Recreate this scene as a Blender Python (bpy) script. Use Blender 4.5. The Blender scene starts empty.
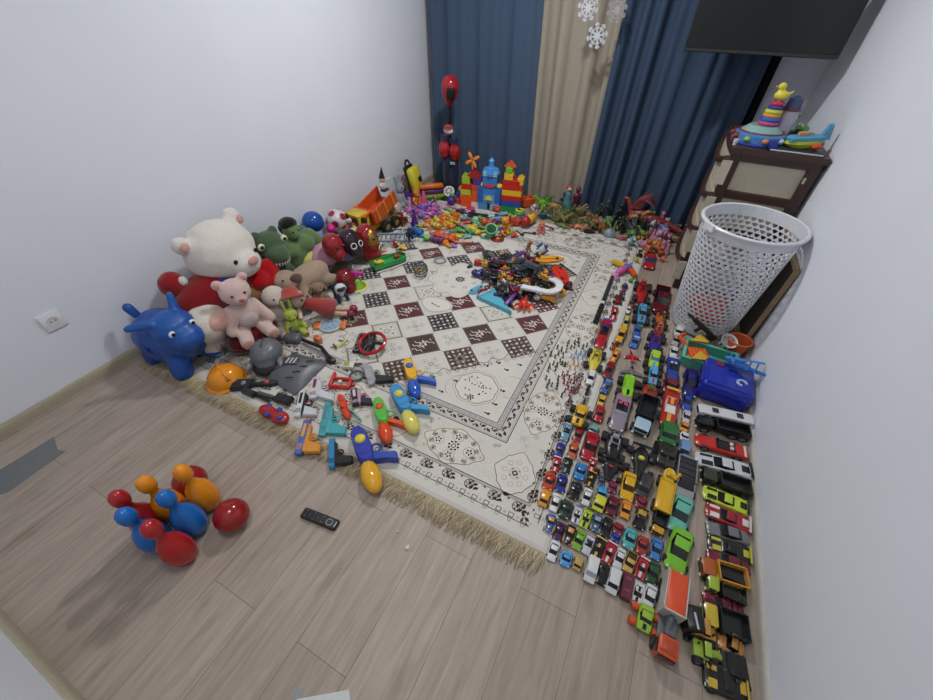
import bpy, math, random
from mathutils import Vector, Matrix, Euler, noise
PI = math.pi; sin = math.sin; cos = math.cos
random.seed(7)
COL = bpy.context.scene.collection

# ---------- materials (procedural, node based) ----------
def lin(h):
    h = h.lstrip('#')
    c = [int(h[i:i+2], 16)/255 for i in (0, 2, 4)]
    return tuple(x/12.92 if x <= .04045 else ((x+.055)/1.055)**2.4 for x in c) + (1,)
MATS = {}
FIN = dict(plastic=(.38, .10, 60, .0), gloss=(.16, .05, 30, .0), paint=(.24, .06, 40, .0), plush=(1., .22, 160, .5), fabric=(.95, .18, 220, .3),
           rubber=(.7, .12, 80, .1), matte=(.8, .12, 90, .0), metal=(.3, .08, 60, .0), skin=(.55, .08, 40, .0), glass=(.08, .03, 20, .0), wood=(.45, .2, 30, .05))
def mat(h, fin='plastic'):
    k = (h, fin)
    if k in MATS: return MATS[k]
    r, var, sc, bump = FIN[fin]
    m = bpy.data.materials.new(fin + '_' + h.lstrip('#')); m.use_nodes = True
    n = m.node_tree.nodes; l = m.node_tree.links; b = n['Principled BSDF']
    tc = n.new('ShaderNodeTexCoord'); nz = n.new('ShaderNodeTexNoise'); nz.inputs['Scale'].default_value = sc
    l.new(tc.outputs['Object'], nz.inputs['Vector'])
    mx = n.new('ShaderNodeMix'); mx.data_type = 'RGBA'
    c = lin(h); mx.inputs['A'].default_value = tuple(x*(1-var) for x in c[:3]) + (1,)
    mx.inputs['B'].default_value = tuple(min(1, x*(1+var)) for x in c[:3]) + (1,)
    l.new(nz.outputs['Fac'], mx.inputs['Factor']); l.new(mx.outputs['Result'], b.inputs['Base Color'])
    b.inputs['Roughness'].default_value = r
    if fin == 'metal': b.inputs['Metallic'].default_value = .8
    if fin in ('plush', 'fabric'):
        b.inputs['Sheen Weight'].default_value = .35; b.inputs['Sheen Roughness'].default_value = .5
        b.inputs['Specular IOR Level'].default_value = .1
    if bump:
        bp = n.new('ShaderNodeBump'); bp.inputs['Strength'].default_value = bump; bp.inputs['Distance'].default_value = .004
        l.new(nz.outputs['Fac'], bp.inputs['Height']); l.new(bp.outputs['Normal'], b.inputs['Normal'])
    MATS[k] = m
    return m
def clear(h, alpha=.35):
    k = (h, 'clear', alpha)
    if k in MATS: return MATS[k]
    m = mat(h, 'glass').copy(); m.name = 'clear_' + h.lstrip('#')
    b = m.node_tree.nodes['Principled BSDF']; b.inputs['Alpha'].default_value = alpha; b.inputs['Roughness'].default_value = .1
    MATS[k] = m
    return m

# ---------- mesh builder ----------
def rotm(r): return Euler(r).to_matrix() if not isinstance(r, Matrix) else r
class MB:
    def __init__(s): s.v = []; s.f = []; s.m = []; s.mi = 0
    def mat(s, i): s.mi = i; return s
    def add(s, vs, fs):
        o = len(s.v); s.v += [tuple(v) for v in vs]
        for f in fs: s.f.append(tuple(i+o for i in f)); s.m.append(s.mi)
        return s
    def grid(s, rows, closed_u=False, cap=False):
        n = len(rows[0]); o = len(s.v)
        for r in rows: s.v += [tuple(p) for p in r]
        for i in range(len(rows)-1):
            for j in range(n if closed_u else n-1):
                k = (j+1) % n
                s.f.append((o+i*n+j, o+i*n+k, o+(i+1)*n+k, o+(i+1)*n+j)); s.m.append(s.mi)
        if cap:
            s.f.append(tuple(o+j for j in range(n))[::-1]); s.m.append(s.mi)
            s.f.append(tuple(o+(len(rows)-1)*n+j for j in range(n))); s.m.append(s.mi)
        return s
    def ell(s, c, r, rot=(0,0,0), n=14, box=None):
        """ellipsoid; with box=half sizes it is a rounded box of corner radius r"""
        if not hasattr(r, '__len__'): r = (r, r, r)
        R = rotm(rot); c = Vector(c); k = max(3, n//2); rows = []
        if box: k = 5 if n > 8 else 3; n = 8 if n <= 8 else 12
        for i in range(k+1):
            a = PI*(i+.0)/k - PI/2
            row = []
            for j in range(n):
                b = 2*PI*(j+.5)/n
                d = Vector((cos(a)*cos(b), cos(a)*sin(b), sin(a)))
                p = Vector((d.x*r[0], d.y*r[1], d.z*r[2]))
                if box:
                    if abs(d.z) > .999: p.x = p.y = 0
                    p += Vector([math.copysign(max(0, box[q]-r[q]), d[q]) for q in range(3)])
                    if abs(d.z) > .999:
                        p = Vector((math.copysign(box[0]-r[0], cos(b)), math.copysign(box[1]-r[1], sin(b)), p.z))
                row.append(c + R @ p)
            rows.append(row)
        return s.grid(rows, True, bool(box))
    def rbox(s, c, size, r=None, rot=(0,0,0), n=8):
        h = [x/2 for x in size]
        if r is None: r = min(h)*.35
        r = min(r, min(h)*.98)
        return s.ell(c, r, rot, n, h)
    def box(s, c, size, rot=(0,0,0)):
        R = rotm(rot); c = Vector(c); x, y, z = [q/2 for q in size]
        v = [c + R @ Vector((a*x, b*y, d*z)) for a in (-1,1) for b in (-1,1) for d in (-1,1)]
        return s.add(v, [(0,1,3,2),(4,6,7,5),(0,4,5,1),(2,3,7,6),(0,2,6,4),(1,5,7,3)])
    def tube(s, pts, r, n=8, closed=False):
        pts = [Vector(p) for p in pts]; m = len(pts); rows = []
        rr = r if hasattr(r, '__len__') else [r]*m
        up = None
        for i, p in enumerate(pts):
            if closed: t = pts[(i+1) % m] - pts[i-1]
            else: t = pts[min(i+1, m-1)] - pts[max(i-1, 0)]
            t = t.normalized() if t.length > 1e-9 else Vector((0,0,1))
            if up is None: up = Vector((0,0,1)) if abs(t.z) < .9 else Vector((1,0,0))
            a = up.cross(t)
            if a.length < 1e-6: a = Vector((0,1,0)).cross(t)
            a.normalize(); b = t.cross(a); up = b
            rows.append([p + (a*cos(2*PI*j/n) + b*sin(2*PI*j/n))*rr[i] for j in range(n)])
        if closed: rows.append(rows[0]); return s.grid(rows, True)
        return s.grid(rows, True, True)
    def cyl(s, a, b, r1, r2=None, n=12): return s.tube([a, b], [r1, r1 if r2 is None else r2], n)
    def capsule(s, a, b, r1, r2=None, n=10):
        a = Vector(a); b = Vector(b); r2 = r1 if r2 is None else r2; t = (b-a); L = t.length or 1e-6; t = t/L
        pts = []; rr = []
        for q in range(4): th = PI/2*(q+.15)/4; pts.append(a - t*r1*cos(th)); rr.append(r1*sin(th))
        for q in range(5): th = PI/2*q/4; pts.append(b + t*r2*sin(th)); rr.append(max(r2*cos(th), r2*.1))
        return s.tube(pts, rr, n)
    def lathe(s, prof, c=(0,0,0), rot=(0,0,0), n=16, cap=False):
        R = rotm(rot); c = Vector(c)
        return s.grid([[c + R @ Vector((r*cos(2*PI*j/n), r*sin(2*PI*j/n), z)) for j in range(n)] for r, z in prof], True, cap)
    def torus(s, c, R, r, rot=(0,0,0), n=24, k=8, arc=1.):
        M = rotm(rot); c = Vector(c); m = int(n*arc)
        pts = [c + M @ Vector((R*cos(2*PI*i/n), R*sin(2*PI*i/n), 0)) for i in range(m + (1 if arc < 1 else 0))]
        return s.tube(pts, r, k, closed=(arc >= 1))
    def prism(s, poly, h, c=(0,0,0), rot=(0,0,0)):
        """polygon (x,y) extruded from z=0 to h"""
        R = rotm(rot); c = Vector(c); n = len(poly)
        v = [c + R @ Vector((x, y, 0)) for x, y in poly] + [c + R @ Vector((x, y, h)) for x, y in poly]
        return s.add(v, [tuple(range(n))[::-1], tuple(range(n, 2*n))] + [(i, (i+1) % n, n+(i+1) % n, n+i) for i in range(n)])
    def flat(s, poly, z): return s.add([(x, y, z) for x, y in poly], [tuple(range(len(poly)))])
    def mesh(s, name, ang=40):
        me = bpy.data.meshes.new(name); me.from_pydata(s.v, [], s.f)
        me.polygons.foreach_set('material_index', s.m)
        me.polygons.foreach_set('use_smooth', [ang > 0]*len(s.f))
        if ang and ang < 180: me.set_sharp_from_angle(angle=math.radians(ang))
        me.update(); return me
    def build(s, name, mats, parent=None, loc=None, ang=40, rot=None):
        o = bpy.data.objects.new(name, s.mesh(name, ang))
        for m in (mats if isinstance(mats, (list, tuple)) else [mats]): o.data.materials.append(m)
        COL.objects.link(o)
        if parent: o.parent = parent
        if loc is not None: o.location = loc
        if rot is not None: o.rotation_euler = rot
        return o
def tag(o, label=None, cat=None, group=None, kind=None):
    if label: o['label'] = label
    if cat: o['category'] = cat
    if group: o['group'] = group
    if kind: o['kind'] = kind
    return o
def thing(name, label, cat, loc=(0,0,0), rz=0, group=None, rot=None, sc=None):
    o = bpy.data.objects.new(name, None); o.empty_display_size = .02; COL.objects.link(o)
    o.location = loc; o.rotation_euler = rot or (0, 0, rz)
    if sc: o.scale = (sc,)*3
    return tag(o, label, cat, group)
def bake(mb, name, voxel, smooth=3, ang=180):
    """soft body: overlapping volumes fused into one continuous skin"""
    me = mb.mesh(name, 180); o = bpy.data.objects.new(name, me); COL.objects.link(o)
    r = o.modifiers.new('r', 'REMESH'); r.mode = 'VOXEL'; r.voxel_size = voxel; r.use_smooth_shade = True
    if smooth:
        q = o.modifiers.new('s', 'SMOOTH'); q.iterations = smooth; q.factor = .6
    dg = bpy.context.evaluated_depsgraph_get(); dg.update()
    nm = bpy.data.meshes.new_from_object(o.evaluated_get(dg)); nm.name = name
    bpy.data.objects.remove(o); bpy.data.meshes.remove(me)
    nm.materials.clear(); nm.polygons.foreach_set('material_index', [0]*len(nm.polygons))
    return nm
def soft(mb, name, m, parent=None, voxel=.01, smooth=4, loc=None, rot=None):
    me = bake(mb, name, voxel, smooth); me.materials.append(m)
    o = bpy.data.objects.new(name, me); COL.objects.link(o)
    if parent: o.parent = parent
    if loc is not None: o.location = loc
    if rot is not None: o.rotation_euler = rot
    return o
def stroke(a, b, w):
    a = Vector(a); b = Vector(b); d = (b-a).normalized(); n = Vector((-d.y, d.x))*w/2
    return [a-n, b-n, b+n, a+n]

# ---------- room shell ----------
XL, XR, YF, YB, ZC = -2.34, .742, -.39, 3.95, 2.65
def struct(mb, name, m, ang=0): return tag(mb.build(name, m, ang=ang), kind='structure')
def nodes_mat(name):
    m = bpy.data.materials.new(name); m.use_nodes = True
    return m, m.node_tree.nodes, m.node_tree.links, m.node_tree.nodes['Principled BSDF']
def floor_mat():
    m, n, l, b = nodes_mat('laminate_planks')
    tc = n.new('ShaderNodeTexCoord'); mp = n.new('ShaderNodeMapping'); mp.inputs['Rotation'].default_value = (0, 0, PI/2)
    l.new(tc.outputs['Object'], mp.inputs['Vector'])
    br = n.new('ShaderNodeTexBrick'); br.inputs['Scale'].default_value = 1; br.inputs['Brick Width'].default_value = 1.25
    br.inputs['Row Height'].default_value = .192; br.inputs['Mortar Size'].default_value = .0012; br.inputs['Mortar Smooth'].default_value = .3
    br.offset = .37; br.inputs['Color1'].default_value = lin('#9b8f83'); br.inputs['Color2'].default_value = lin('#a99d91'); br.inputs['Mortar'].default_value = lin('#74685e')
    l.new(mp.outputs['Vector'], br.inputs['Vector'])
    m2 = n.new('ShaderNodeMapping'); m2.inputs['Scale'].default_value = (22, 1.6, 1)
    l.new(tc.outputs['Object'], m2.inputs['Vector'])
    nz = n.new('ShaderNodeTexNoise'); nz.inputs['Scale'].default_value = 2.2; nz.inputs['Detail'].default_value = 8; nz.inputs['Roughness'].default_value = .65; nz.inputs['Distortion'].default_value = .6
    l.new(m2.outputs['Vector'], nz.inputs['Vector'])
    cr = n.new('ShaderNodeValToRGB'); cr.color_ramp.elements[0].position = .28; cr.color_ramp.elements[0].color = (.62, .60, .58, 1)
    cr.color_ramp.elements[1].position = .68; cr.color_ramp.elements[1].color = (1.12, 1.1, 1.1, 1)
    l.new(nz.outputs['Fac'], cr.inputs['Fac'])
    mx = n.new('ShaderNodeMix'); mx.data_type = 'RGBA'; mx.blend_type = 'MULTIPLY'; mx.inputs['Factor'].default_value = .85
    l.new(br.outputs['Color'], mx.inputs['A']); l.new(cr.outputs['Color'], mx.inputs['B'])
    # knots and dark smudges
    m3 = n.new('ShaderNodeMapping'); m3.inputs['Scale'].default_value = (3.4, .9, 1); l.new(tc.outputs['Object'], m3.inputs['Vector'])
    nk = n.new('ShaderNodeTexNoise'); nk.inputs['Scale'].default_value = 3.; nk.inputs['Detail'].default_value = 5; l.new(m3.outputs['Vector'], nk.inputs['Vector'])
    ck = n.new('ShaderNodeValToRGB'); ck.color_ramp.elements[0].position = .60; ck.color_ramp.elements[0].color = (1, 1, 1, 1)
    ck.color_ramp.elements[1].position = .78; ck.color_ramp.elements[1].color = (.62, .58, .54, 1); l.new(nk.outputs['Fac'], ck.inputs['Fac'])
    my = n.new('ShaderNodeMix'); my.data_type = 'RGBA'; my.blend_type = 'MULTIPLY'; my.inputs['Factor'].default_value = 1
    l.new(mx.outputs['Result'], my.inputs['A']); l.new(ck.outputs['Color'], my.inputs['B'])
    l.new(my.outputs['Result'], b.inputs['Base Color']); b.inputs['Roughness'].default_value = .5
    bp = n.new('ShaderNodeBump'); bp.inputs['Strength'].default_value = .15; bp.inputs['Distance'].default_value = .002
    l.new(br.outputs['Fac'], bp.inputs['Height']); bp.invert = True; l.new(bp.outputs['Normal'], b.inputs['Normal'])
    return m
def wall_mat(name, h):
    m, n, l, b = nodes_mat(name)
    tc = n.new('ShaderNodeTexCoord'); nz = n.new('ShaderNodeTexNoise'); nz.inputs['Scale'].default_value = 3; nz.inputs['Detail'].default_value = 6
    l.new(tc.outputs['Object'], nz.inputs['Vector'])
    mx = n.new('ShaderNodeMix'); mx.data_type = 'RGBA'; c = lin(h)
    mx.inputs['A'].default_value = tuple(x*.96 for x in c[:3]) + (1,); mx.inputs['B'].default_value = tuple(min(1, x*1.03) for x in c[:3]) + (1,)
    l.new(nz.outputs['Fac'], mx.inputs['Factor']); l.new(mx.outputs['Result'], b.inputs['Base Color']); b.inputs['Roughness'].default_value = .75
    return m
WALL = wall_mat('painted_plaster', '#e0e5ee'); CEIL = wall_mat('ceiling_paint', '#e8e8e6')
BASEB = mat('#a29b86', 'matte')
t = .1
struct(MB().box(((XL+XR)/2, (YF+YB)/2, -.05), (XR-XL+.4, YB-YF+.4, .1)), 'floor', floor_mat())
struct(MB().box(((XL+XR)/2, (YF+YB)/2, ZC+.05), (XR-XL+.4, YB-YF+.4, .1)), 'ceiling', CEIL)
struct(MB().box((XL-t/2, (YF+YB)/2, ZC/2), (t, YB-YF+.2, ZC)), 'wall_left', WALL)
struct(MB().box((XR+t/2, (YF+YB)/2, ZC/2), (t, YB-YF+.2, ZC)), 'wall_right', WALL)
struct(MB().box(((XL+XR)/2, YB+t/2, ZC/2), (XR-XL, t, ZC)), 'wall_back', WALL)
struct(MB().box(((XL+XR)/2, YF-t/2, ZC/2), (XR-XL, t, ZC)), 'wall_front', WALL)
def bboard(name, a, b, nx, ny, k=1, m=None):
    # moulded profile swept from a to b, n = direction into the room
    prof = [(d*min(1, k*1.3), z*k) for d, z in [(0, 0), (.015, 0), (.015, .036), (.011, .046), (.005, .052), (0, .053)]]
    rows = [[(p[0]+nx*d, p[1]+ny*d, z) for d, z in prof] for p in (a, b)]
    struct(MB().grid(rows, True, True), name, m or BASEB, 30)
bboard('baseboard_left', (XL, YF), (XL, YB), 1, 0); bboard('baseboard_right', (XR, YF), (XR, YB), -1, 0, .6, mat('#b4b2a9', 'matte'))
bboard('baseboard_back', (XL+.015, YB), (XR-.015, YB), 0, -1); bboard('baseboard_front', (XL+.015, YF), (XR-.015, YF), 0, 1)

# ---------- camera and light ----------
cam = bpy.data.cameras.new('camera'); co = bpy.data.objects.new('camera', cam); COL.objects.link(co)
cam.sensor_width = 36; cam.lens = 381.16/933*36; cam.clip_start = .02
R3 = Matrix(((0.89258344, -0.31424129, 0.32333762), (0.45069576, 0.601203, -0.6598699), (0.01296682, 0.73471584, 0.67825106)))
co.matrix_world = Matrix.Translation((0, 0, 1.5)) @ R3.to_4x4()
bpy.context.scene.camera = co
LX, LY, LZ = -.95, 2.35, 2.5
lamp = thing('ceiling_lamp', 'round white ceiling lamp fixed above the rug', 'lamp', (LX, LY, ZC))
MB().lathe([(.0, 0), (.10, 0), (.10, -.03), (.0, -.03)]).build('base', mat('#eeeeee'), lamp)
gl = bpy.data.materials.new('lit_bulb_or_fill'); gl.use_nodes = True
bs = gl.node_tree.nodes['Principled BSDF']; bs.inputs['Emission Color'].default_value = (1, .97, .93, 1); bs.inputs['Emission Strength'].default_value = 30
MB().ell((0, 0, -.06), (.04, .04, .035)).build('bulb', gl, lamp)
ld = bpy.data.lights.new('room_light', 'AREA'); ld.shape = 'DISK'; ld.size = .16; ld.energy = 36; ld.color = (1, .985, .97)
lo = bpy.data.objects.new('room_light', ld); COL.objects.link(lo); lo.location = (LX, LY, LZ+.04)
hl = thing('ceiling_lamp', 'round white fill light added above the front of the room', 'lamp', (-.6, .35, ZC))  # added fill: glowing disc and area light that even out the floor brightness
MB().lathe([(.0, 0), (.16, 0), (.18, -.03), (.0, -.045)], n=24).build('diffuser', gl, hl)
l2 = bpy.data.lights.new('front_fill', 'AREA'); l2.shape = 'DISK'; l2.size = .9; l2.energy = 4; l2.color = (1, .98, .96)  # added soft fill for the front floor, not a lamp of the room
lo2 = bpy.data.objects.new('front_fill', l2); COL.objects.link(lo2); lo2.location = (-.6, .35, LZ+.08)
W = bpy.data.worlds.new('world'); bpy.context.scene.world = W; W.use_nodes = True
W.node_tree.nodes['Background'].inputs[0].default_value = (.6, .7, .9, 1); W.node_tree.nodes['Background'].inputs[1].default_value = .0
sc = bpy.context.scene
sc.view_settings.view_transform = 'Standard'; sc.view_settings.look = 'None'; sc.view_settings.gamma = 1; sc.view_settings.exposure = 0.0
sc.view_settings.use_curve_mapping = False
sc.cycles.max_bounces = 8

# ---------- curtains ----------
def curtain(name, label, x0, x1, Y, folds, amp, m, seed, zt=2.5, hem=.015, x0b=None, x1b=None, group=None):
    rnd = random.Random(seed); N = 140; K = 14; fr = []; bk = []
    x0b = x0 if x0b is None else x0b; x1b = x1 if x1b is None else x1b
    ph = [(rnd.uniform(.6, 1.6)*folds, rnd.uniform(0, 6.28), rnd.uniform(.3, 1)) for _ in range(4)]
    for i in range(K+1):
        v = i/K; z = zt + (hem-zt)*v; r1 = []
        for j in range(N+1):
            u = j/N; xa = x0+(x1-x0)*u; xb = x0b+(x1b-x0b)*u; x = xa+(xb-xa)*v
            d = sum(a*sin(2*PI*f*u + p + .9*v*sin(p*3)) for f, p, a in ph)/2.2
            d = math.copysign(abs(d)**.75, d)
            r1.append((x, Y + amp*(.7+.5*v)*d, z + (.008*sin(7*u*folds/3+seed) if i == K else 0)))
        fr.append(r1); bk.append([(a, b+.006, c) for a, b, c in r1])
    mb = MB(); mb.grid(fr); mb.grid([r[::-1] for r in bk])
    mb.grid([fr[-1], bk[-1]]); mb.grid([[r[0] for r in bk], [r[0] for r in fr]]); mb.grid([[r[-1] for r in fr], [r[-1] for r in bk]])
    return tag(mb.build(name, m, ang=180), label, 'curtain', group)
def cloth(h):
    m = mat(h, 'fabric').copy(); m.node_tree.nodes['Principled BSDF'].inputs['Sheen Weight'].default_value = 0; return m
curtain('curtain', 'blue fabric curtain hanging at the left, behind the block towers', -2.235, -1.27, 3.74, 5.5, .045, cloth('#45566c'), 3, x1b=-1.2)
curtain('curtain', 'beige fabric curtain hanging between the two blue curtains', -1.36, -.5, 3.80, 3.5, .045, cloth('#9a9386'), 8, x0b=-1.25, x1b=-.55)
curtain('curtain', 'wide blue fabric curtain hanging at the right, behind the television', -.62, .40, 3.72, 6.5, .045, cloth('#3c4c62'), 14, x0b=-.64, x1b=.36)
curtain('curtain', 'narrow black curtain edge showing right of the wide blue curtain', .30, .47, 3.82, 2, .02, cloth('#14161c'), 21, x0b=.27, x1b=.43)
rail = thing('curtain_rail', 'white curtain rail fixed high on the back wall', 'curtain rail', (0, 3.76, 2.53))
MB().cyl((-2.28, 0, 0), (.52, 0, 0), .014).build('rod', mat('#e8e8e8'), rail)
for x in (-2.2, -.9, .45):
    MB().box((x, .09, 0), (.02, .2, .02)).build('bracket', mat('#d8d8d8', 'metal'), rail)

# ---------- rug ----------
def rug():
    x0, x1, y0, y1, T = -2.225, .045, .603, 3.31, .008
    rnd = random.Random(5)
    COLS = ['#c9c6be', '#aeaba9', '#4b3733', '#2c282b', '#55292d', '#74785e', '#92805f', '#cfcbc2', '#8f8b86', '#bdbab3']
    CR, GR, BR, BK, MA, OL, TN, WH, LG, BG = range(10)
    root = thing('patterned_rug', 'large cream patterned rug with diamond tiles and brown flower border', 'rug', (0, 0, 0))
    mb = MB(); mb.mat(CR).box(((x0+x1)/2, (y0+y1)/2, T/2), (x1-x0, y1-y0, T))
    e = .0003
    def Z(k): return T + e*k
    def rect(a, b, c, d, k, m): mb.mat(m).flat([(a, c), (b, c), (b, d), (a, d)], Z(k))
    def frame(ix, iy, w, k, m):
        a, b, c, d = x0+ix, x1-ix, y0+iy, y1-iy
        rect(a, b, c, c+w, k, m); rect(a, b, d-w, d, k, m); rect(a, a+w, c+w, d-w, k, m); rect(b-w, b, c+w, d-w, k, m)
    def poly(c, pts, k, m): mb.mat(m).flat([(c[0]+p[0], c[1]+p[1]) for p in pts], Z(k))
    def circ(r, n=8, a0=0, sx=1, sy=1): return [(r*sx*cos(2*PI*i/n+a0), r*sy*sin(2*PI*i/n+a0)) for i in range(n)]
    def outline(c, pts, w, k, m):
        n = len(pts); mb.mat(m)
        C = [Vector((c[0]+p[0], c[1]+p[1])) for p in pts]
        cen = sum(C, Vector((0, 0)))/n
        v = [(p.x, p.y, Z(k)) for p in C] + [(*(p+(cen-p).normalized()*w), Z(k)) for p in C]
        mb.add(v, [(i, (i+1) % n, n+(i+1) % n, n+i) for i in range(n)])
    def ring(c, r, w, k, m, n=10): outline(c, circ(r, n), w, k, m)
    def line(a, b, w, k, m): mb.mat(m).flat(stroke(a, b, w), Z(k))
    def petal(c, r0, r1, w, a, k, m):
        d = (cos(a), sin(a)); q = (-d[1], d[0])
        poly(c, [(d[0]*r0, d[1]*r0), (d[0]*(r0+r1)/2+q[0]*w, d[1]*(r0+r1)/2+q[1]*w), (d[0]*r1, d[1]*r1), (d[0]*(r0+r1)/2-q[0]*w, d[1]*(r0+r1)/2-q[1]*w)], k, m)
    def flower(c, r, n, k, m, a0=0, m2=None):
        for i in range(n): petal(c, r*.25, r, r*.26, a0+2*PI*i/n, k, m)
        if m2 is not None: poly(c, circ(r*.25, 6), k, m2)
    # plain margin, row of little squares, dark dashed line, brown flower band, grey double lines
    frame(0, 0, .018, 1, BG)
    def border_run(a, b, horiz, out, s):
        n = int(abs(b-a)/.0535)
        for i in range(n):
            t = a+(b-a)*(i+.5)/n
            P = lambda u, o: (t+u, out+s*o) if horiz else (out+s*o, t+u)
            cx, cy = P(0, .077)
            outline((cx, cy), [(-.011, -.009), (.011, -.009), (.011, .009), (-.011, .009)], .0035, 2, BK)
            ring(P(.0267, .077), .005, .002, 2, LG, 6)
            line(P(-.026, .064), P(.026, .064), .003, 2, BK)
            ring(P(0, .057), .008, .0025, 2, LG, 8)
            q = (cx, cy)
            # brown leaves and pale blossoms in the band
            if i % 2 == 0:
                for (u, o, r) in ((-.03, .108, .013), (-.018, .127, .012), (-.042, .125, .010), (-.006, .112, .009), (-.05, .103, .007)): petal(P(u, o), -r, r, r*.6, rnd.uniform(0, 3), 3, BR)
            else:
                cc = P(.01, .118)
                flower(cc, .02, 6, 3, LG, 0, BR); ring(cc, .022, .003, 4, BR, 8)
                petal(P(.04, .11), -.012, .012, .006, 1, 3, BR)
            petal(P(.02, .135), -.008, .008, .004, rnd.uniform(0, 3), 3, BR)
    border_run(x0+.09, x1-.09, True, y0, 1); border_run(x0+.09, x1-.09, True, y1, -1)
    border_run(y0+.09, y1-.09, False, x0, 1); border_run(y0+.09, y1-.09, False, x1, -1)
    frame(.112, .140, .012, 2, GR); frame(.112, .1385, .003, 3, LG); frame(.122, .151, .003, 3, BK)
    # inner border
    ix, iy = .31, .372
    frame(ix, iy, .004, 2, BK); frame(ix+.008, iy+.008, .003, 2, LG)
    frame(ix+.055, iy+.055, .026, 2, GR); frame(ix+.053, iy+.053, .003, 3, BK); frame(ix+.082, iy+.082, .003, 3, BK); frame(ix+.014, iy+.014, .040, 1, BG)
    def inner_run(a, b, horiz, out, s):
        n = int(abs(b-a)/.03)
        for i in range(n):
            t = a+(b-a)*(i+.5)/n
            P = lambda u, o: (t+u, out+s*o) if horiz else (out+s*o, t+u)
            d = 1 if i % 2 else -1
            petal(P(0, .034+.006*d), -.016, .016, .008, (.6*d if horiz else PI/2-.6*d), 3, BR)
            petal(P(.014, .034-.009*d), -.008, .008, .005, 1.5*d, 3, MA if i % 3 else BR)
            outline(P(0, .068), circ(.009, 6), .002, 4, LG)
    inner_run(x0+ix+.03, x1-ix-.03, True, y0+iy, 1); inner_run(x0+ix+.03, x1-ix-.03, True, y1-iy, -1)
    inner_run(y0+iy+.03, y1-iy-.03, False, x0+ix, 1); inner_run(y0+iy+.03, y1-iy-.03, False, x1-ix, -1)
    def small_med(c):
        pts = []
        for i in range(48):
            a = 2*PI*i/48; r = .082*(1+.16*abs(cos(2*a))**2 - .10*abs(sin(4*a)))
            pts.append((r*cos(a), r*1.2*sin(a)))
        poly(c, pts, 2, WH); outline(c, pts, .0035, 3, OL)
        for i in range(8): ring((c[0]+.048*cos(i*PI/4), c[1]+.055*sin(i*PI/4)), .012, .0018, 3, LG, 7)
        ring(c, .03, .006, 3, BG, 8); poly(c, circ(.016, 4), 4, BK); poly(c, circ(.007, 4), 5, WH)
        for i in range(4): petal(c, .017, .026, .006, i*PI/2+PI/4, 4, OL)
    def big_med(c, hor):
        sx, sy = (1.25, .8) if hor else (.82, 1.25)
        pts = []
        for i in range(72):
            a = 2*PI*i/72; r = .108*(.92+.16*abs(cos(2*a)) + .06*cos(8*a)) 
            pts.append((r*sx*cos(a), r*sy*sin(a)))
        poly(c, pts, 2, WH); outline(c, pts, .004, 3, TN)
        outline(c, [(x*.8, y*.8) for x, y in pts], .002, 3, BG)
        ring(c, .012, .004, 4, BK, 8)
        for i in range(8): poly(c, [(.022*cos(i*PI/4)+u, .022*sin(i*PI/4)+v) for u, v in circ(.006, 5)], 4, BK)
        for i in range(4):
            a = i*PI/2; cc = (c[0]+.063*sx*cos(a), c[1]+.063*sy*sin(a))
            flower(cc, .018, 5, 4, BK if i % 2 == 0 or hor else BR, a, WH); ring(cc, .028, .002, 4, TN, 9)
        for i in range(12):
            a = 2*PI*(i+.5)/12; cc = (c[0]+.088*sx*cos(a), c[1]+.088*sy*sin(a)); petal(cc, -.012, .012, .007, a+.8, 4, OL if i % 2 else TN); ring(cc, .013, .002, 5, BR, 7)
    for i, y in enumerate((.853, 1.227, 1.6, 1.964, 2.33, 2.703, 3.062)):
        for x in (x1-.222, x0+.222): (small_med if i % 2 == 0 else lambda c: big_med(c, False))((x, y))
    for i, x in enumerate((-.176, -.475, -.78, -1.09, -1.40, -1.705, -2.0)):
        if 0 < i < 6:
            for y in (y0+.25, y1-.25): (small_med if i % 2 == 0 else lambda c: big_med(c, True))((x, y))
    # scattered outline blossoms and vines on the wide border
    def free_border(x, y):
        dx = min(x-x0, x1-x); dy = min(y-y0, y1-y)
        return (dx > .14 and dy > .17) and (dx < ix-.02 or dy < iy-.02)
    meds = [(x, y) for y in (.853, 1.227, 1.6, 1.964, 2.33, 2.703, 3.062) for x in (x1-.222, x0+.222)] + [(x, y0+.25) for x in (-.475, -.78, -1.09, -1.40, -1.705)]
    cnt = 0
    while cnt < 420:
        x = rnd.uniform(x0, x1); y = rnd.uniform(y0, y1)
        if not free_border(x, y) or any((x-a)**2/.017+(y-b)**2/.02 < 1 for a, b in meds): continue
        cnt += 1; r = rnd.uniform(.007, .012)
        if cnt % 3: 
            for i in range(5): ring((x+r*cos(i*1.256), y+r*sin(i*1.256)), r*.5, .0015, 2, LG if cnt % 2 else BG, 5)
            poly((x, y), circ(.003, 5), 3, BR if cnt % 4 == 0 else OL)
        else:
            a = rnd.uniform(0, 6.3); p = (x, y)
            for s_ in range(5):
                a += .5; q = (p[0]+.012*cos(a), p[1]+.012*sin(a)); line(p, q, .0015, 2, BG); p = q
    # ---- inner field : diamond tiles ----
    fx0, fx1, fy0, fy1 = x0+ix+.085, x1-ix-.085, y0+iy+.085, y1-iy-.085
    cor = [(fx1, fy0), (fx0, fy0), (fx1, fy1), (fx0, fy1)]
    def in_corner(x, y, g=0):
        for a, b in cor:
            u = abs(x-a)/.62; v = abs(y-b)/.60
            if u+v < 1+g and u < 1 and v < 1: return True
        return False
    dark = {(0, 0): BK, (1, 0): BR, (-1, 0): MA, (-2, 0): BK, (-2, 1): MA, (-1, -1): OL, (0, 1): MA, (2, 1): MA, (1, 1): OL, (0, -1): BR, (1, 2): BK, (2, 2): MA, (-1, 1): LG}
    hx, hy = .118, .112
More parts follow.
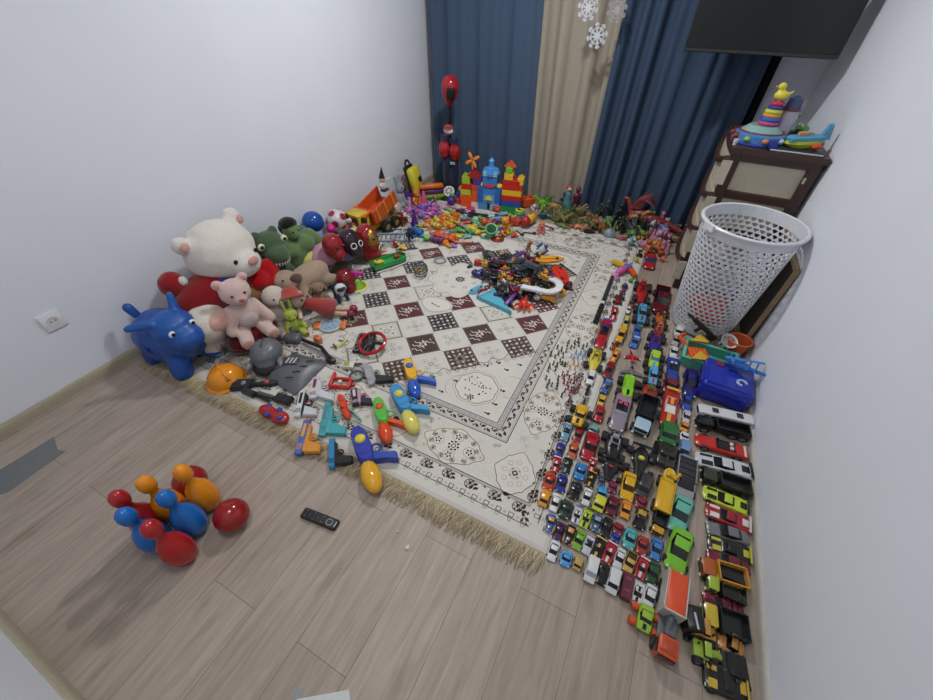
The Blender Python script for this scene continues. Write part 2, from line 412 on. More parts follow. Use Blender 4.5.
    for i in range(-4, 5):
        for j in range(-3, 8):
            for half in (0, 1):
                cx = -.961+.2545*(i+half*.5); cy = 1.617+.2387*(j+half*.5)
                if not (fx0+.09 < cx < fx1-.02 and fy0+.05 < cy < fy1-.05): continue
                if in_corner(cx, cy, .02): continue
                k = (cx-hx < fx0)
                sq = [(min(max(px, fx0-cx), fx1-cx), py) for px, py in ((hx, 0), (0, hy), (-hx, 0), (0, -hy))]
                c = (cx, cy)
                if not half:
                    m = dark.get((i, j), (BK, MA, BR, OL)[(i*3+j*5) % 4])
                    if m == OL or m == LG:
                        poly(c, sq, 2, m); poly(c, [(a*.88, b*.88) for a, b in sq], 3, BG)
                        for q in range(4): flower((cx+.045*cos(q*PI/2), cy+.045*sin(q*PI/2)), .03, 5, 4, WH, q, OL)
                        ring(c, .02, .004, 4, OL)
                    else:
                        poly(c, sq, 2, m)
                        outline(c, [(a*.93, b*.93) for a, b in sq], .002, 3, LG)
                        if (i+j) % 2 == 0:
                            for u in range(-2, 3):
                                for v in range(-2, 3):
                                    px, py = (u*.022+v*.022)*1, (u-v)*.021
                                    if abs(px)/hx+abs(py)/hy < .85: petal((cx+px, cy+py), -.013, .013, .009, rnd.uniform(0, 3.1), 3, WH if (u+v) % 2 else LG)
                        else:
                            for u in range(-2, 3):
                                p0 = (cx-.055+.018*abs(u)+.015*u, cy+u*.03)
                                for s_ in range(5):
                                    p1 = (p0[0]+.016, p0[1]+.012*(1 if s_ % 2 else -1)+.003)
                                    if abs(p1[0]-cx)/hx+abs(p1[1]-cy)/hy < .85: line(p0, p1, .005, 3, WH); 
                                    p0 = p1
                            flower(c, .028, 6, 4, WH, 0, m)
                else:
                    for q in range(4):
                        cc = (cx+.04*cos(q*PI/2+PI/4*(i % 2)), cy+.04*sin(q*PI/2+PI/4*(i % 2)))
                        ring(cc, .018, .002, 3, OL if (i+j) % 2 else LG, 9); poly(cc, circ(.006, 5), 3, LG)
                    if (i+j) % 3 == 0: ring(c, .014, .003, 3, BK, 6)
                    else: flower(c, .02, 6, 3, LG, 0, BG)
                    outline(c, [(a*.95, b*.95) for a, b in sq], .0015, 2, GR)
                for q in (0, 2):
                    poly((cx+sq[q][0]*1.02, cy), circ(.0035, 4), 5, BK)
    # central medallion cloud and blossom
    cc = (-1.09, 2.1); pts = []
    for i in range(90):
        a = 2*PI*i/90; r = .19+.045*abs(sin(4*a)); pts.append((r*cos(a), r*sin(a)))
    poly(cc, pts, 6, CR); outline(cc, pts, .005, 7, LG); outline(cc, [(a*.86, b*.86) for a, b in pts], .003, 7, GR)
    flower(cc, .04, 8, 7, BK, 0, MA)
    for i in range(8): flower((cc[0]+.11*cos(i*PI/4), cc[1]+.11*sin(i*PI/4)), .02, 5, 7, LG, i, BG)
    c2 = (-1.09, 1.745); h = []
    for i in range(40):
        a = 2*PI*i/40; h.append((.105*cos(a)*(1+.1*cos(2*a)), .085*sin(a)+.02*abs(cos(a))))
    poly(c2, h, 6, WH); outline(c2, h, .008, 7, GR); outline(c2, [(a*.88, b*.88) for a, b in h], .002, 8, LG)
    for q in (-1, 0, 1): petal((c2[0]+q*.025, c2[1]-q*.006), -.014, .014, .006, .3*q, 7, MA)
    # corner quarters
    for a, b in cor:
        sx = -1 if a == fx1 else 1; sy = 1 if b == fy0 else -1
        def Q(u, v): return (a+sx*u, b+sy*v)
        n = 9; arc = []
        for i in range(n*8+1):
            t_ = i/(n*8); w = .03*abs(sin(t_*n*PI))
            arc.append(Q(.62*(1-t_)-w*.7, .60*t_-w*.7))
        for p, q in zip(arc, arc[1:]): line(p, q, .005, 6, LG); 
        for p, q in zip(arc[::4], arc[4::4]):
            m_ = ((p[0]+q[0])/2-sx*.02, (p[1]+q[1])/2-sy*.02); ring(m_, .012, .003, 5, BR if rnd.random() < .5 else LG, 7)
        c = Q(.185, .16); pts = []
        for i in range(60):
            t_ = 2*PI*i/60; r = .105+.01*abs(sin(4*t_)); pts.append((r*cos(t_), r*.95*sin(t_)))
        poly(c, pts, 2, WH); outline(c, pts, .004, 3, TN); outline(c, [(p*1.12, q*1.12) for p, q in pts], .002, 3, LG)
        for i in range(22):
            t_ = rnd.uniform(0, 6.3); r = rnd.uniform(.01, .08); petal((c[0]+r*cos(t_), c[1]+r*sin(t_)), -.008, .008, .004, rnd.uniform(0, 3), 4, BK if i % 3 else MA)
        flower((c[0], c[1]-.075), .022, 6, 4, BR, 0, BK)
        flower(Q(.36, .31), .04, 8, 4, OL, 0, BK); ring(Q(.36, .31), .014, .004, 5, BK)
        for (u, v) in ((.06, .03), (.05, .2), (.09, .35), (.33, .05), (.42, .12), (.04, .42), (.15, .38), (.2, .33), (.3, .15), (.05, .1)):
            petal(Q(u, v), -.012, .012, .008, u*9, 3, BK if u < .1 else BR); petal(Q(u+.015, v), -.008, .008, .005, v*9, 3, BK)
        for k_ in range(2):
            p = Q(.30-.24*k_, .05+.26*k_); t_ = .5+k_*2
            for s_ in range(22):
                t_ += .16+.02*k_; q = (p[0]+sx*.014*cos(t_), p[1]+sy*.014*sin(t_)); line(p, q, .002, 3, TN if k_ else LG); p = q
    mb.build('pile', [mat(h, 'fabric') for h in COLS], root, ang=0)
    # fringe : knotted warp ends
    def fringe(y, s, n, nm, lab=None):
        f = MB()
        for i in range(n):
            x = x0+(x1-x0)*(i+.5)/n; L = rnd.uniform(.055, .10); dx = rnd.gauss(-.012, .016); z = .004
            p = [(x, y, .005), (x+dx*.3, y+s*L*.35, rnd.uniform(.003, .012)), (x+dx, y+s*L*.7, rnd.uniform(.002, .010)), (x+dx*rnd.uniform(.6, 1.8), y+s*L, .0015)]
            f.mat(i % 3).tube(p, [.0018, .0016, .0014, .0008], 4)
        f.build(nm, [mat('#b8a888', 'fabric'), mat('#a08e6c', 'fabric'), mat('#c9bca0', 'fabric')], root, ang=180)
    fringe(y0, -1, 1500, 'fringe'); fringe(y1, 1, 250, 'fringe')
rug()

# ---------- television ----------
tv = thing('television', 'black flat television mounted in front of the right end of the blue curtain', 'television', (.255, 3.355, 1.27))
MB().rbox((0, .02, .25), (.815, .035, .50), .008).build('casing', mat('#101114', 'plastic'), tv)
MB().box((0, .0005, .256), (.79, .004, .465)).build('screen', mat('#07080a', 'gloss'), tv)
MB().box((0, .0, .012), (.80, .006, .014)).build('lower_bezel', mat('#2a2b2e', 'plastic'), tv)
MB().ell((-.12, -.004, .008), .003).build('standby_light', mat('#ff2a2a', 'gloss'), tv)
mb = MB().box((.0, .045, .25), (.24, .02, .2)); mb.tube([(0, .05, .25), (.2, .3, .25), (.3, .59, .25)], .02); mb.box((.3, .585, .25), (.12, .015, .2)); mb.build('wall_bracket', mat('#1b1b1d', 'metal'), tv)
# ---------- paper snowflakes ----------
def snowflake(p, r, rx, label, h='#c9ccd4'):
    t_ = thing('paper_snowflake', label, 'decoration', p, 0, 'snowflakes hung in front of the beige curtain', rot=(PI/2-.1, rx, .5))
    mb = MB()
    for i in range(8):
        a = i*PI/4
        mb.prism(stroke((0, 0), (r*cos(a), r*sin(a)), r*.16), .003)
        for q in (.45, .72):
            for s_ in (-1, 1):
                mb.prism(stroke((r*q*cos(a), r*q*sin(a)), (r*q*cos(a)+r*.26*cos(a+s_*.8), r*q*sin(a)+r*.26*sin(a+s_*.8)), r*.12), .003)
    mb.prism([(r*.2*cos(i*PI/4), r*.2*sin(i*PI/4)) for i in range(8)], .004)
    mb.build('flake', mat(h, 'matte'), t_)
    MB().cyl((0, r*.9, 0), (0, r*.9+.5, 0), .0008, n=4).build('thread', mat('#dddddd', 'matte'), t_)
snowflake((-0.850,3.560,1.461), .075, .2, 'upper left white paper snowflake in front of the beige curtain')
snowflake((-0.752,3.560,1.314), .075, -.2, 'lowest white paper snowflake in front of the beige curtain')
snowflake((-0.651,3.560,1.454), .07, .5, 'greyish snowflake on the edge of beige and blue curtains', '#a7a3a6')
# ---------- wall socket ----------
so = thing('wall_socket', 'white square electrical socket low on the left wall', 'socket', (XL, .384, .372), rot=(0, PI/2, 0))
MB().rbox((0, 0, .005), (.084, .084, .010), .003).build('cover_plate', mat('#d9dadd', 'plastic'), so)
mb = MB(); mb.torus((0, 0, .010), .021, .003, n=24); mb.lathe([(0.0001, .0102), (.020, .0102)], n=20); mb.mat(1)
for s_ in (-1, 1): mb.lathe([(.0001, .0115), (.0028, .0115), (.0028, .0102)], (0, s_*.0095, 0), n=8)
mb.build('outlet', [mat('#cfd0d3', 'plastic'), mat('#2a2a2c', 'plastic')], so)
# ---------- drawer chest ----------
ch = thing('plastic_drawer_chest', 'brown and cream plastic drawer chest standing against the right wall', 'chest of drawers', (0, 0, 0))
CX0, CX1, CY0, CY1, CH = .285, .722, 2.72, 3.30, .90
BRN = mat('#3d2822', 'plastic'); CRM = mat('#b9b09e', 'plastic')
mb = MB()
for x in (CX0+.03, CX1-.03):
    for y in (CY0+.03, CY1-.03): mb.rbox((x, y, CH/2), (.06, .06, CH), .012)
for y in (CY0+.02, CY1-.02):
    for z in (.03, .235, .455, .67, .87): mb.rbox(((CX0+CX1)/2, y, z), (CX1-CX0, .035, .045), .01)
for z in (.03, .235, .455, .67, .87): mb.rbox((CX1-.02, (CY0+CY1)/2, z), (.03, CY1-CY0, .045), .01)
mb.build('frame', BRN, ch)
top = MB(); pts = []
for i in range(13): 
    a = -PI/2 - PI*i/12; pts.append((CX0-.02+.045*cos(a)*1.0, (CY0+CY1)/2+((CY1-CY0)/2)*sin(a)*-1*-1))
top.prism([(CX1+.008, CY0-.012)] + [(CX1+.008, CY1+.012)] + [(CX0-.005-.022*sin(PI*i/12)**.6, CY1+.012-(CY1-CY0+.024)*i/12) for i in range(13)], .03, (0, 0, CH-.012))
top.build('top', BRN, ch, ang=40)
for i, z in enumerate((.03, .235, .455, .67)):
    h_ = (.235, .455, .67, .87)[i]-z-.03
    MB().box(((CX0+CX1)/2, CY0+.028, z+.11), (CX1-CX0-.10, .008, .20)).build('side_panel', CRM, ch)
    d = MB(); rows = []
    for k in range(2):
        zz = z+.03+k*h_; rows.append([(CX0-.005-.022*sin(PI*j/14)**.7, CY0+.02+(CY1-CY0-.04)*j/14, zz) for j in range(15)])
    d.prism([(p[0], p[1]) for p in rows[0]] + [(CX0+.02, CY1-.02), (CX0+.02, CY0+.02)], h_, (0, 0, z+.03))
    dr = d.build('drawer', CRM, ch, ang=40)
    hd = MB(); pts = [(CX0-.008-.028*sin(PI*j/14)**.7, CY0+.0+(CY1-CY0)*j/14, z+.03+h_*(.92-.35*sin(PI*j/14))) for j in range(15)]
    hd.tube(pts, .018, 8); hd.build('handle', BRN, dr)
    MB().box((CX0+.0, CY0-.003, z+h_*.5+.03), (.05, .014, h_*.75)).build('corner_cap', CRM, dr)
MB().rbox((CX1-.05, CY0-.002, .80), (.012, .008, .03)).build('side_slot', CRM, ch)
# ---------- laundry basket ----------
def basket():
    cx, cy, Hh, r1, r0 = .482, 2.361, .665, .236, .166
    root = thing('laundry_basket', 'tall white perforated plastic laundry basket before the drawer chest', 'laundry basket', (cx, cy, .004))
    W_ = mat('#d0d4da', 'plastic')
    def R(z): u = z/Hh; return r0+(r1-r0)*u**.85
    mb = MB(); n = 40
    # net wall : each cell keeps a heart/triangle shaped hole with a solid web
    rows = 22; z0, z1 = .05, .615; th = .0025
    def P(a, z, o=0): r = R(z)+o; return (r*cos(a), r*sin(a), z)
    for o, fl in ((0, 1), (-th, -1)):
        pass
    for i in range(rows):
        for j in range(n):
            za = z0+(z1-z0)*i/rows; zb = z0+(z1-z0)*(i+1)/rows; s_ = .5*(i % 2)
            a = 2*PI*(j+s_)/n; b = 2*PI*(j+1+s_)/n; w = (b-a); hz = zb-za
            out = [(a, za), (a+w/2, za), (b, za), (b, zb-hz*.4), (b, zb), (a+w/2, zb), (a, zb), (a, zb-hz*.4)]
            hole = [(a+w*.40, za+hz*.12), (a+w/2, za+hz*.10), (a+w*.60, za+hz*.12), (b-w*.10, za+hz*.58), (b-w*.14, zb-hz*.12), (a+w/2, zb-hz*.12), (a+w*.14, zb-hz*.12), (a+w*.10, za+hz*.58)]
            vo = [P(*p) for p in out]; vh = [P(*p) for p in hole]; vi = [P(p[0], p[1], -th) for p in hole]; vq = [P(p[0], p[1], -th) for p in out]
            m = 8; v = vo+vh+vi+vq; f = []
            for k in range(m):
                q = (k+1) % m
                f += [(k, q, m+q, m+k), (m+k, m+q, 2*m+q, 2*m+k), (2*m+k, 2*m+q, 3*m+q, 3*m+k)]
            mb.add(v, f)
    mb.build('mesh_wall', W_, root, ang=30)
    mb = MB(); N = 48
    mb.lathe([(0.001, .006), (r0-.012, .006), (r0, .012), (R(.05), .05), (R(.05)-th, .05), (r0-.004, .016), (0.001, .010)], n=N)
    mb.build('base', W_, root)
    mb = MB(); mb.lathe([(R(.615), .615), (R(.655), .655), (r1+.012, .657), (r1+.014, .667), (r1+.006, .674), (r1-.004, .670), (R(.655)-.004, .65), (R(.615)-th, .615)], n=N)
    mb.build('rim', W_, root)
    a = 3.75
    mb = MB(); mb.rbox(((r1+.008)*cos(a), (r1+.008)*sin(a), .655), (.022, .075, .035), .004, (0, 0, a)); mb.build('handle_clip', W_, root)
    cl = MB(); cl.ell((0, 0, .05), (.09, .10, .04)); 
    o = soft(MB().ell((.02, -.02, .09), (.10, .09, .06)).ell((-.05, .04, .12), (.07, .08, .05)).ell((.05, .05, .14), (.06, .06, .05)), 'clothes_bundle', mat('#b4564a', 'fabric'), None, .012, 3, loc=(cx, cy, .004))
    tag(o, 'crumpled coral red clothes inside the white laundry basket', 'clothes')
basket()
# ---------- leaning framed board between basket and wall ----------
fr = thing('framed_board', 'dark board in a thin tan frame leaning on the right wall', 'framed board', (.705, 2.46, .0), rot=(0, .04, 0))
mb = MB(); 
for y in (-.25, .25): mb.box((0, y, .27), (.02, .02, .54))
for z in (.01, .53): mb.box((0, 0, z), (.02, .5, .02))
mb.build('frame', mat('#8b7555', 'wood'), fr); MB().box((.003, 0, .27), (.008, .49, .51)).build('board', mat('#17120f', 'matte'), fr)
# ---------- punching stand ----------
pb = thing('punching_bag_stand', 'red and black speed ball on a pole with boxing gloves, black round base', 'punching bag', (-1.93, 3.50, .009), sc=1.05)
mb = MB(); mb.lathe([(0.001, .10), (.05, .10), (.10, .085), (.16, .045), (.185, .012), (.185, 0), (0.001, 0)], n=28)
bs_ = mb.build('base', mat('#15171b', 'plastic'), pb)
d = MB(); d.mat(0).lathe([(0.001, .004), (.052, .003), (.054, 0)], (0, 0, 0), n=20); d.mat(1)
for i in range(9): d.flat([(x*1, y*1) for x, y in [(p.x, p.y) for p in stroke((.016*cos(i*.7), .016*sin(i*.7)), (.04*cos(i*.7), .04*sin(i*.7)), .010)]], .0048)
d.build('wheel_emblem', [mat('#d6d6d6'), mat('#3a3a3e')], bs_, loc=(.045, -.115, .073), rot=(.62, .2, 0))
MB().cyl((0, 0, .08), (0, 0, .80), .012).build('pole', mat('#202226', 'metal'), pb)
sp = MB().cyl((0, 0, .62), (0, 0, .74), .016); sp.build('spring', mat('#34363c', 'metal'), pb)
bl = MB().lathe([(0.001, 0), (.025, .01), (.055, .06), (.075, .12), (.072, .17), (.045, .21), (0.001, .225)], n=20); bb = bl.build('ball', mat('#a02125', 'gloss'), pb, loc=(0.0, 0, .74), rot=(0, .08, 0), ang=180)
mm = MB()
mm.grid([[((.079 if k else .0)*cos(a) if False else (R_*1.04)*cos(a), (R_*1.04)*sin(a), z_) for a in [-1.15+1.0*q/6-.3 for q in range(7)]] for R_, z_, k in ((.012, .005, 1), (.055, .06, 1), (.076, .12, 1), (.066, .165, 1), (.03, .2, 1))])
mm.build('ball_panel', mat('#17171a', 'plastic'), bb, ang=180)
def glove(p, rot, label, hh):
    g = thing('boxing_glove', label, 'boxing glove', p, 0, 'boxing gloves hanging on the punching stand', rot=rot, sc=.86)
    soft(MB().ell((0, 0, 0), (.065, .055, .075)).ell((0, -.01, .05), (.06, .05, .055)).capsule((.05, -.02, .0), (.045, -.04, .05), .024).capsule((0, 0, -.05), (0, 0, -.1), .042), 'glove_body', mat(hh, 'gloss'), g, .009, 3)
    MB().cyl((0, 0, -.085), (0, 0, -.135), .046, .05, 16).build('cuff', mat('#2a3550' if hh != '#1e2c47' else '#14203a', 'plastic'), g)
glove((-1.965, 3.45, .45), (PI, .1, 0), 'left red boxing glove hanging from the punching stand', '#b02a2e')
glove((-1.86, 3.47, .43), (PI, -.1, .5), 'right red boxing glove hanging from the punching stand', '#9c2629')
# dark blue bag hung on the stand, printed patch
bg = thing('cloth_bag', 'dark navy cloth bag draped around the punching stand pole', 'bag', (-1.92, 3.5, .02))
soft(MB().ell((-.035, 0, .20), (.055, .05, .17)).ell((.045, 0, .20), (.055, .05, .17)).ell((0, 0, .30), (.10, .055, .07)), 'body', mat('#1c2840', 'fabric'), bg, .012, 3)
MB().rbox((.05, -.06, .31), (.05, .01, .025), .003, (0, 0, .2)).build('patch', mat('#8f9fb5', 'fabric'), bg)
st = MB(); st.tube([(0, 0, 0), (0, -.005, .05)], .028, 14).cyl((0, 0, .0), (0, 0, .03), .034); 
w_ = thing('cotton_figure', 'small white and red figure perched above the boxing gloves', 'figure', (-1.93, 3.475, .565))
MB().ell((0, 0, .03), (.05, .03, .03)).build('body', mat('#cfcfcf', 'plush'), w_); MB().lathe([(.045, 0), (.03, .025), (0.001, .03)], (0, 0, .05), n=14).build('cap', mat('#a63033', 'plush'), w_)

# ---------- bowling pins and ball ----------
pp = [(.001, 0), (.035, 0), (.060, .02), (.075, .06), (.076, .10), (.062, .145), (.036, .175), (.024, .195), (.024, .21), (.038, .228), (.043, .250), (.038, .272), (.022, .287), (.001, .291)]
def pin(x, y, h, label, lean=(0, 0)):
    o = MB().lathe([(r*.64, z*.98) for r, z in pp], n=24).build('bowling_pin', mat(h, 'gloss'), None, (x, y, 0.0), 180, (lean[0], lean[1], random.uniform(0, 6)))
    tag(o, label, 'bowling pin', 'plastic bowling pins on the laminate floor')
pin(-1.107,0.006, '#a81f22', 'red bowling pin standing frontmost, nearest the ball')
pin(-1.219,-0.006, '#1668b8', 'blue bowling pin standing behind the front red pin, left of it')
pin(-1.301,0.019, '#a81f22', 'red bowling pin standing farthest left')
pin(-1.162,0.091, '#1668b8', 'blue bowling pin standing in the middle beside the yellow pin')
pin(-1.273,0.092, '#e08a14', 'yellow orange bowling pin standing behind, left of its twin')
pin(-1.202,0.177, '#e08a14', 'yellow orange bowling pin standing at the right rear of the set')
def ball(p, r, h, label, name='ball', fin='gloss', cat='ball', group=None):
    o = MB().ell((0, 0, 0), r, n=28).build(name, mat(h, fin), None, p, 180)
    return tag(o, label, cat, group)
ball((-1.057,0.174,0.061), .061, '#8e1c1c', 'dark red plastic bowling ball right of the pins', 'bowling_ball')
ball((-1.321,0.193,0.061), .061, '#8e1c1c', 'dark red plastic bowling ball behind the yellow orange pins', 'bowling_ball')
# ---------- remote ----------
rc = thing('remote_control', 'black television remote control lying on the bare floor', 'remote control', (-0.779,0.325, 0), rz=-.0)
A_ = Vector((-0.854,0.313)); B_ = Vector((-0.696,0.333)); dv = B_-A_; rc.rotation_euler.z = math.atan2(dv.y, dv.x); Lr = dv.length
MB().rbox((0, 0, .009), (Lr, .043, .018), .0088, n=12).build('body', mat('#15161a', 'plastic'), rc)
for i in range(5):
    for j in (-1, 0, 1):
        MB().rbox((-.06+i*.018, j*.011, .0185), (.008, .007, .003), .0012).build('button', mat('#4a4c52' if (i+j) % 2 else '#2c2d32', 'plastic'), rc)
MB().torus((.045, 0, .018), .012, .0022, n=18, k=6).build('dial', mat('#aab0b6', 'metal'), rc); MB().box((.072, 0, .0185), (.003, .02, .001)).build('logo_mark', mat('#c8ccd0'), rc)
# ---------- bits on the floor ----------
def patch(pts, h, name, label, cat, z=.0015, fin='matte'):
    n = len(pts); o = MB().prism(pts, z).build(name, mat(h, fin)); o.location.z = .0004; return tag(o, label, cat)
patch([(-2.146,-0.137), (-2.134,-0.131), (-2.125,0.061), (-2.030,0.032), (-1.992,0.045), (-1.984,-0.165), (-2.002,-0.193)], '#6d7174', 'grey_tape', 'grey tape patch stuck on the laminate beside the left wall', 'tape')
patch([(-0.502,-0.088), (-0.480,-0.075), (-0.460,-0.092), (-0.493,-0.113)], '#8e9092', 'tape_scrap', 'grey tape scrap left of the white card at the bottom', 'tape')
patch([(-0.478,-0.101), (-0.357,-0.017), (-0.315,-0.055), (-0.453,-0.126)], '#c8cbca', 'white_card', 'white card on the floor at the lower edge', 'card', .003)
for i, (x, y, s_, lb) in enumerate(((-0.423,0.392, .012, 'larger torn white paper crumb on the floor'), (-0.399,0.494, .006, 'tiny white paper crumb nearest the rug fringe'), (-0.485,0.424, .005, 'tiny pale paper crumb left of the others'))):
    mb = MB(); 
    for k in range(4): mb.prism([(random.uniform(-s_, s_), random.uniform(-s_, s_)) for _ in range(3)], .002, (0, 0, .001), (random.uniform(-.4, .4), random.uniform(-.3, .3), k))
    tag(mb.build('paper_crumb', mat('#d9d6d0', 'matte'), None, (x, y, .005)), lb, 'paper')
# ---------- stacking block towers ----------
def block(root, c, s, h, studs=True, rz=0):
    mb = MB(); mb.rbox((c[0], c[1], c[2]+s[2]/2), s, .004, (0, 0, rz))
    if studs:
        nx = max(1, round(s[0]/.045)); ny = max(1, round(s[1]/.045))
        for i in range(nx):
            for j in range(ny): mb.cyl((c[0]+(i-(nx-1)/2)*s[0]/nx, c[1]+(j-(ny-1)/2)*s[1]/ny, c[2]+s[2]-.002), (c[0]+(i-(nx-1)/2)*s[0]/nx, c[1]+(j-(ny-1)/2)*s[1]/ny, c[2]+s[2]+.010), .013, n=10)
    return mb.build('block', mat(h), root)
def tower(p, label, rows, sc=1, top=None, rz=.2):
    r = thing('block_tower', label, 'toy block tower', p, rz, 'three building block towers before the curtain', sc=sc*1.13)
    for (x, z, w, hgt, col) in rows: block(r, (x, 0, z), (w, .09, hgt), col)
    return r
R_, Y_, B_l, G_, O_, L_ = '#c02520', '#e3b327', '#2553a8', '#2a8f43', '#dd5a22', '#6fae35'
t1 = tower((-1.607,3.340,0.128), 'left orange and red block tower with an orange star turbine on top', [(-.04, 0, .09, .05, O_), (.05, 0, .09, .05, '#d8d3c4'), (0, .05, .19, .05, O_), (-.045, .10, .09, .045, '#b8c33b'), (.05, .10, .09, .045, O_), (-.04, .145, .09, .045, R_), (.05, .145, .09, .045, '#b4542f'), (-.045, .19, .07, .06, '#9bb536'), (.05, .19, .07, .045, '#4a3a86')], 1.0)
t1.location.z = 0.008
mb = MB(); mb.prism([(-.06, 0), (.06, 0), (.0, .06)], .08, (.01, .04, .24), (PI/2, 0, 0)); mb.build('roof', mat('#a52322'), t1)
mb = MB()
for i in range(4): mb.ell((.0+.035*cos(i*PI/2+.5), -.01, .37+.035*sin(i*PI/2+.5)), (.034, .010, .014), (0, -(i*PI/2+.5), 0), 8)
mb.cyl((0, 0, .30), (0, 0, .36), .008); mb.build('turbine', mat('#e8882a'), t1)
t2 = tower((-1.428,3.360,0.144), 'middle blue castle block tower with arches and a small dome', [(-.05, 0, .08, .06, '#4f86b8'), (.05, 0, .08, .06, '#7fa9c2'), (0, .06, .10, .07, '#5b9bd0'), (-.075, .06, .05, .12, '#2f62b5'), (.075, .06, .05, .12, '#2f62b5'), (0, .13, .16, .05, '#3f7fd0'), (0, .20, .12, .06, '#3d7cc4'), (0, .27, .12, .03, '#8ab8d8')], 1.0)
t2.location.z = .008
mb = MB(); mb.prism([(.03*cos(a), .03*sin(a)) for a in [PI*q/8 for q in range(9)]], .012, (0, -.047, .09), (PI/2, 0, 0)); mb.build('arch', mat('#e6d04a'), t2)
mb = MB(); mb.lathe([(.022, 0), (.022, .045), (.024, .05), (.001, .075)], (0, 0, .33)); mb.build('dome', mat('#4d9be0'), t2)
for x in (-.075, .075): MB().ell((x, 0, .19), (.028, .03, .022)).build('cap', mat('#e6c33a'), t2)
MB().box((0, -.048, .20), (.09, .006, .022)).build('battlement', mat('#c94034'), t2); MB().lathe([(.075, 0), (.055, .04), (.0, .045)], (0, 0, .29), n=4).build('roof', mat('#4f94d6'), t2)
t3 = tower((-1.207,3.360,0.157), 'right tower of red, yellow, blue and green blocks with a pointed top', [(0, 0, .16, .075, '#23883f'), (0, .075, .16, .045, '#2a4fa5'), (0, .12, .16, .04, R_), (0, .16, .16, .045, Y_), (0, .205, .16, .045, R_), (-.01, .25, .14, .03, R_), (.06, .25, .05, .05, Y_), (-.035, .28, .07, .05, Y_), (-.035, .33, .055, .04, L_)], 1.0)
t3.location.z = 0
mb = MB(); mb.prism([(-.045, 0), (.045, 0), (.0, .045)], .05, (-.035, .025, .372), (PI/2, 0, 0)); mb.build('roof', mat('#d8502a'), t3)

# ---------- soft toys by the left wall (front = +x in local space) ----------
def eye(root, p, r, h='#0c0c0e', w=None, rot=(0,0,0)):
    p = Vector(p)
    if w: MB().ell(p, (r*.5, r, r), rot, 10).build('eye_white', mat(w, 'gloss'), root); p = p + Vector((r*.35, 0, 0)); r *= .55
    return MB().ell(p, (r*.6, r, r), rot, 8).build('eye', mat(h, 'gloss'), root)
def part(root, nm, h, mb, fin='plush', vox=0, sm=3):
    return soft(mb, nm, mat(h, fin), root, vox, sm) if vox else mb.build(nm, mat(h, fin), root, ang=180)
# big white bear
t = thing('teddy_bear', 'very large white teddy bear propped against the left wall, pink nose', 'teddy bear', (-2.07, 1.11, .0), .12, sc=.96)
part(t, 'body', '#cfc8ba', MB().ell((-.03, 0, .17), (.17, .19, .19)).capsule((0, .15, .26), (.14, .25, .14), .06, .055).capsule((0, -.15, .26), (.13, -.24, .16), .06, .055).capsule((.05, .1, .07), (.14, .12, .07), .07, .06).capsule((.05, -.1, .07), (.14, -.12, .07), .07, .06), vox=.014, sm=5)
hd = part(t, 'head', '#d3cdc6', MB().ell((0, 0, .47), (.175, .205, .178), (0, .15, 0)).ell((.13, 0, .425), (.10, .11, .085)).ell((-.03, -.18, .585), (.04, .05, .05)).ell((-.03, .175, .60), (.045, .055, .055)), vox=.013, sm=6)
for s_ in (-1, 1):
    part(hd, 'inner_ear', '#c99a94', MB().ell((.012, s_*.19, .585), (.010, .026, .026)))
    eye(hd, (.182, s_*.075, .475), .014)
part(hd, 'nose', '#c58f87', MB().ell((.226, 0, .455), (.016, .036, .024)))
# red and blue plush doll, plain
t = thing('plush_doll', 'red plush doll with blue middle slumped against the white bear', 'plush doll', (-2.1, .88, .0), 0)
part(t, 'body', '#7f171c', MB().ell((.06, .07, .29), (.12, .22, .12), (.15, 0, 0)).capsule((0, -.05, .28), (.13, -.1, .12), .05).capsule((0, .16, .22), (.16, .2, .1), .05).ell((-.02, .0, .12), (.12, .16, .12)), vox=.012, sm=4)
part(t, 'head', '#8c1a1f', MB().ell((.0, -.06, .39), (.062, .066, .07)))
part(t, 'blue_patch', '#27398a', MB().ell((.13, .12, .33), (.05, .075, .05), (0, .5, 0)))
MB().ell((.05, -.03, .41), (.018, .022, .026)).build('white_patch', mat('#cfcfcf', 'plush'), t, ang=180)
# blue inflatable hopper
t = thing('hopper_animal', 'blue inflatable rubber hopping animal standing nearest the left wall corner', 'hopping toy', (-2.085, .665, .0), .02, sc=.9)
part(t, 'body', '#154a96', MB().ell((-.01, 0, .185), (.20, .155, .165)).ell((.12, .01, .22), (.14, .13, .14)).capsule((-.11, -.06, .14), (-.12, -.085, .035), .065, .055).capsule((-.11, .06, .14), (-.12, .085, .035), .06, .045).capsule((.12, -.06, .14), (.155, -.095, .045), .07, .058).capsule((.12, .06, .14), (.17, .12, .045), .07, .058), 'plastic', .010, 5)
hd = part(t, 'head', '#18529f', MB().ell((.14, .0, .30), (.115, .115, .10)).ell((.215, .0, .26), (.09, .088, .08)).capsule((.12, -.08, .37), (.06, -.16, .375), .03, .02).capsule((.12, .06, .38), (.10, .085, .455), .03, .018), 'plastic', .008, 4)
part(t, 'tail', '#154a96', MB().capsule((-.15, -.02, .29), (-.175, -.03, .35), .022, .026), 'plastic')
for s_ in (-1, 1): eye(hd, (.228, s_*.058, .325), .020, '#14141a', '#e4e4e8')
st = MB(); st.prism([(.045*(1 if i % 2 else .45)*cos(i*PI/5), .045*(1 if i % 2 else .45)*sin(i*PI/5)) for i in range(10)], .004, (.03, -.144, .20), (PI/2, 0, 0)); st.build('star_print', mat('#2b2f8c'), t)
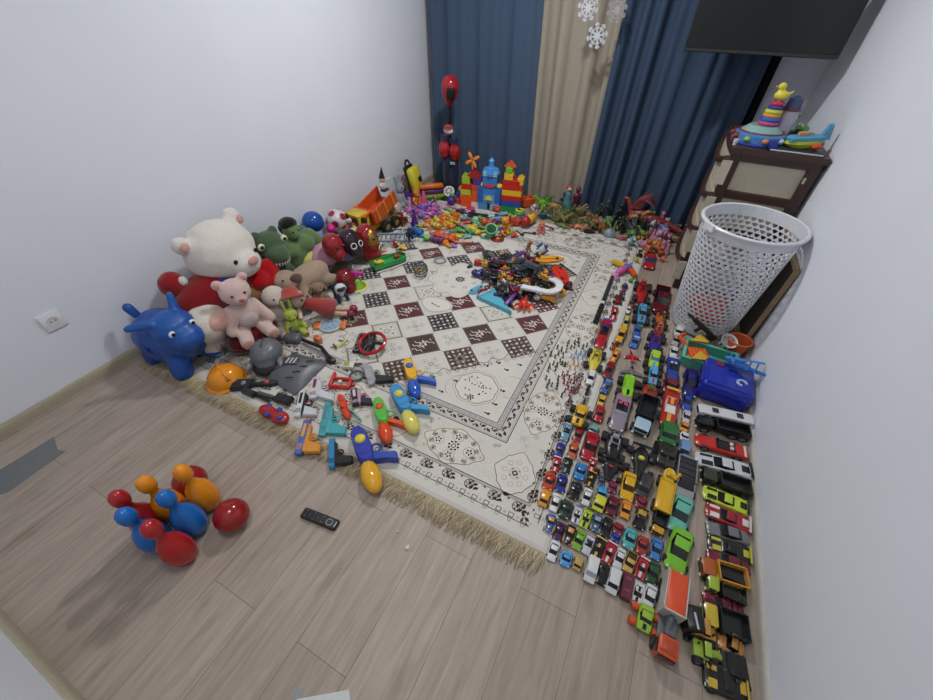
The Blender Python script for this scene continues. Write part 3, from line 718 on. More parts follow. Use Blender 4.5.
# white and pink piglet behind
t = thing('plush_pig', 'white and pink plush pig lying behind the blue hopper', 'plush pig', (-1.93, .80, .0), .2)
part(t, 'body', '#cfc6bb', MB().ell((0, 0, .21), (.11, .12, .10)).ell((-.04, 0, .10), (.1, .1, .1)), vox=.012)
part(t, 'face', '#cfa598', MB().ell((.07, .02, .235), (.06, .08, .055)).ell((.125, .03, .225), (.02, .025, .02)))
# tinsel
t = MB()
for i in range(130):
    a = random.uniform(0, 6.3); b = random.uniform(-.3, 1.5); r = random.uniform(.035, .06)
    d = Vector((cos(a)*cos(b), sin(a)*cos(b), sin(b))); t.tube([d*.01, d*r], [.0022, .0006], 3)
tag(t.build('tinsel_ball', mat('#8f9298', 'metal'), None, (-1.80, .76, .10), 0), 'silver grey tinsel tuft between blue hopper and pink teddy', 'tinsel')
# dark red cushion and pink teddy
o = soft(MB().ell((0, 0, 0), (.10, .15, .07)).ell((.03, .05, .02), (.08, .1, .055)), 'red_cushion', mat('#5a1219', 'plush'), None, .012, 3, loc=(-1.82, .93, .075)); tag(o, 'dark red velvet cushion under the pink teddy bear', 'cushion')
def teddy(p, rz, s, col, label, inner='#cc9999', belly=None, name='teddy_bear', cat='teddy bear', nose='#b5506a', eyec='#5a3030', ears=1, rot=None, foot=None):
    t = thing(name, label, cat, p, rz, sc=s, rot=rot)
    part(t, 'body', col, MB().ell((0, 0, .30), (.17, .19, .24)).capsule((0, .16, .42), (.16, .26, .20), .07, .075).capsule((0, -.16, .42), (.16, -.26, .20), .07, .075).capsule((.05, .11, .10), (.34, .17, .08), .09, .095).capsule((.05, -.11, .10), (.34, -.17, .08), .09, .095), vox=.022, sm=4)
    m = MB().ell((.03, 0, .68), (.18, .2, .18)).ell((.17, 0, .63), (.08, .09, .07))
    if ears == 1: m.ell((0, .16, .83), (.05, .07, .07)).ell((0, -.16, .83), (.05, .07, .07))
    if ears == 2: m.capsule((0, .17, .78), (.02, .27, .55), .06, .07).capsule((0, -.17, .78), (.02, -.27, .55), .06, .07)
    if ears == 3: m.capsule((0, .08, .83), (-.03, .10, 1.12), .05, .045).capsule((0, -.08, .83), (-.03, -.10, 1.12), .05, .045)
    hd = part(t, 'head', col, m, vox=.02, sm=4)
    part(hd, 'nose', nose, MB().ell((.25, 0, .65), (.02, .035, .026)), 'gloss')
    for q in (-1, 1):
        eye(hd, (.192, q*.08, .71), .02, eyec)
        if ears == 1: part(hd, 'inner_ear', inner, MB().ell((.04, q*.165, .835), (.02, .04, .04)))
        if foot: part(t, 'foot_pad', foot, MB().ell((.42, q*.18, .09), (.03, .07, .07)))
    if belly: part(t, 'belly_patch', belly, MB().ell((.13, 0, .27), (.07, .13, .12)))
    return t
t = teddy((-1.82, .95, .10), -.35, .39, '#cbb0aa', 'pink teddy bear sitting on a dark red cushion, holding a grey heart', belly='#b7aaa6', foot='#b98f82')
t['label'] = 'pink teddy bear sitting on the dark red cushion'
teddy((-1.80, 1.13, .008), -.2, .33, '#c9bfb4', 'cream plush puppy with brown paws beside the pink teddy', ears=0, nose='#6a4034', foot='#7c5c48', name='plush_puppy', cat='plush dog')
# heart pillow
hp = MB().ell((0, -.045, .05), (.045, .07, .065)).ell((0, .045, .05), (.045, .07, .065)).ell((0, 0, -.015), (.045, .075, .07)).ell((0, 0, -.06), (.035, .035, .04))
tag(soft(hp, 'heart_pillow', mat('#a8080e', 'plush'), None, .009, 5, loc=(-1.92, 1.23, .24), rot=(.2, -.35, .1)), 'bright red heart pillow standing among the soft toys', 'pillow')
# crate of soft stuff hidden below keeps things up: grey blanket
tag(soft(MB().ell((0, 0, 0), (.14, .26, .08)).ell((.02, .2, .02), (.13, .2, .07)), 'grey_blanket', mat('#5d4d46', 'fabric'), None, .015, 3, loc=(-2.03, 1.42, .075)), 'brown crumpled blanket under the piled soft toys', 'blanket')
# small doll
t = thing('baby_doll', 'small fair haired doll lying between bear and heart pillow', 'doll', (-2.0, 1.19, .24), .1, rot=(0, -.4, .1))
part(t, 'body', '#c7a06e', MB().ell((.02, -.04, -.05), (.05, .07, .06)).capsule((.03, .0, -.02), (.1, .05, -.03), .02), vox=.008); part(t, 'head', '#b98a74', MB().ell((.04, 0, .05), (.05, .05, .055)), 'skin'); part(t, 'hair', '#5d3a30', MB().ell((.015, 0, .07), (.05, .054, .055)))
for q in (-1, 1): eye(t, (.088, q*.018, .055), .006)
# green dinosaur head plush
t = thing('plush_dinosaur', 'dark green plush dinosaur with white teeth against the left wall', 'plush dinosaur', (-2.03, 1.38, .0), -.2, sc=.95)
part(t, 'body', '#3f5a3a', MB().ell((-.03, 0, .14), (.12, .13, .15)).capsule((0, 0, .2), (0, 0, .33), .08), vox=.012)
hd = part(t, 'head', '#44583f', MB().ell((0, 0, .40), (.10, .10, .085)).ell((.09, -.01, .365), (.085, .075, .06)).ell((-.02, -.06, .47), (.03, .03, .03)).ell((-.02, .06, .47), (.03, .03, .03)), vox=.01, sm=4)
part(hd, 'jaw', '#4f3a3a', MB().ell((.08, -.01, .315), (.07, .062, .022)), vox=0)
m = MB()
for i in range(11):
    a = -1.25+2.5*i/10; m.cyl((.07+.085*cos(a), -.01+.068*sin(a), .335), (.07+.087*cos(a), -.01+.068*sin(a), .315), .008, .002, 6)
m.build('teeth', mat('#d8d4cc'), hd)
for q in (-1, 1): eye(hd, (.06, q*.078, .43), .024, '#22301c', '#d6d2b4')
# green muscular doll
t = thing('plush_doll', 'light green plush doll with black hair sitting by the wall', 'plush doll', (-2.07, 1.58, .0), -.1)
part(t, 'body', '#5f7a4e', MB().ell((0, 0, .20), (.08, .12, .13)).ell((.03, .06, .27), (.06, .07, .06)).ell((.03, -.06, .27), (.06, .07, .06)).capsule((0, .13, .29), (.05, .21, .19), .055, .045).capsule((0, -.13, .29), (.06, -.2, .19), .055, .045).capsule((.06, .21, .17), (.10, .22, .11), .04).capsule((.06, -.2, .17), (.12, -.17, .12), .045).ell((0, 0, .08), (.1, .12, .08)), vox=.011, sm=3)
hd = part(t, 'head', '#627f50', MB().ell((.02, 0, .385), (.055, .055, .062)).ell((.05, 0, .365), (.03, .035, .03)), vox=.007)
part(hd, 'hair', '#15150f', MB().ell((.005, 0, .425), (.058, .058, .04)).ell((-.02, 0, .395), (.045, .055, .05)))
for q in (-1, 1): eye(hd, (.07, q*.02, .39), .006, '#1a1a12')
part(t, 'shorts', '#3b3363', MB().ell((.02, 0, .08), (.10, .13, .06)))
# big beige dog lying
t = thing('plush_dog', 'large beige plush dog lying down with one brown ear', 'plush dog', (-1.88, 1.42, .12), PI/2)
part(t, 'body', '#a08c78', MB().ell((.05, 0, .03), (.17, .085, .085)).ell((-.13, .0, .09), (.085, .075, .07)).capsule((.12, -.05, -.02), (.22, -.09, -.06), .05, .035).capsule((-.05, -.05, 0), (-.10, -.12, -.06), .04, .035).capsule((.1, .03, -.04), (.15, .03, -.09), .04), vox=.011, sm=4)
part(t, 'ear', '#5f4636', MB().ell((-.085, -.055, .105), (.055, .02, .03), (0, .45, .2)))
part(t, 'nose', '#3a2822', MB().ell((-.212, -.01, .105), (.016, .02, .015)), 'gloss'); eye(t, (-.175, -.05, .135), .008)
# doll with red hat
t = thing('rag_doll', 'rag doll in a coral red hat and red dress lying on the rug', 'rag doll', (-1.70, 1.20, .13), 0)
part(t, 'head', '#b39582', MB().ell((.0, .0, .07), (.05, .05, .052)), 'plush'); part(t, 'hat', '#a3453f', MB().lathe([(.075, 0), (.07, .01), (.05, .016), (.045, .045), (.03, .06), (.001, .062)], (-.01, -.02, .085), (-.3, -.5, 0), 18), 'fabric')
part(t, 'dress', '#9c3c3c', MB().tube([(.015, .03, .03), (.05, .07, .0), (.10, .14, -.06)], [.03, .04, .07], 14), 'fabric')
for q in (0, 1):
    part(t, 'leg', '#c4a08a', MB().capsule((.09+q*.0, .14-q*.04, -.07), (.17+.02*q, .22-q*.05, -.09), .016, .015), 'skin'); part(t, 'shoe', '#7c2c3c', MB().ell((.19+.02*q, .235-q*.05, -.09), (.028, .026, .024)), 'gloss')
    part(t, 'arm', '#c9b39c', MB().capsule((.0+.05*q, -.01+.12*q, .0), (.05+.06*q, -.05+.16*q, -.02), .016, .013), 'skin')
for q in (-1, 1): eye(t, (.055, q*.022+.015, .08), .008)
# small green plush, yellow green doll
teddy((-1.846,1.159, .09), -.3, .15, '#5fb45c', 'bright mint green fuzzy plush sitting atop the lime doll', name='plush_monster', cat='plush toy', nose='#3d8a3a')
t = teddy((-1.691,1.120, .008), -.4, .2, '#a8b94c', 'lime yellow plush doll with round brown feet on the rug', name='plush_monster', cat='plush toy', nose='#7c8c2c', ears=3, foot='#8a6a4c')
teddy((-1.758,1.408, .008), -.4, .19, '#8c7460', 'small brown plush puppy sitting before the beige dog', name='plush_puppy', cat='plush dog', nose='#20181a', ears=2)
# robot dog
t = thing('robot_dog', 'small white and navy robot puppy standing on the rug', 'robot toy', (-1.679,1.514, .008), -.5)
part(t, 'body', '#c9ccd2', MB().ell((0, 0, .06), (.045, .03, .03)).ell((.03, 0, .10), (.035, .04, .035)), 'gloss', .005)
for x in (-.03, .03):
    for q in (-1, 1): part(t, 'leg', '#2b3550', MB().capsule((x, q*.025, .05), (x+.01, q*.03, .012), .012, .013), 'gloss')
part(t, 'visor', '#20263c', MB().ell((.052, 0, .105), (.016, .03, .018)), 'gloss')
for q in (-1, 1): part(t, 'ear', '#1d2436', MB().ell((.02, q*.045, .11), (.012, .01, .025)), 'gloss')
# lime cup with pink top
t = thing('cone_toy', 'lime green cone toy with a magenta handle on the rug', 'toy', (-1.676,1.679, .008), 0)
part(t, 'cone', '#86b22a', MB().lathe([(.001, 0), (.055, .0), (.058, .006), (.035, .012), (.03, .05), (.022, .07), (.001, .07)]), 'plastic'); part(t, 'handle', '#b8208f', MB().rbox((0, 0, .09), (.035, .03, .04), .01).rbox((.01, .01, .11), (.09, .03, .024), .01, (0, .15, .6)), 'plastic')
part(t, 'ring', '#d6cf7a', MB().lathe([(.058, 0), (.072, .002), (.070, .006), (.058, .008)], n=20), 'plastic')
# green tray cart
t = thing('toy_tray_cart', 'green tray shaped toy cart with yellow animal inside', 'toy cart', (-1.659,2.025, .008), 1.12)
mb = MB(); o_ = [(-.13, -.045), (.12, -.05), (.15, 0), (.12, .05), (-.13, .045)]; mb.prism(o_, .012, (0, 0, .02))
for a, b in zip(o_, o_[1:]+o_[:1]): mb.prism(stroke(a, b, .008), .035, (0, 0, .02))
mb.build('tray', mat('#2f9a4a'), t); part(t, 'yellow_animal', '#d9b63a', MB().ell((-.07, 0, .05), (.035, .02, .018)).ell((-.10, .012, .055), (.014, .012, .012)), 'plastic')
part(t, 'red_knob', '#a02420', MB().ell((.07, 0, .05), (.022, .022, .018)).ell((.11, .0, .07), (.015, .015, .015)), 'plastic')
MB().tube([(-.13, -.06, .01), (.0, -.07, .012), (.12, -.06, .01), (.17, -.02, .012)], .005).build('white_rail', mat('#cfd2cf'), t)
# transparent drum
t = thing('clear_drum', 'clear round drum of coloured beads standing on the rug', 'toy drum', (-1.371,2.018, .052), rot=(.5, .0, .5))
MB().lathe([(.046, -.02), (.05, .0), (.046, .02)], n=22).lathe([(.001, -.025), (.046, -.02)], n=22).build('shell', clear('#b0b6b0', .3), t)
MB().torus((0, 0, .022), .05, .004).torus((0, 0, -.02), .047, .003).build('rim', mat('#24342c'), t)
bd = MB()
for i in range(26): bd.mat(i % 5).ell((random.uniform(-.03, .03), random.uniform(-.03, .03), random.uniform(-.012, .012)), .007, n=6)
tag(bd.build('beads', [mat(c) for c in ('#3f9a45', '#c9a53a', '#b4534c', '#3c9ca0', '#cf6a86')], t, ang=180), None, None, None, 'stuff')
t = thing('grey_ring_plate', 'flat grey ring shaped plate beside the clear drum', 'plate', (-1.348,2.259, .009), 0)
part(t, 'plate', '#8d8f90', MB().torus((0, 0, .006), .043, .007, n=22), 'plastic'); part(t, 'centre', '#b9b9b4', MB().lathe([(.001, .004), (.04, .004), (.04, 0)], n=18), 'plastic')
# balls by the wall
ball((-2.240,1.933,0.259), .078, '#184c9c', 'blue glossy ball near the left wall beside the soccer ball', fin='gloss')
def soccer(p, r, label):
    mb = MB(); mb.mat(0).ell((0, 0, 0), r, n=28); mb.mat(1)
    g = (1+5**.5)/2
    for a, b in ((1, g), (-1, g), (1, -g), (-1, -g)):
        for v in ((0, a, b), (a, b, 0), (b, 0, a)):
            d = Vector(v).normalized(); u = d.cross(Vector((.3, .5, .8))).normalized(); w = d.cross(u)
            mb.grid([[d*r*cos(th)*1.012+(u*cos(q*2*PI/6)+w*sin(q*2*PI/6))*r*sin(th)*1.012 for q in range(6)] for th in (.02, .16, .30, .36)], True)
    o = mb.build('soccer_ball', [mat('#cdcbd0', 'plastic'), mat('#9c2233', 'plastic')], None, p, 180); tag(o, label, 'ball')
soccer((-2.230,2.163,0.187), .085, 'white ball with dark red spots beside the blue ball')
SB = [((-2.120,1.977,0.213), .034, '#c01f80', 'magenta small ball before the spotted white ball'), ((-2.060,1.794,0.242), .037, '#6f7fb0', 'lilac blue small ball on the plush caterpillar'), ((-2.030,1.857,0.221), .03, '#4c8a3c', 'green small ball beside the lilac ball'), ((-2.000,1.911,0.197), .026, '#b0604a', 'coral red small ball beside the green ball'), ((-2.000,2.010,0.194), .03, '#7cc060', 'light green small ball under the little clown'), ((-2.050,2.126,0.183), .028, '#d6cf8a', 'pale yellow small ball under the little clown')]
for p, r, h, lb in SB: ball(p, r, h, lb, 'small_ball', 'gloss', 'ball', 'small balls by the left wall')
tag(soft(MB().ell((0, 0, 0), (.05, .07, .08)), 'grey_pouch', mat('#4f6a62', 'fabric'), None, .01, 2, loc=(-2.22, 1.78, .22)), 'grey green cloth pouch left of the blue ball', 'pouch')
# caterpillar pillow
t = thing('plush_caterpillar', 'long plush caterpillar pillow of pink, purple and yellow segments', 'plush toy', (0, 0, 0))
for (p, r, h, nm) in (((-2.05, 1.62, .17), (.08, .09, .07), '#c8c46a', 'yellow_tail'), ((-1.98, 1.73, .16), (.10, .13, .085), '#b88a9a', 'pink_segment'), ((-1.95, 1.91, .13), (.095, .12, .09), '#7f6ba3', 'purple_segment'), ((-1.97, 2.04, .14), (.085, .10, .08), '#c6bd72', 'yellow_segment')):
    part(t, nm, h, MB().ell(p, r, (.15, 0, .1), 18))
tag(soft(MB().ell((0, 0, 0), (.14, .28, .09)), 'olive_cushion', mat('#4b4a33', 'fabric'), None, .015, 2, loc=(-2.04, 1.80, .05)), 'dark olive cushion beneath the caterpillar pillow', 'cushion')
# helmets and masks
def mask(p, rz, s, h, label, cols, kind):
    t = thing('toy_mask', label, 'toy mask', p, rz, 'toy masks in front of the caterpillar', rot=(0, -.25, rz), sc=s)
    part(t, 'shell', h, MB().ell((0, 0, .09), (.07, .072, .085)).ell((.025, 0, .03), (.05, .05, .05)), 'gloss', .007, 3)
    if kind == 'face': part(t, 'face_plate', cols, MB().ell((.035, 0, .07), (.048, .05, .075), (0, .1, 0)), 'metal')
    for q in (-1, 1):
        if kind == 'glasses': MB().torus((.078, q*.028, .07), .018, .004, (0, PI/2, q*.3), 14, 6).build('lens_ring', mat('#c9cfc9'), t); part(t, 'lens', '#101012', MB().ell((.074, q*.028, .07), (.006, .017, .014)), 'gloss')
        else: part(t, 'eye_opening', '#1c1214', MB().ell((.082 if kind == 'face' else .072, q*.027, .08), (.006, .014, .007)), 'gloss')
mask((-1.830,1.707,0.179), -.1, 1.0, '#8c2327', 'plain red toy mask leftmost of the masks', None, 'x')
mask((-1.70, 1.62, .008), -.3, .9, '#7a1b20', 'dark red toy mask lowest, touching the rug', None, 'x')
mask((-1.800,1.833,0.157), -.2, 1.05, '#34202f', 'dark purple toy mask with white rimmed glasses', None, 'glasses')
mask((-1.800,2.017,0.110), .0, 1.1, '#8a1f1f', 'red toy helmet with a gold face plate', '#a8813f', 'face')
t = thing('plush_bird', 'red round plush bird with big white eye right of the gold helmet', 'plush bird', (-1.81, 2.04, .0), .3)
part(t, 'body', '#9c1f22', MB().ell((0, 0, .09), (.075, .09, .09)).capsule((0, .02, .15), (-.02, .0, .2), .03, .01), vox=.008); eye(t, (.065, -.01, .12), .022, '#101010', '#d8d8d8'); eye(t, (.055, .05, .11), .022, '#101010', '#d8d8d8'); part(t, 'beak', '#c09a3a', MB().lathe([(.02, 0), (.001, .04)], (.07, .02, .08), (0, PI/2, 0), 10), 'plastic')
# clown
t = thing('clown_toy', 'tiny clown with a pointed hat sitting beside the balls', 'toy clown', (-2.020,2.070,0.236), 0)
part(t, 'body', '#5c3350', MB().ell((0, 0, -.02), (.025, .028, .035)), 'fabric'); part(t, 'head', '#c9b9ac', MB().ell((.005, 0, .03), .022), 'skin'); part(t, 'hat', '#1a1a1e', MB().lathe([(.016, 0), (.001, .045)], (0, 0, .045), n=10), 'fabric')
for q in (-1, 1): part(t, 'arm', '#b03838', MB().capsule((0, q*.025, 0), (.02, q*.04, -.02), .008), 'fabric')

# ---------- toy guns and dress-up pieces on the front left corner of the rug ----------
RUGZ = .009
def frame2(a, b, z=RUGZ):
    """local frame : origin a, +x towards b, returns (loc, rz, length)"""
    d = Vector((b[0]-a[0], b[1]-a[1])); return (a[0], a[1], z), math.atan2(d.y, d.x), d.length
def side(a, b, g):  # +1 if g lies left of a->b
    return 1 if (b[0]-a[0])*(g[1]-a[1])-(b[1]-a[1])*(g[0]-a[0]) > 0 else -1
def poly_part(root, nm, h, pts, z0, z1, fin='plastic', r=.0):
    mb = MB(); n = len(pts); c = Vector((sum(p[0] for p in pts)/n, sum(p[1] for p in pts)/n))
    k = .88; inner = [tuple(c+(Vector(p)-c)*k) for p in pts]; t = (z1-z0)*.22
    mb.grid([[(x, y, z0) for x, y in inner], [(x, y, z0+t) for x, y in pts], [(x, y, z1-t) for x, y in pts], [(x, y, z1) for x, y in inner]], True, True)
    return mb.build(nm, mat(h, fin), root, ang=35)
def water_gun(a, b, g, label, body, tank, grip, knob=None, lever=None, zs=1):
    """a muzzle, b end of tank, g end of handle"""
    p, rz, L = frame2(a, b); s = side(a, b, g); w = L*.095
    t = thing('water_gun', label, 'water gun', p, rz, 'toy water guns on the front of the rug')
    gx = (Vector(g)-Vector(a)).dot((Vector(b)-Vector(a)).normalized()); gy = abs((Vector(g)-Vector(a)).cross((Vector(b)-Vector(a)).normalized())) if False else abs((b[0]-a[0])*(g[1]-a[1])-(b[1]-a[1])*(g[0]-a[0]))/L
    poly_part(t, 'body', body, [(L*.03, -w*.45), (L*.12, -w*1.0), (L*.40, -w*1.1), (L*.56, -w*.9), (L*.62, 0), (L*.60, w*.8), (L*.40, w*1.15), (L*.13, w*1.0), (L*.03, w*.45)], 0, w*2.0)
    MB().cyl((-.0, 0, w), (L*.06, 0, w), w*.32, w*.42).build('nozzle', mat(knob or body), t)
    MB().ell((L*.78, -s*w*.2, w*1.15), (L*.23, w*1.25, w*1.05)).build('water_tank', mat(tank, 'gloss'), t, ang=180)
    poly_part(t, 'handle', grip, [(L*.46, s*w*.7), (L*.58, s*w*.6), ((L*.52+gx)/2+w*.5, s*gy*.6), (gx+w*.65, s*gy*.98), (gx-w*.6, s*gy*1.02), ((L*.48+gx)/2-w*.35, s*gy*.6)][::s], .002, w*1.35)
    MB().torus((L*.42, s*w*1.5, w), w*.62, w*.16, n=14, k=6).build('trigger_guard', mat(body), t)
    MB().ell((L*.27, 0, w*2.0), (L*.07, w*.75, w*.35)).build('pump_knob', mat(knob or tank), t, ang=180)
    for q in (.2, .36, .48): MB().rbox((L*q, 0, w*2.0), (L*.015, w*1.3, w*.12)).build('rib', mat(body), t)
water_gun((-0.953,1.205), (-0.755,0.999), (-0.731,1.138), 'yellow water gun with a blue tank, farthest back of the set', '#d9a61c', '#2c57b8', '#2f62bd')
water_gun((-0.906,1.008), (-0.642,0.819), (-0.669,0.964), 'light blue water gun with a pale yellow tank', '#2b84bd', '#d0c661', '#2e8cc4', '#d0c04a')
water_gun((-0.933,0.904), (-0.725,0.716), (-0.709,0.833), 'lime green water gun with an orange tank', '#4fae37', '#cf4a1e', '#cf4a1e')
water_gun((-0.911,0.715), (-0.628,0.506), (-0.656,0.680), 'large dark blue water gun with long yellow tank, nearest the bare floor', '#26379a', '#d9a227', '#2545a4', '#cfc23e')
def pistol(a, b, g, label, slide, frame, grip, extra=None, thick=.028, bulk=1., group='toy pistols lying on the front left of the rug', mouth=None):
    """a muzzle, b rear of slide, g bottom of grip"""
    p, rz, L = frame2(a, b); s = side(a, b, g); w = L*.11*bulk
    gy = abs((b[0]-a[0])*(g[1]-a[1])-(b[1]-a[1])*(g[0]-a[0]))/L; gx = (Vector(g)-Vector(a)).dot((Vector(b)-Vector(a)).normalized())
    t = thing('toy_pistol', label, 'toy gun', p, rz, group)
    poly_part(t, 'slide', slide, [(0, -w), (L, -w), (L*1.02, 0), (L, w*.6), (0, w*.6)], 0, thick)
    poly_part(t, 'frame', frame, [(L*.08, s*w*.4), (L*.96, s*w*.4), (L*.9, s*w*1.5), (L*.2, s*w*1.3)][::s], .001, thick*.9)
    poly_part(t, 'grip', grip, [(L*.62, s*w), (L*.98, s*w), (gx+w*.9, s*gy), (gx-w*1.1, s*gy)][::s], .001, thick*.92)
    MB().torus((L*.52, s*w*2.0, thick*.5), w*.85, w*.2, n=14, k=6).build('trigger_guard', mat(frame), t)
    MB().rbox((L*.53, s*w*1.8, thick*.5), (w*.35, w*1.1, thick*.3)).build('trigger', mat(grip), t)
    if mouth: MB().cyl((-L*.05, -w*.2, thick*.5), (L*.01, -w*.2, thick*.5), w*.5).build('muzzle', mat(mouth), t)
    for q in range(5): MB().box((L*(.75+.035*q), -w*.2, thick), (L*.012, w*1.3, .002)).build('grip_groove', mat(extra or frame), t)
    if extra: MB().rbox((L*.35, -w*.2, thick+.001), (L*.4, w*.7, .004)).build('side_panel', mat(extra), t)
    return t
pistol((-1.129,0.778), (-1.024,0.618), (-0.945,0.683), 'teal toy pistol with grey upper panel', '#3a9aa0', '#3f9fa5', '#3f9fa5', '#5f7a88')
pistol((-1.144,0.652), (-1.050,0.497), (-0.983,0.558), 'orange and blue dart pistol nearest the bare floor', '#4a63a8', '#cf8a36', '#cf8a36', '#d89a48', mouth='#cf6a20')
pistol((-0.971,0.623), (-0.876,0.514), (-0.823,0.581), 'sky blue pistol with black grip beside the rug fringe', '#1f7fb0', '#15171a', '#1a1b1e', None)
pistol((-1.297,0.782), (-1.202,0.646), (-1.136,0.702), 'white pistol with black stripe left of the teal pistol', '#c9cbcf', '#1b1c1f', '#bfc1c5', '#1b1c1f')
pistol((-1.300,0.880), (-1.217,0.765), (-1.128,0.811), 'white space pistol with black ovals behind the black striped pistol', '#c4c6cb', '#b9bcc1', '#c4c6cb', '#7d2a35', bulk=1.4)
pistol((-1.078,0.909), (-1.001,0.828), (-0.946,0.880), 'black and pink space pistol in the middle of the guns', '#1c1a20', '#b98aa0', '#26222a', '#c9b9c0', bulk=1.6)
pistol((-1.141,1.081), (-1.018,0.975), (-0.944,1.055), 'silver toy pistol with black grip right of the black and pink pistol', '#9a9c9c', '#8d8f8f', '#1d1e20', None, bulk=1.1)
water_gun((-1.120,0.840), (-0.977,0.746), (-0.927,0.769), 'orange red space blaster with a teal grip', '#d03a1f', '#c8401f', '#68a59c', '#c23a2a')
# red letter shaped stand
t = thing('red_stand', 'red plastic frame shaped piece behind the white space pistol', 'toy piece', (-1.177,0.925, RUGZ), .4)
for (x, y, l, w) in ((-.05, 0, .015, .10), (0, -.045, .11, .015), (0, .01, .09, .012), (.05, -.02, .015, .06)): MB().rbox((x, y, .013), (l, w, .026), .004).build('bar', mat('#c0271f'), t)
MB().ell((.0, -.02, .025), .012).build('knob', mat('#d3d0cc', 'gloss'), t)
# red shoe shaped rattle with blue dots
a, b = (-1.401,0.601), (-1.221,0.602); p, rz, L = frame2(a, b, .03); t = thing('red_toy_boat', 'red toy boat with blue dots at the rug corner', 'toy boat', p, rz)
soft(MB().ell((L*.3, 0, 0), (L*.32, .032, .028)).ell((L*.72, 0, .0), (L*.28, .036, .022)), 'hull', mat('#a3222a', 'gloss'), t, .006, 2)
for q, y in ((.25, .02), (.42, -.02), (.6, .024), (.8, -.01)): MB().ell((L*q, y, .016), (.015, .013, .012)).build('dot', mat('#2a4a9a', 'gloss'), t)
# steering wheel toy
t = thing('steering_wheel', 'red toy steering wheel with black dashboard on the rug', 'steering wheel', (-1.212,1.212, .03), 0, rot=(.18, -.1, .3))
MB().torus((.02, 0, .02), .075, .010, n=30).build('wheel_rim', mat('#a81f26', 'gloss'), t)
part(t, 'dashboard', '#1a1b1e', MB().rbox((-.035, .005, 0), (.11, .15, .035), .015), 'plastic'); part(t, 'hub', '#26272b', MB().lathe([(.001, .03), (.028, .028), (.034, .01), (.034, 0)], n=18), 'plastic')
for q in (0, 2.1, 4.2): MB().capsule((.0, 0, .02), (.02+.07*cos(q), .07*sin(q), .02), .010).build('spoke', mat('#1c1d20'), t)
for q, c in enumerate(('#8c8f92', '#8c8f92', '#b0453a')): MB().torus((-.06+.0*q, -.045+.045*q, .02), .014, .003, n=14, k=5).build('dial', mat(c), t)
# orange helmet
t = thing('toy_hard_hat', 'orange toy hard hat on the rug fringe in front of the pink teddy', 'toy helmet', (-1.723,0.660, RUGZ), -.3)
MB().lathe([(.088, .0), (.086, .02), (.078, .045), (.058, .07), (.03, .083), (.001, .087)], n=26).build('shell', mat('#dc8a1c', 'gloss'), t, ang=180)
MB().lathe([(.086, .004), (.098, .0), (.1, .003), (.086, .010)], n=26).build('brim', mat('#d88418', 'gloss'), t)
MB().ell((0, 0, .07), (.075, .012, .02)).build('crest', mat('#e09227', 'gloss'), t, ang=180); MB().ell((.07, .0, .05), (.006, .012, .012), (0, .6, 0)).build('badge', mat('#8a5a2a'), t)
# grey chest plate armour and mask
P1, P2, P3, P4 = (-1.612,0.764), (-1.561,0.971), (-1.341,1.005), (-1.323,0.745)
t = thing('chest_armour', 'grey toy chest armour plate lying on the rug', 'toy armour', ((P1[0]+P3[0])/2, (P1[1]+P3[1])/2, RUGZ), 0)
o_ = [(p[0]-t.location.x, p[1]-t.location.y) for p in (P1, P2, P3, P4)]
rows = []
for i in range(9):
    u = i/8; r = []
    for j in range(9):
        v = j/8; A0 = Vector(o_[0]).lerp(Vector(o_[1]), u); B0 = Vector(o_[3]).lerp(Vector(o_[2]), u); q = A0.lerp(B0, v); r.append((q.x, q.y, .008+.045*sin(PI*u)**.5*sin(PI*v)**.5))
    rows.append(r)
MB().grid([r[::-1] for r in rows]).grid([[(x, y, max(0, z-.006)) for x, y, z in r] for r in rows]).build('shell', mat('#575a60', 'plastic'), t, ang=180)
cx_ = Vector(o_[0]).lerp(Vector(o_[2]), .5)
for k in range(4):
    for s_ in (-1, 1):
        q = Vector(o_[0]).lerp(Vector(o_[1]), .2+.2*k)*.5+Vector(o_[3]).lerp(Vector(o_[2]), .2+.2*k)*.5+(Vector(o_[3])-Vector(o_[0])).normalized()*s_*.06
        MB().rbox((q.x, q.y, .048), (.04, .004, .008), .0018, (0, 0, .6)).build('panel_seam', mat('#3a3c41'), t)
MB().rbox((.0, .0, .056), (.075, .055, .006), .002, (0, 0, .5)).build('emblem_plate', mat('#44474c'), t)
m = MB()
for i in range(3): m.prism(stroke((-.02+.02*i, -.018), (-.012+.02*i, .02), .008), .004, (0, 0, .058), (0, 0, .5))
m.build('emblem', mat('#b9bbb9'), t)
t = thing('grey_mask', 'grey toy armour helmet resting on the chest armour plate', 'toy helmet', (-1.627,0.862, .03), -.9, rot=(0, -.1, -.9))
part(t, 'shell', '#61656c', MB().ell((0, 0, .05), (.10, .085, .07)).ell((.05, 0, .02), (.06, .06, .04)), 'plastic', .008, 2); part(t, 'lining', '#1d1c1a', MB().ell((.06, .0, .0), (.075, .07, .03)), 'matte')
for s_ in (-1, 1): part(t, 'cheek', '#71757b', MB().ell((.06, s_*.075, .02), (.05, .018, .022), (0, 0, s_*.2)), 'plastic')
for s_ in (-1, 0, 1): MB().box((.0, s_*.035, .118-.012*abs(s_)), (.09, .004, .004), (0, .05, 0)).build('seam', mat('#34363a'), t)
part(t, 'strap', '#8a7064', MB().ell((.02, .085, .0), (.03, .012, .03)), 'fabric')
t = thing('arm_guard', 'grey toy gauntlet with a long black handle behind the armour', 'toy gauntlet', (-1.641,1.053, .03), 0)
part(t, 'cuff', '#5d6168', MB().rbox((0, 0, .0), (.09, .07, .05), .015, (0, 0, .4)).rbox((-.03, .03, .02), (.03, .03, .05), .008), 'plastic')
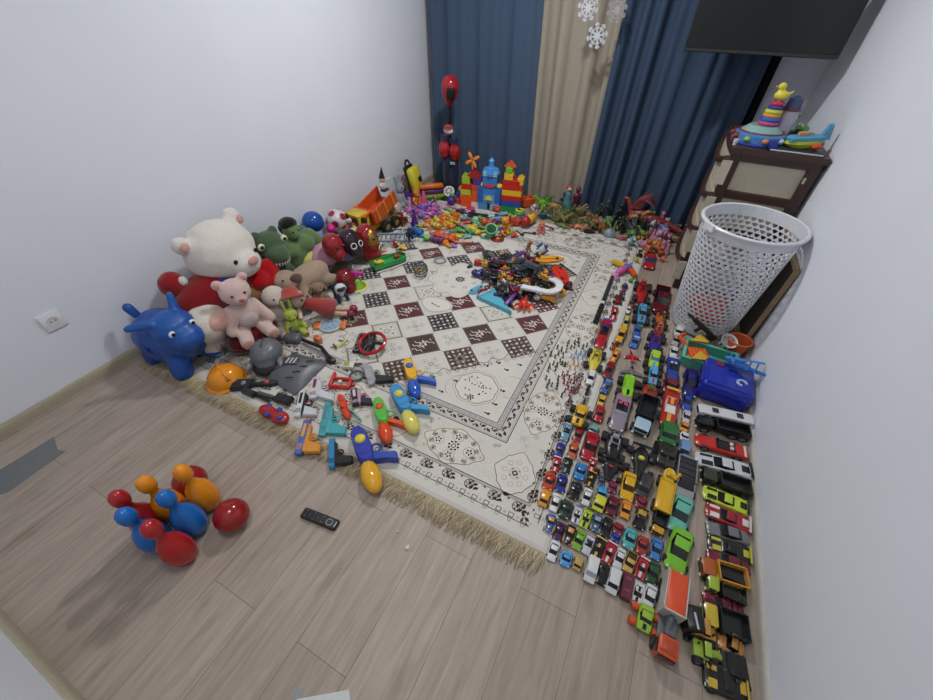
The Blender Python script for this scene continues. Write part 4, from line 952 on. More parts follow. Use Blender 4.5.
A_ = Vector((-1.583,1.067)); B_ = Vector((-1.326,1.016)); o3 = Vector(t.location[:2])
q0, q1 = A_-o3, B_-o3; MB().tube([(q0.x, q0.y, 0), ((q0.x+q1.x)/2+.02, (q0.y+q1.y)/2+.02, .01), (q1.x, q1.y, -.005)], .011).build('handle', mat('#17181a'), t); MB().rbox((q1.x, q1.y, -.005), (.045, .035, .03), .008).build('handle_end', mat('#141416'), t)
# black tools at the corner
def tool(a, b, label, cols, nm='toy_tool', cat='toy tool', w=.02):
    p, rz, L = frame2(a, b, .012+RUGZ); t = thing(nm, label, cat, p, rz, 'toy tools beside the armour')
    poly_part(t, 'head', cols[0], [(0, -w), (L*.45, -w*1.1), (L*.5, w*.9), (0, w*1.2)], -.012, .02)
    MB().capsule((L*.45, 0, 0), (L, 0, 0), w*.45, w*.55).build('handle', mat(cols[1]), t, ang=180); MB().ell((L*.3, 0, .02), (L*.06, w*.5, .006)).build('button', mat(cols[2]), t, ang=180)
    return t
tool((-1.647,0.636), (-1.474,0.752), 'black and grey toy phone shaped tool with a red tip', ('#1c1f23', '#232629', '#7d8388'), w=.03)
part(bpy.data.objects['toy_tool'], 'red_tip', '#b5433a', MB().ell((.175, .0, .012), (.014, .012, .01)), 'gloss')
tool((-1.572,0.642), (-1.403,0.653), 'black toy wrench lying beside the orange hard hat', ('#1d1e20', '#202124', '#3a3b3d'), w=.014)
tool((-1.301,0.700), (-1.489,0.666), 'black toy hammer with grey green handle under the armour', ('#1a1a1c', '#4a504a', '#2a2b2c'), w=.022)
# disc toy, strips
t = thing('fish_game_board', 'oval light blue board toy with two orange handles', 'toy', (-1.547,1.256, RUGZ), .5)
MB().lathe([(.001, .014), (.058, .014), (.062, .008), (.06, 0)], n=26).build('board', mat('#8fa9bd'), t); MB().torus((0, 0, .010), .063, .006, n=26).build('rim', mat('#b9bfb6'), t)
for s_ in (-1, 1): MB().rbox((s_*.078, 0, .010), (.04, .075, .018), .008).build('handle', mat('#cf7440'), t)
m = MB()
for k in range(12): m.mat(k % 3).ell((random.uniform(-.04, .04), random.uniform(-.04, .04), .014), (.006, .006, .002), n=6)
m.build('dots', [mat('#5a86b4'), mat('#c4cfa8'), mat('#4a9a8c')], t)
for i, (a, b, h, lb) in enumerate((((-1.416,1.104), (-1.352,1.171), '#b6b047', 'yellow thin plastic strip behind the gauntlet'), ((-1.375,1.101), (-1.368,1.205), '#c9c46a', 'pale yellow strip crossing the other one'), ((-1.408,1.125), (-1.366,1.105), '#1e1e1e', 'short black peg beside the yellow strips'))):
    p, rz, L = frame2(a, b, .013+i*.006); o = MB().rbox((L/2, 0, 0), (L, .009, .006), .0025).build('plastic_strip', mat(h), None, p, 40, (0, 0, rz)); tag(o, lb, 'strip')
tag(MB().rbox((0, 0, .02), (.05, .035, .04), .01).build('orange_block', mat('#c9683c'), None, (-1.512,1.113, RUGZ)), 'small orange block beside the oval board toy', 'toy block')
t = thing('toy_goggles', 'clear grey toy goggles lying left of the silver pistol', 'toy goggles', (-1.133,0.989, .012), .5); MB().torus((0, 0, .008), .035, .006, (0, 0, 0), 20, 6).build('frame', mat('#4d4f52'), t); MB().lathe([(.001, .006), (.034, .006), (.034, .003)], n=18).build('lens', clear('#a9ab9c', .4), t)
t = thing('toy_radio', 'white toy walkie talkie with a green screen', 'toy radio', (-1.223,1.031, .009), .4); MB().rbox((0, 0, .012), (.07, .045, .024), .008).build('body', mat('#c9cbc4'), t); MB().rbox((-.005, 0, .025), (.03, .028, .003), .001).build('screen', mat('#8fa63a'), t); MB().cyl((.035, .012, .014), (.075, .014, .014), .005).build('antenna', mat('#3a3b3d'), t)
for (x, y, h, lb) in ((452, 205, '#c03028', 'red domed button beside the red stand'), (262, 282, '#b9433b', 'tiny red cap below the armour plate'), (640, 352, '#1d1d1f', 'tiny black peg right of the lime water gun'), (332, 222, '#8c2a38', 'small dark red gem beside the white space pistol')):
    x_, y_ = {452: (-1.111,0.932), 262: (-1.227,0.740), 640: (-0.789,0.856), 332: (-1.219,0.846)}[x]
    tag(MB().ell((0, 0, .008), (.014, .012, .010), n=10).build('toy_button', mat(h, 'gloss'), None, (x_, y_, RUGZ), 180), lb, 'toy piece')

# ---------- toy vehicles ----------
def sect(x, hw, zb, zt, cr=.012, tp=.80):
    d = zt-zb
    pts = [(-hw*.86, zb), (-hw, zb+.28*d), (-hw*.98, zb+.66*d), (-hw*tp, zt-.02*d), (-hw*.4, zt+cr*.8), (0, zt+cr)]
    return [(x, y, z) for y, z in pts] + [(x, -y, z) for y, z in pts[-2::-1]]
def lerp_st(st, x):
    for a, b in zip(st, st[1:]):
        if a[0] <= x <= b[0]:
            u = (x-a[0])/(b[0]-a[0]); return [p+(q-p)*u for p, q in zip(a, b)]
    return st[0] if x < st[0][0] else st[-1]
def hull(st, cr=.012, tp=.80, mb=None):
    mb = mb or MB(); return mb.grid([sect(*s_, cr, tp) for s_ in st], True, True)
def band(st, y0, y1, xs, dz=.010, mb=None, cr=.012):
    mb = mb or MB(); rows = []
    for x in xs:
        s_ = lerp_st(st, x); z = s_[3]+cr+dz; rows.append([(x, y0, z-abs(y0)*.08), (x, (y0+y1)/2, z), (x, y1, z-abs(y1)*.08)])
    return mb.grid([r[::-1] for r in rows]).grid([[(a, b, c-.012) for a, b, c in r] for r in rows])
def cabin(x0, x1, x2, x3, z0, z1, hw, k=.78, mb=None):
    """glass house : base from x0 to x3, roof from x1 to x2"""
    mb = mb or MB(); b = hw; t = hw*k
    R1 = [(x0, -b*.8, z0), (x0, b*.8, z0), ((x0+x3)/2, b, z0), (x3, b*.86, z0), (x3+.01, 0, z0), (x3, -b*.86, z0), ((x0+x3)/2, -b, z0)]
    R2 = [(x1, -t*.85, z1), (x1, t*.85, z1), ((x1+x2)/2, t, z1), (x2, t*.9, z1), (x2+.01, 0, z1), (x2, -t*.9, z1), ((x1+x2)/2, -t, z1)]
    return mb.grid([R1, R2], True, True)
def roofp(x1, x2, z1, hw, k=.78, mb=None):
    mb = mb or MB(); t = hw*k
    return mb.rbox(((x1+x2)/2, 0, z1), (x2-x1+.02, t*1.98, .03), .012)
def wheel(r, w): 
    mb = MB(); mb.mat(0).lathe([(r*.62, -w/2), (r*.95, -w/2), (r, -w*.3), (r, w*.3), (r*.95, w/2), (r*.62, w/2)], rot=(PI/2, 0, 0), n=14)
    for s_ in (-1, 1): mb.mat(1).lathe([(.0005, s_*w*.44), (r*.3, s_*w*.46), (r*.64, s_*w*.36)][::s_], rot=(PI/2, 0, 0), n=10)
    return mb
def W4(xf, xr, y, rf, rr=None, wf=.08, wr=None):
    rr = rr or rf; wr = wr or wf
    return [('wheel', wheel(rf, wf), 'th', (xf, s_*y, rf)) for s_ in (1, -1)] + [('wheel', wheel(rr, wr), 'th', (xr, s_*y, rr)) for s_ in (1, -1)]
def lights(xf, zf, xr, zr, y, s_=.03):
    mb = MB()
    for q in (-1, 1): mb.mat(0).ell((xf, q*y, zf), (s_*.8, s_*1.2, s_*.7), n=8); mb.mat(1).ell((xr, q*y, zr), (s_*.5, s_*1.1, s_*.6), n=8)
    return ('LIGHTS', (xf, zf, xr, zr, y, s_))
COUPE = [(-.5, .17, .08, .18), (-.46, .21, .05, .21), (-.3, .225, .045, .225), (-.05, .215, .045, .20), (.2, .215, .045, .195), (.38, .215, .045, .17), (.47, .19, .055, .14), (.5, .15, .07, .11)]
SEDAN = [(-.5, .18, .08, .22), (-.47, .21, .05, .25), (-.3, .22, .045, .26), (0, .22, .045, .25), (.25, .22, .045, .24), (.43, .21, .05, .21), (.49, .18, .06, .18), (.5, .15, .08, .15)]
VAN = [(-.5, .19, .07, .30), (-.48, .22, .05, .34), (-.2, .225, .05, .35), (.2, .225, .05, .34), (.30, .22, .05, .27), (.45, .215, .05, .24), (.5, .18, .07, .19)]
ROUND = [(-.5, .10, .10, .18), (-.44, .20, .06, .25), (-.28, .245, .045, .28), (0, .235, .045, .26), (.2, .245, .045, .24), (.38, .235, .05, .22), (.47, .17, .06, .17), (.5, .09, .08, .13)]
LONG = [(-.5, .15, .05, .15), (-.48, .17, .04, .17), (-.25, .175, .035, .185), (.05, .17, .035, .165), (.3, .175, .035, .15), (.45, .16, .04, .12), (.5, .11, .055, .09)]
BUGGY = [(-.46, .12, .14, .24), (-.35, .18, .12, .28), (-.1, .21, .10, .27), (.1, .20, .10, .25), (.3, .15, .11, .22), (.48, .10, .12, .17)]
FORM = [(-.45, .07, .08, .18), (-.3, .14, .06, .24), (-.05, .17, .05, .22), (.1, .13, .05, .18), (.3, .09, .06, .14), (.5, .06, .06, .10)]
HOT = [(-.5, .17, .12, .26), (-.42, .20, .09, .30), (-.1, .19, .08, .28), (.1, .15, .08, .25), (.35, .12, .08, .22), (.45, .10, .09, .18)]
def P_coupe(): return [('body', hull(COUPE), 'p'), ('windows', cabin(-.36, -.22, .02, .20, .20, .31, .185), 'g'), ('roof', roofp(-.22, .01, .31, .185), 'p'), lights(.47, .14, -.49, .17, .14), ('bumper', MB().rbox((.49, 0, .07), (.03, .30, .03), .01), 'k')] + W4(.31, -.30, .195, .085, .09)
def P_sedan(): return [('body', hull(SEDAN), 'p'), ('windows', cabin(-.36, -.24, .06, .22, .245, .36, .19), 'g'), ('roof', roofp(-.24, .05, .36, .19), 'p'), lights(.48, .18, -.49, .21, .15), ('bumper', MB().rbox((.49, 0, .09), (.03, .34, .03), .01).rbox((-.49, 0, .09), (.03, .34, .03), .01), 'k')] + W4(.30, -.29, .20, .088)
def P_van(): return [('body', hull(VAN, tp=.9), 'p'), ('windows', cabin(-.47, -.44, .14, .30, .30, .43, .21, .85), 'g'), ('roof', roofp(-.46, .16, .43, .21, .87), 'p'), lights(.47, .2, -.49, .24, .16), ('bumper', MB().rbox((.49, 0, .09), (.03, .36, .04), .01), 'k')] + W4(.30, -.30, .20, .09)
def P_race(): return [('body', hull(COUPE, tp=.86), 'p'), ('windows', cabin(-.30, -.18, .02, .20, .195, .29, .16), 'g'), ('roof', roofp(-.18, .01, .29, .16), 'p'), ('stripe', band(COUPE, -.05, .05, (.46, .38, .3, .2)).grid([(-.18, -.045, .309), (-.18, .045, .309)] and [[(-.18, -.045, .309), (.0, -.045, .309)], [(-.18, .045, .309), (.0, .045, .309)]][::-1]), 's'), lights(.47, .135, -.49, .17, .15), ('spoiler', MB().rbox((-.46, 0, .31), (.07, .40, .02), .008).box((-.45, .13, .25), (.03, .015, .11)).box((-.45, -.13, .25), (.03, .015, .11)), 's')] + W4(.31, -.30, .20, .085, .095)
def P_round(): return [('body', hull(ROUND, tp=.72), 'p'), ('windows', cabin(-.30, -.16, .04, .18, .25, .37, .19, .7), 'g'), ('roof', roofp(-.17, .04, .37, .19, .7), 'p'), lights(.43, .2, -.48, .2, .15, .04)] + W4(.29, -.29, .21, .095)
def P_open(): return [('body', hull(COUPE), 'p'), ('interior', MB().rbox((-.10, 0, .215), (.34, .30, .03), .012), 'k'), ('seat', MB().rbox((-.17, .07, .24), (.07, .10, .09), .02).rbox((-.17, -.07, .24), (.07, .10, .09), .02), 's'), ('windshield', MB().box((.09, 0, .25), (.012, .32, .08), (0, -.5, 0)), 'g'), lights(.47, .14, -.49, .17, .14), ('trim', MB().rbox((-.43, 0, .22), (.05, .36, .02), .008), 's')] + W4(.31, -.30, .2, .09)
def P_pickup(): return [('body', hull(SEDAN[3:], tp=.86), 'p'), ('windows', cabin(-.10, -.04, .12, .26, .24, .38, .195), 'g'), ('roof', roofp(-.06, .12, .38, .195), 'p'), ('cargo_bed', MB().box((-.27, 0, .10), (.46, .40, .08)).box((-.49, 0, .19), (.02, .42, .14)).box((-.27, .205, .19), (.46, .018, .14)).box((-.27, -.205, .19), (.46, .018, .14)), 'p'), ('bed_liner', MB().box((-.27, 0, .145), (.44, .385, .01)), 's'), lights(.48, .18, -.5, .2, .15)] + W4(.30, -.29, .205, .1)
def P_lowpickup(): return [('body', hull(VAN[3:], tp=.9), 's'), ('cargo_bed', MB().box((-.20, 0, .10), (.60, .42, .10)).box((-.49, 0, .22), (.02, .44, .16)).box((-.20, .21, .22), (.60, .02, .16)).box((-.20, -.21, .22), (.60, .02, .16)), 's'), ('bed_cover', MB().box((-.2, 0, .22), (.56, .40, .03)).box((-.05, 0, .245), (.015, .4, .02)).box((-.2, 0, .245), (.015, .4, .02)).box((-.35, 0, .245), (.015, .4, .02)), 'p'), ('windows', cabin(.05, .10, .20, .34, .28, .36, .2), 'g'), lights(.48, .18, -.5, .2, .16)] + W4(.32, -.32, .21, .09)
def P_buggy(): 
    m = MB()
    for s_ in (-1, 1): m.tube([(-.25, s_*.12, .26), (-.18, s_*.10, .40), (.02, s_*.09, .40), (.12, s_*.11, .25)], .018, 6)
    m.tube([(-.18, -.10, .40), (-.18, .10, .40)], .016, 6).tube([(.02, -.09, .40), (.02, .09, .40)], .016, 6)
    ax = MB().cyl((.30, -.26, .13), (.30, .26, .13), .022, n=8).cyl((-.28, -.26, .15), (-.28, .26, .15), .025, n=8)
    return [('body', hull(BUGGY, .03), 'p'), ('roll_cage', m, 's'), ('axle', ax, 'k'), ('seat', MB().rbox((-.08, 0, .30), (.10, .14, .10), .03), 'k'), ('engine', MB().rbox((-.33, 0, .30), (.12, .16, .08), .02).cyl((-.38, .06, .33), (-.38, .06, .40), .02).cyl((-.38, -.06, .33), (-.38, -.06, .40), .02), 's')] + W4(.30, -.28, .25, .13, .155, .12, .15)
def P_formula():
    w = MB().rbox((-.44, 0, .27), (.10, .44, .02), .008).box((-.44, .21, .23), (.11, .015, .09)).box((-.44, -.21, .23), (.11, .015, .09)); w2 = MB().rbox((.46, 0, .07), (.10, .46, .02), .008)
    ax = MB().cyl((.30, -.22, .10), (.30, .22, .10), .014, n=6).cyl((-.28, -.22, .11), (-.28, .22, .11), .016, n=6)
    return [('body', hull(FORM, .02), 'p'), ('rear_wing', w, 'p'), ('front_wing', w2, 'p'), ('axle', ax, 'k'), ('driver', MB().ell((-.04, 0, .25), (.07, .075, .07), n=10), 's'), ('side_pod', MB().rbox((-.08, .13, .12), (.28, .10, .10), .03), 'p'), ('side_pod', MB().rbox((-.08, -.13, .12), (.28, .10, .10), .03), 'p')] + W4(.30, -.28, .23, .10, .115, .10, .13)
def P_monster():
    up = lambda st, d: [(x, h*.8, a+d, b+d) for x, h, a, b in st]
    return [('body', hull(up(SEDAN, .14)), 'p'), ('windows', cabin(-.30, -.20, .06, .20, .375, .48, .15), 'g'), ('roof', roofp(-.20, .05, .48, .15), 'p'), ('chassis', MB().rbox((0, 0, .17), (.66, .16, .06), .02).cyl((.28, -.26, .16), (.28, .26, .16), .03).cyl((-.28, -.26, .16), (-.28, .26, .16), .03), 'k'), ('stripe', band(up(SEDAN, .14), -.04, .04, (.45, .38, .3, .24)), 's')] + W4(.29, -.29, .26, .165, .165, .15)
def P_hotrod():
    return [('body', hull(HOT), 'p'), ('windows', cabin(-.34, -.30, -.08, .02, .28, .38, .15), 'g'), ('roof', roofp(-.30, -.08, .38, .15), 's'), ('engine', MB().rbox((.22, 0, .27), (.16, .14, .10), .02), 'h'), *[('fender', MB().ell((x_, q_*y_, z_), (.14, .05, .06), n=10), 's') for x_, y_, z_ in ((.30, .19, .16), (-.30, .22, .18)) for q_ in (-1, 1)], lights(.44, .18, -.5, .2, .11)] + W4(.32, -.30, .2, .10, .13, .08, .12)
def P_truck():
    b = MB().box((-.17, 0, .17), (.62, .36, .05)).box((-.17, .18, .28), (.62, .02, .22)).box((-.17, -.18, .28), (.62, .02, .22)).box((-.47, 0, .28), (.02, .36, .22)).box((.13, 0, .30), (.02, .36, .26))
    for q in range(5): b.box((-.42+.13*q, .195, .28), (.02, .012, .22)).box((-.42+.13*q, -.195, .28), (.02, .012, .22))
    return [('cab', MB().rbox((.33, 0, .24), (.30, .34, .30), .05), 'p'), ('windshield', MB().rbox((.455, 0, .30), (.06, .29, .10), .02), 'g'), ('side_windows', MB().rbox((.35, 0, .31), (.16, .35, .09), .02), 'g'), ('cargo_bed', b, 's'), ('load', MB().box((-.17, 0, .20), (.58, .34, .02)), 'k'), ('chassis', MB().box((0, 0, .12), (.92, .16, .05)), 'k'), ('grille', MB().box((.485, 0, .17), (.012, .22, .06)), 'k'), lights(.48, .15, -.48, .15, .14)] + W4(.32, -.20, .17, .10) + [('wheel', wheel(.10, .08), 'th', (-.38, s_*.17, .10)) for s_ in (1, -1)]
def P_boxtruck():
    return [('cab', MB().rbox((.36, 0, .23), (.26, .34, .30), .04), 'p'), ('windows', MB().rbox((.475, 0, .30), (.04, .29, .10), .015).rbox((.38, 0, .31), (.14, .35, .09), .02), 'g'), ('container', MB().rbox((-.14, 0, .29), (.70, .38, .38), .015), 's'), ('container_roof', MB().box((-.14, 0, .485), (.68, .36, .012)), 'p'), ('chassis', MB().box((0, 0, .10), (.92, .18, .05)), 'k'), lights(.49, .16, -.49, .16, .14)] + W4(.32, -.20, .17, .09) + [('wheel', wheel(.09, .08), 'th', (-.38, s_*.17, .09)) for s_ in (1, -1)]
def P_bus():
    st = [(-.5, .16, .06, .34), (-.48, .175, .05, .36), (0, .175, .05, .37), (.46, .175, .05, .36), (.5, .15, .07, .32)]
    w = MB()
    for q in range(7):
        for s_ in (-1, 1): w.box((-.40+.125*q, s_*.174, .26), (.09, .008, .08))
    w.box((.497, 0, .26), (.012, .26, .10)); return [('body', hull(st, tp=.9), 'p'), ('windows', w, 'g'), ('stripe', MB().box((0, .177, .15), (.9, .006, .03)).box((0, -.177, .15), (.9, .006, .03)), 's'), ('roof_hatch', MB().rbox((.2, 0, .385), (.12, .16, .02), .008).rbox((-.25, 0, .385), (.12, .16, .02), .008), 's')] + W4(.32, -.32, .155, .075)
def P_long(): return [('body', hull(LONG, tp=.88), 'p'), ('windows', cabin(-.22, -.12, .05, .18, .165, .235, .13), 'g'), ('roof', roofp(-.12, .04, .235, .13), 'p'), ('stripe', band(LONG, -.12, -.06, (.42, .35, .27, .2)), 's'), ('rear_panel', MB().rbox((-.38, 0, .195), (.14, .14, .02), .006), 's'), ('hood_panel', band(LONG, .03, .13, (.40, .3, .2), .008), 's'), ('spoiler', MB().rbox((-.47, 0, .235), (.05, .34, .016), .006).box((-.46, .12, .2), (.02, .012, .06)).box((-.46, -.12, .2), (.02, .012, .06)), 's'), lights(.46, .11, -.49, .13, .12, .022)] + W4(.33, -.31, .155, .068, .072, .06)
def P_tank():
    tr = MB()
    for s_ in (-1, 1): tr.rbox((0, s_*.22, .12), (.92, .13, .20), .08)
    for q in range(12):
        for s_ in (-1, 1): tr.box((-.42+.076*q, s_*.22, .225), (.02, .135, .012))
    return [('hull', MB().rbox((0, 0, .22), (.80, .34, .16), .04), 'p'), ('track', tr, 'k'), ('turret', MB().rbox((-.08, 0, .36), (.38, .30, .14), .05), 's'), ('gun_barrel', MB().cyl((.10, 0, .36), (.52, 0, .38), .03, .025), 'p'), ('hatch', MB().cyl((-.12, 0, .42), (-.12, 0, .45), .07), 'k')]
def P_loader():
    a = MB()
    for s_ in (-1, 1): a.tube([(-.05, s_*.10, .30), (.18, s_*.11, .32), (.36, s_*.11, .14)], .025, 6)
    bk = MB().grid([[(.34, y, .22), (.35, y, .06), (.42, y, .03), (.52, y, .04)] for y in (-.22, .22)]).grid([[(.35, y, .22), (.36, y, .07), (.42, y, .045), (.52, y, .05)][::-1] for y in (-.22, .22)]).box((.43, .22, .10), (.16, .012, .13)).box((.43, -.22, .10), (.16, .012, .13))
    return [('body', MB().rbox((-.22, 0, .20), (.44, .26, .16), .04), 'p'), ('cab', MB().rbox((-.10, 0, .36), (.20, .22, .22), .03), 'p'), ('windows', MB().rbox((-.10, 0, .38), (.205, .225, .12), .02), 'g'), ('loader_arm', a, 'p'), ('bucket', bk, 's'), ('exhaust', MB().cyl((-.32, .06, .26), (-.32, .06, .40), .018), 'k')] + W4(.10, -.30, .17, .12, .14, .10)
def P_crane():
    return [('cargo_bed', MB().rbox((.10, 0, .24), (.66, .38, .18), .03), 'p'), ('bed_rim', MB().box((.10, .195, .34), (.66, .02, .03)).box((.10, -.195, .34), (.66, .02, .03)).box((.43, 0, .34), (.02, .38, .03)).box((-.22, 0, .34), (.02, .38, .03)), 'p'), ('chassis', MB().box((0, 0, .12), (.9, .22, .06)), 'k'), ('turntable', MB().cyl((-.36, 0, .2), (-.36, 0, .34), .16, n=18), 's'), ('crane_arm', MB().tube([(-.36, 0, .36), (-.30, .14, .42), (-.46, .24, .36)], .045, 6).rbox((-.36, -.05, .42), (.18, .10, .14), .03), 'p')] + W4(.30, -.25, .19, .12)
def P_bike(): return [('frame', MB().tube([(.22, 0, .30), (.05, 0, .26), (-.18, 0, .28), (-.32, 0, .34)], [.04, .07, .07, .03], 8), 'p'), ('handlebar', MB().tube([(.16, -.16, .42), (.22, 0, .38), (.16, .16, .42)], .02, 6), 's'), ('fork', MB().cyl((.22, .04, .36), (.34, .05, .15), .018).cyl((.22, -.04, .36), (.34, -.05, .15), .018), 's'), ('engine', MB().rbox((0, 0, .17), (.18, .14, .14), .03), 'h'), ('wheel', wheel(.16, .09), 'th', (.34, 0, .16)), ('wheel', wheel(.16, .12), 'th', (-.32, 0, .16))]
def P_plane(): return [('fuselage', MB().ell((0, 0, .12), (.48, .09, .09)), 'p'), ('wing', MB().prism([(.12, 0), (-.10, .5), (-.22, .5), (-.14, 0), (-.22, -.5), (-.10, -.5)], .03, (0, 0, .11)), 'p'), ('wing_tip', MB().rbox((-.16, .48, .13), (.16, .08, .05), .02).rbox((-.16, -.48, .13), (.16, .08, .05), .02), 's'), ('tail', MB().prism([(-.3, 0), (-.46, .2), (-.5, .2), (-.46, 0), (-.5, -.2), (-.46, -.2)], .025, (0, 0, .12)).rbox((-.42, 0, .22), (.12, .03, .16), .01), 'p'), ('canopy', MB().ell((.14, 0, .18), (.13, .06, .05)), 'g')]
def P_tractor(): return P_loader()[:3] + [('exhaust', MB().cyl((-.32, .06, .26), (-.32, .06, .40), .018), 'k')] + [('hitch_arm', MB().tube([(0, 0, .25), (.25, .02, .22), (.45, .0, .10)], .06, 8).rbox((.45, 0, .08), (.12, .16, .08), .02), 'p')] + W4(.05, -.30, .17, .10, .16, .09)
PROTO = {k[2:]: v for k, v in list(globals().items()) if k.startswith('P_')}
PCACHE = {}
def expand(pr):
    if pr[0] == 'LIGHTS':
        xf, zf, xr, zr, y, s_ = pr[1]
        return [('headlight', MB().ell((xf, q*y, zf), (s_*.8, s_*1.2, s_*.7), n=8), 'l') for q in (-1, 1)] + [('tail_light', MB().ell((xr, q*y, zr), (s_*.5, s_*1.1, s_*.6), n=8), 'r') for q in (-1, 1)]
    return [pr]
def proto(style):
    if style not in PCACHE:
        L_ = []
        for pr in [q for p_ in PROTO[style]() for q in expand(p_)]:
            nm, mb, roles = pr[:3]; loc = pr[3] if len(pr) > 3 else (0, 0, 0)
            L_.append((nm, mb, roles, loc, {}))
        PCACHE[style] = L_
    return PCACHE[style]
GLASSC, TYRE = '#14161b', '#17171a'
NM = dict(bus='toy_bus', truck='toy_truck', boxtruck='toy_garbage_truck', tank='toy_tank', loader='toy_loader', tractor='toy_tractor', plane='toy_plane', bike='toy_motorcycle', monster='toy_monster_truck', buggy='toy_buggy', formula='toy_race_car', pickup='toy_pickup', lowpickup='toy_pickup', crane='toy_crane_truck', van='toy_van')
def vehicle(style, a, b, w, cols, label, group=None, z=0, h=1., wd=None):
    """a = front end, b = rear end on the floor, w = width in metres"""
    p, rz, L = frame2(b, a, z); c = ((a[0]+b[0])/2, (a[1]+b[1])/2, z)
    nm = NM.get(style, 'toy_car'); t = thing(nm, label, nm.replace('_', ' '), c, rz, group)
    nat = {'buggy': .64, 'formula': .60, 'monster': .67, 'bus': .36, 'truck': .42, 'boxtruck': .40, 'tank': .57, 'long': .36, 'plane': 1.0, 'bike': .34, 'loader': .44, 'tractor': .44}.get(style, .48)
    k_ = .92 if w < .06 else 1.03
    t.scale = (L*k_, w*k_/nat, (L*.5+w/nat*.5)*h*.80)
    cols = list(cols) + [None]*5
    look = {'p': cols[0], 's': cols[1] or cols[0], 'g': cols[2] or GLASSC, 'h': cols[3] or '#9a9ca0', 't': cols[4] or TYRE, 'k': '#1a1b1d', 'l': '#d8d8cc', 'r': '#8c1a1a'}
    for nm_, mb, roles, loc, cache in proto(style):
        key = tuple(look[r] for r in roles)
        if key not in cache:
            if '_m' not in cache: cache['_m'] = mb.mesh(nm_, 38)
            me = cache['_m'].copy()
            for r in roles: me.materials.append(mat(look[r], 'rubber' if r == 't' else 'gloss' if r in 'gl' else 'metal' if r == 'h' else 'paint'))
            cache[key] = me
        o = bpy.data.objects.new(nm_, cache[key]); COL.objects.link(o); o.parent = t; o.location = loc
    return t
# columns of cars beside the rug, running from the drawer chest towards the bare floor
RZ = .009
G1 = 'toy vehicles lined up in columns beside the rug'
RED, DRED, BLU, YEL, ORG, WHT, BLK, LIM, GRY = '#a81f24', '#5e1620', '#2559b0', '#d2a322', '#cf6d22', '#cfcfd0', '#1a1b1e', '#7fae35', '#7d8084'

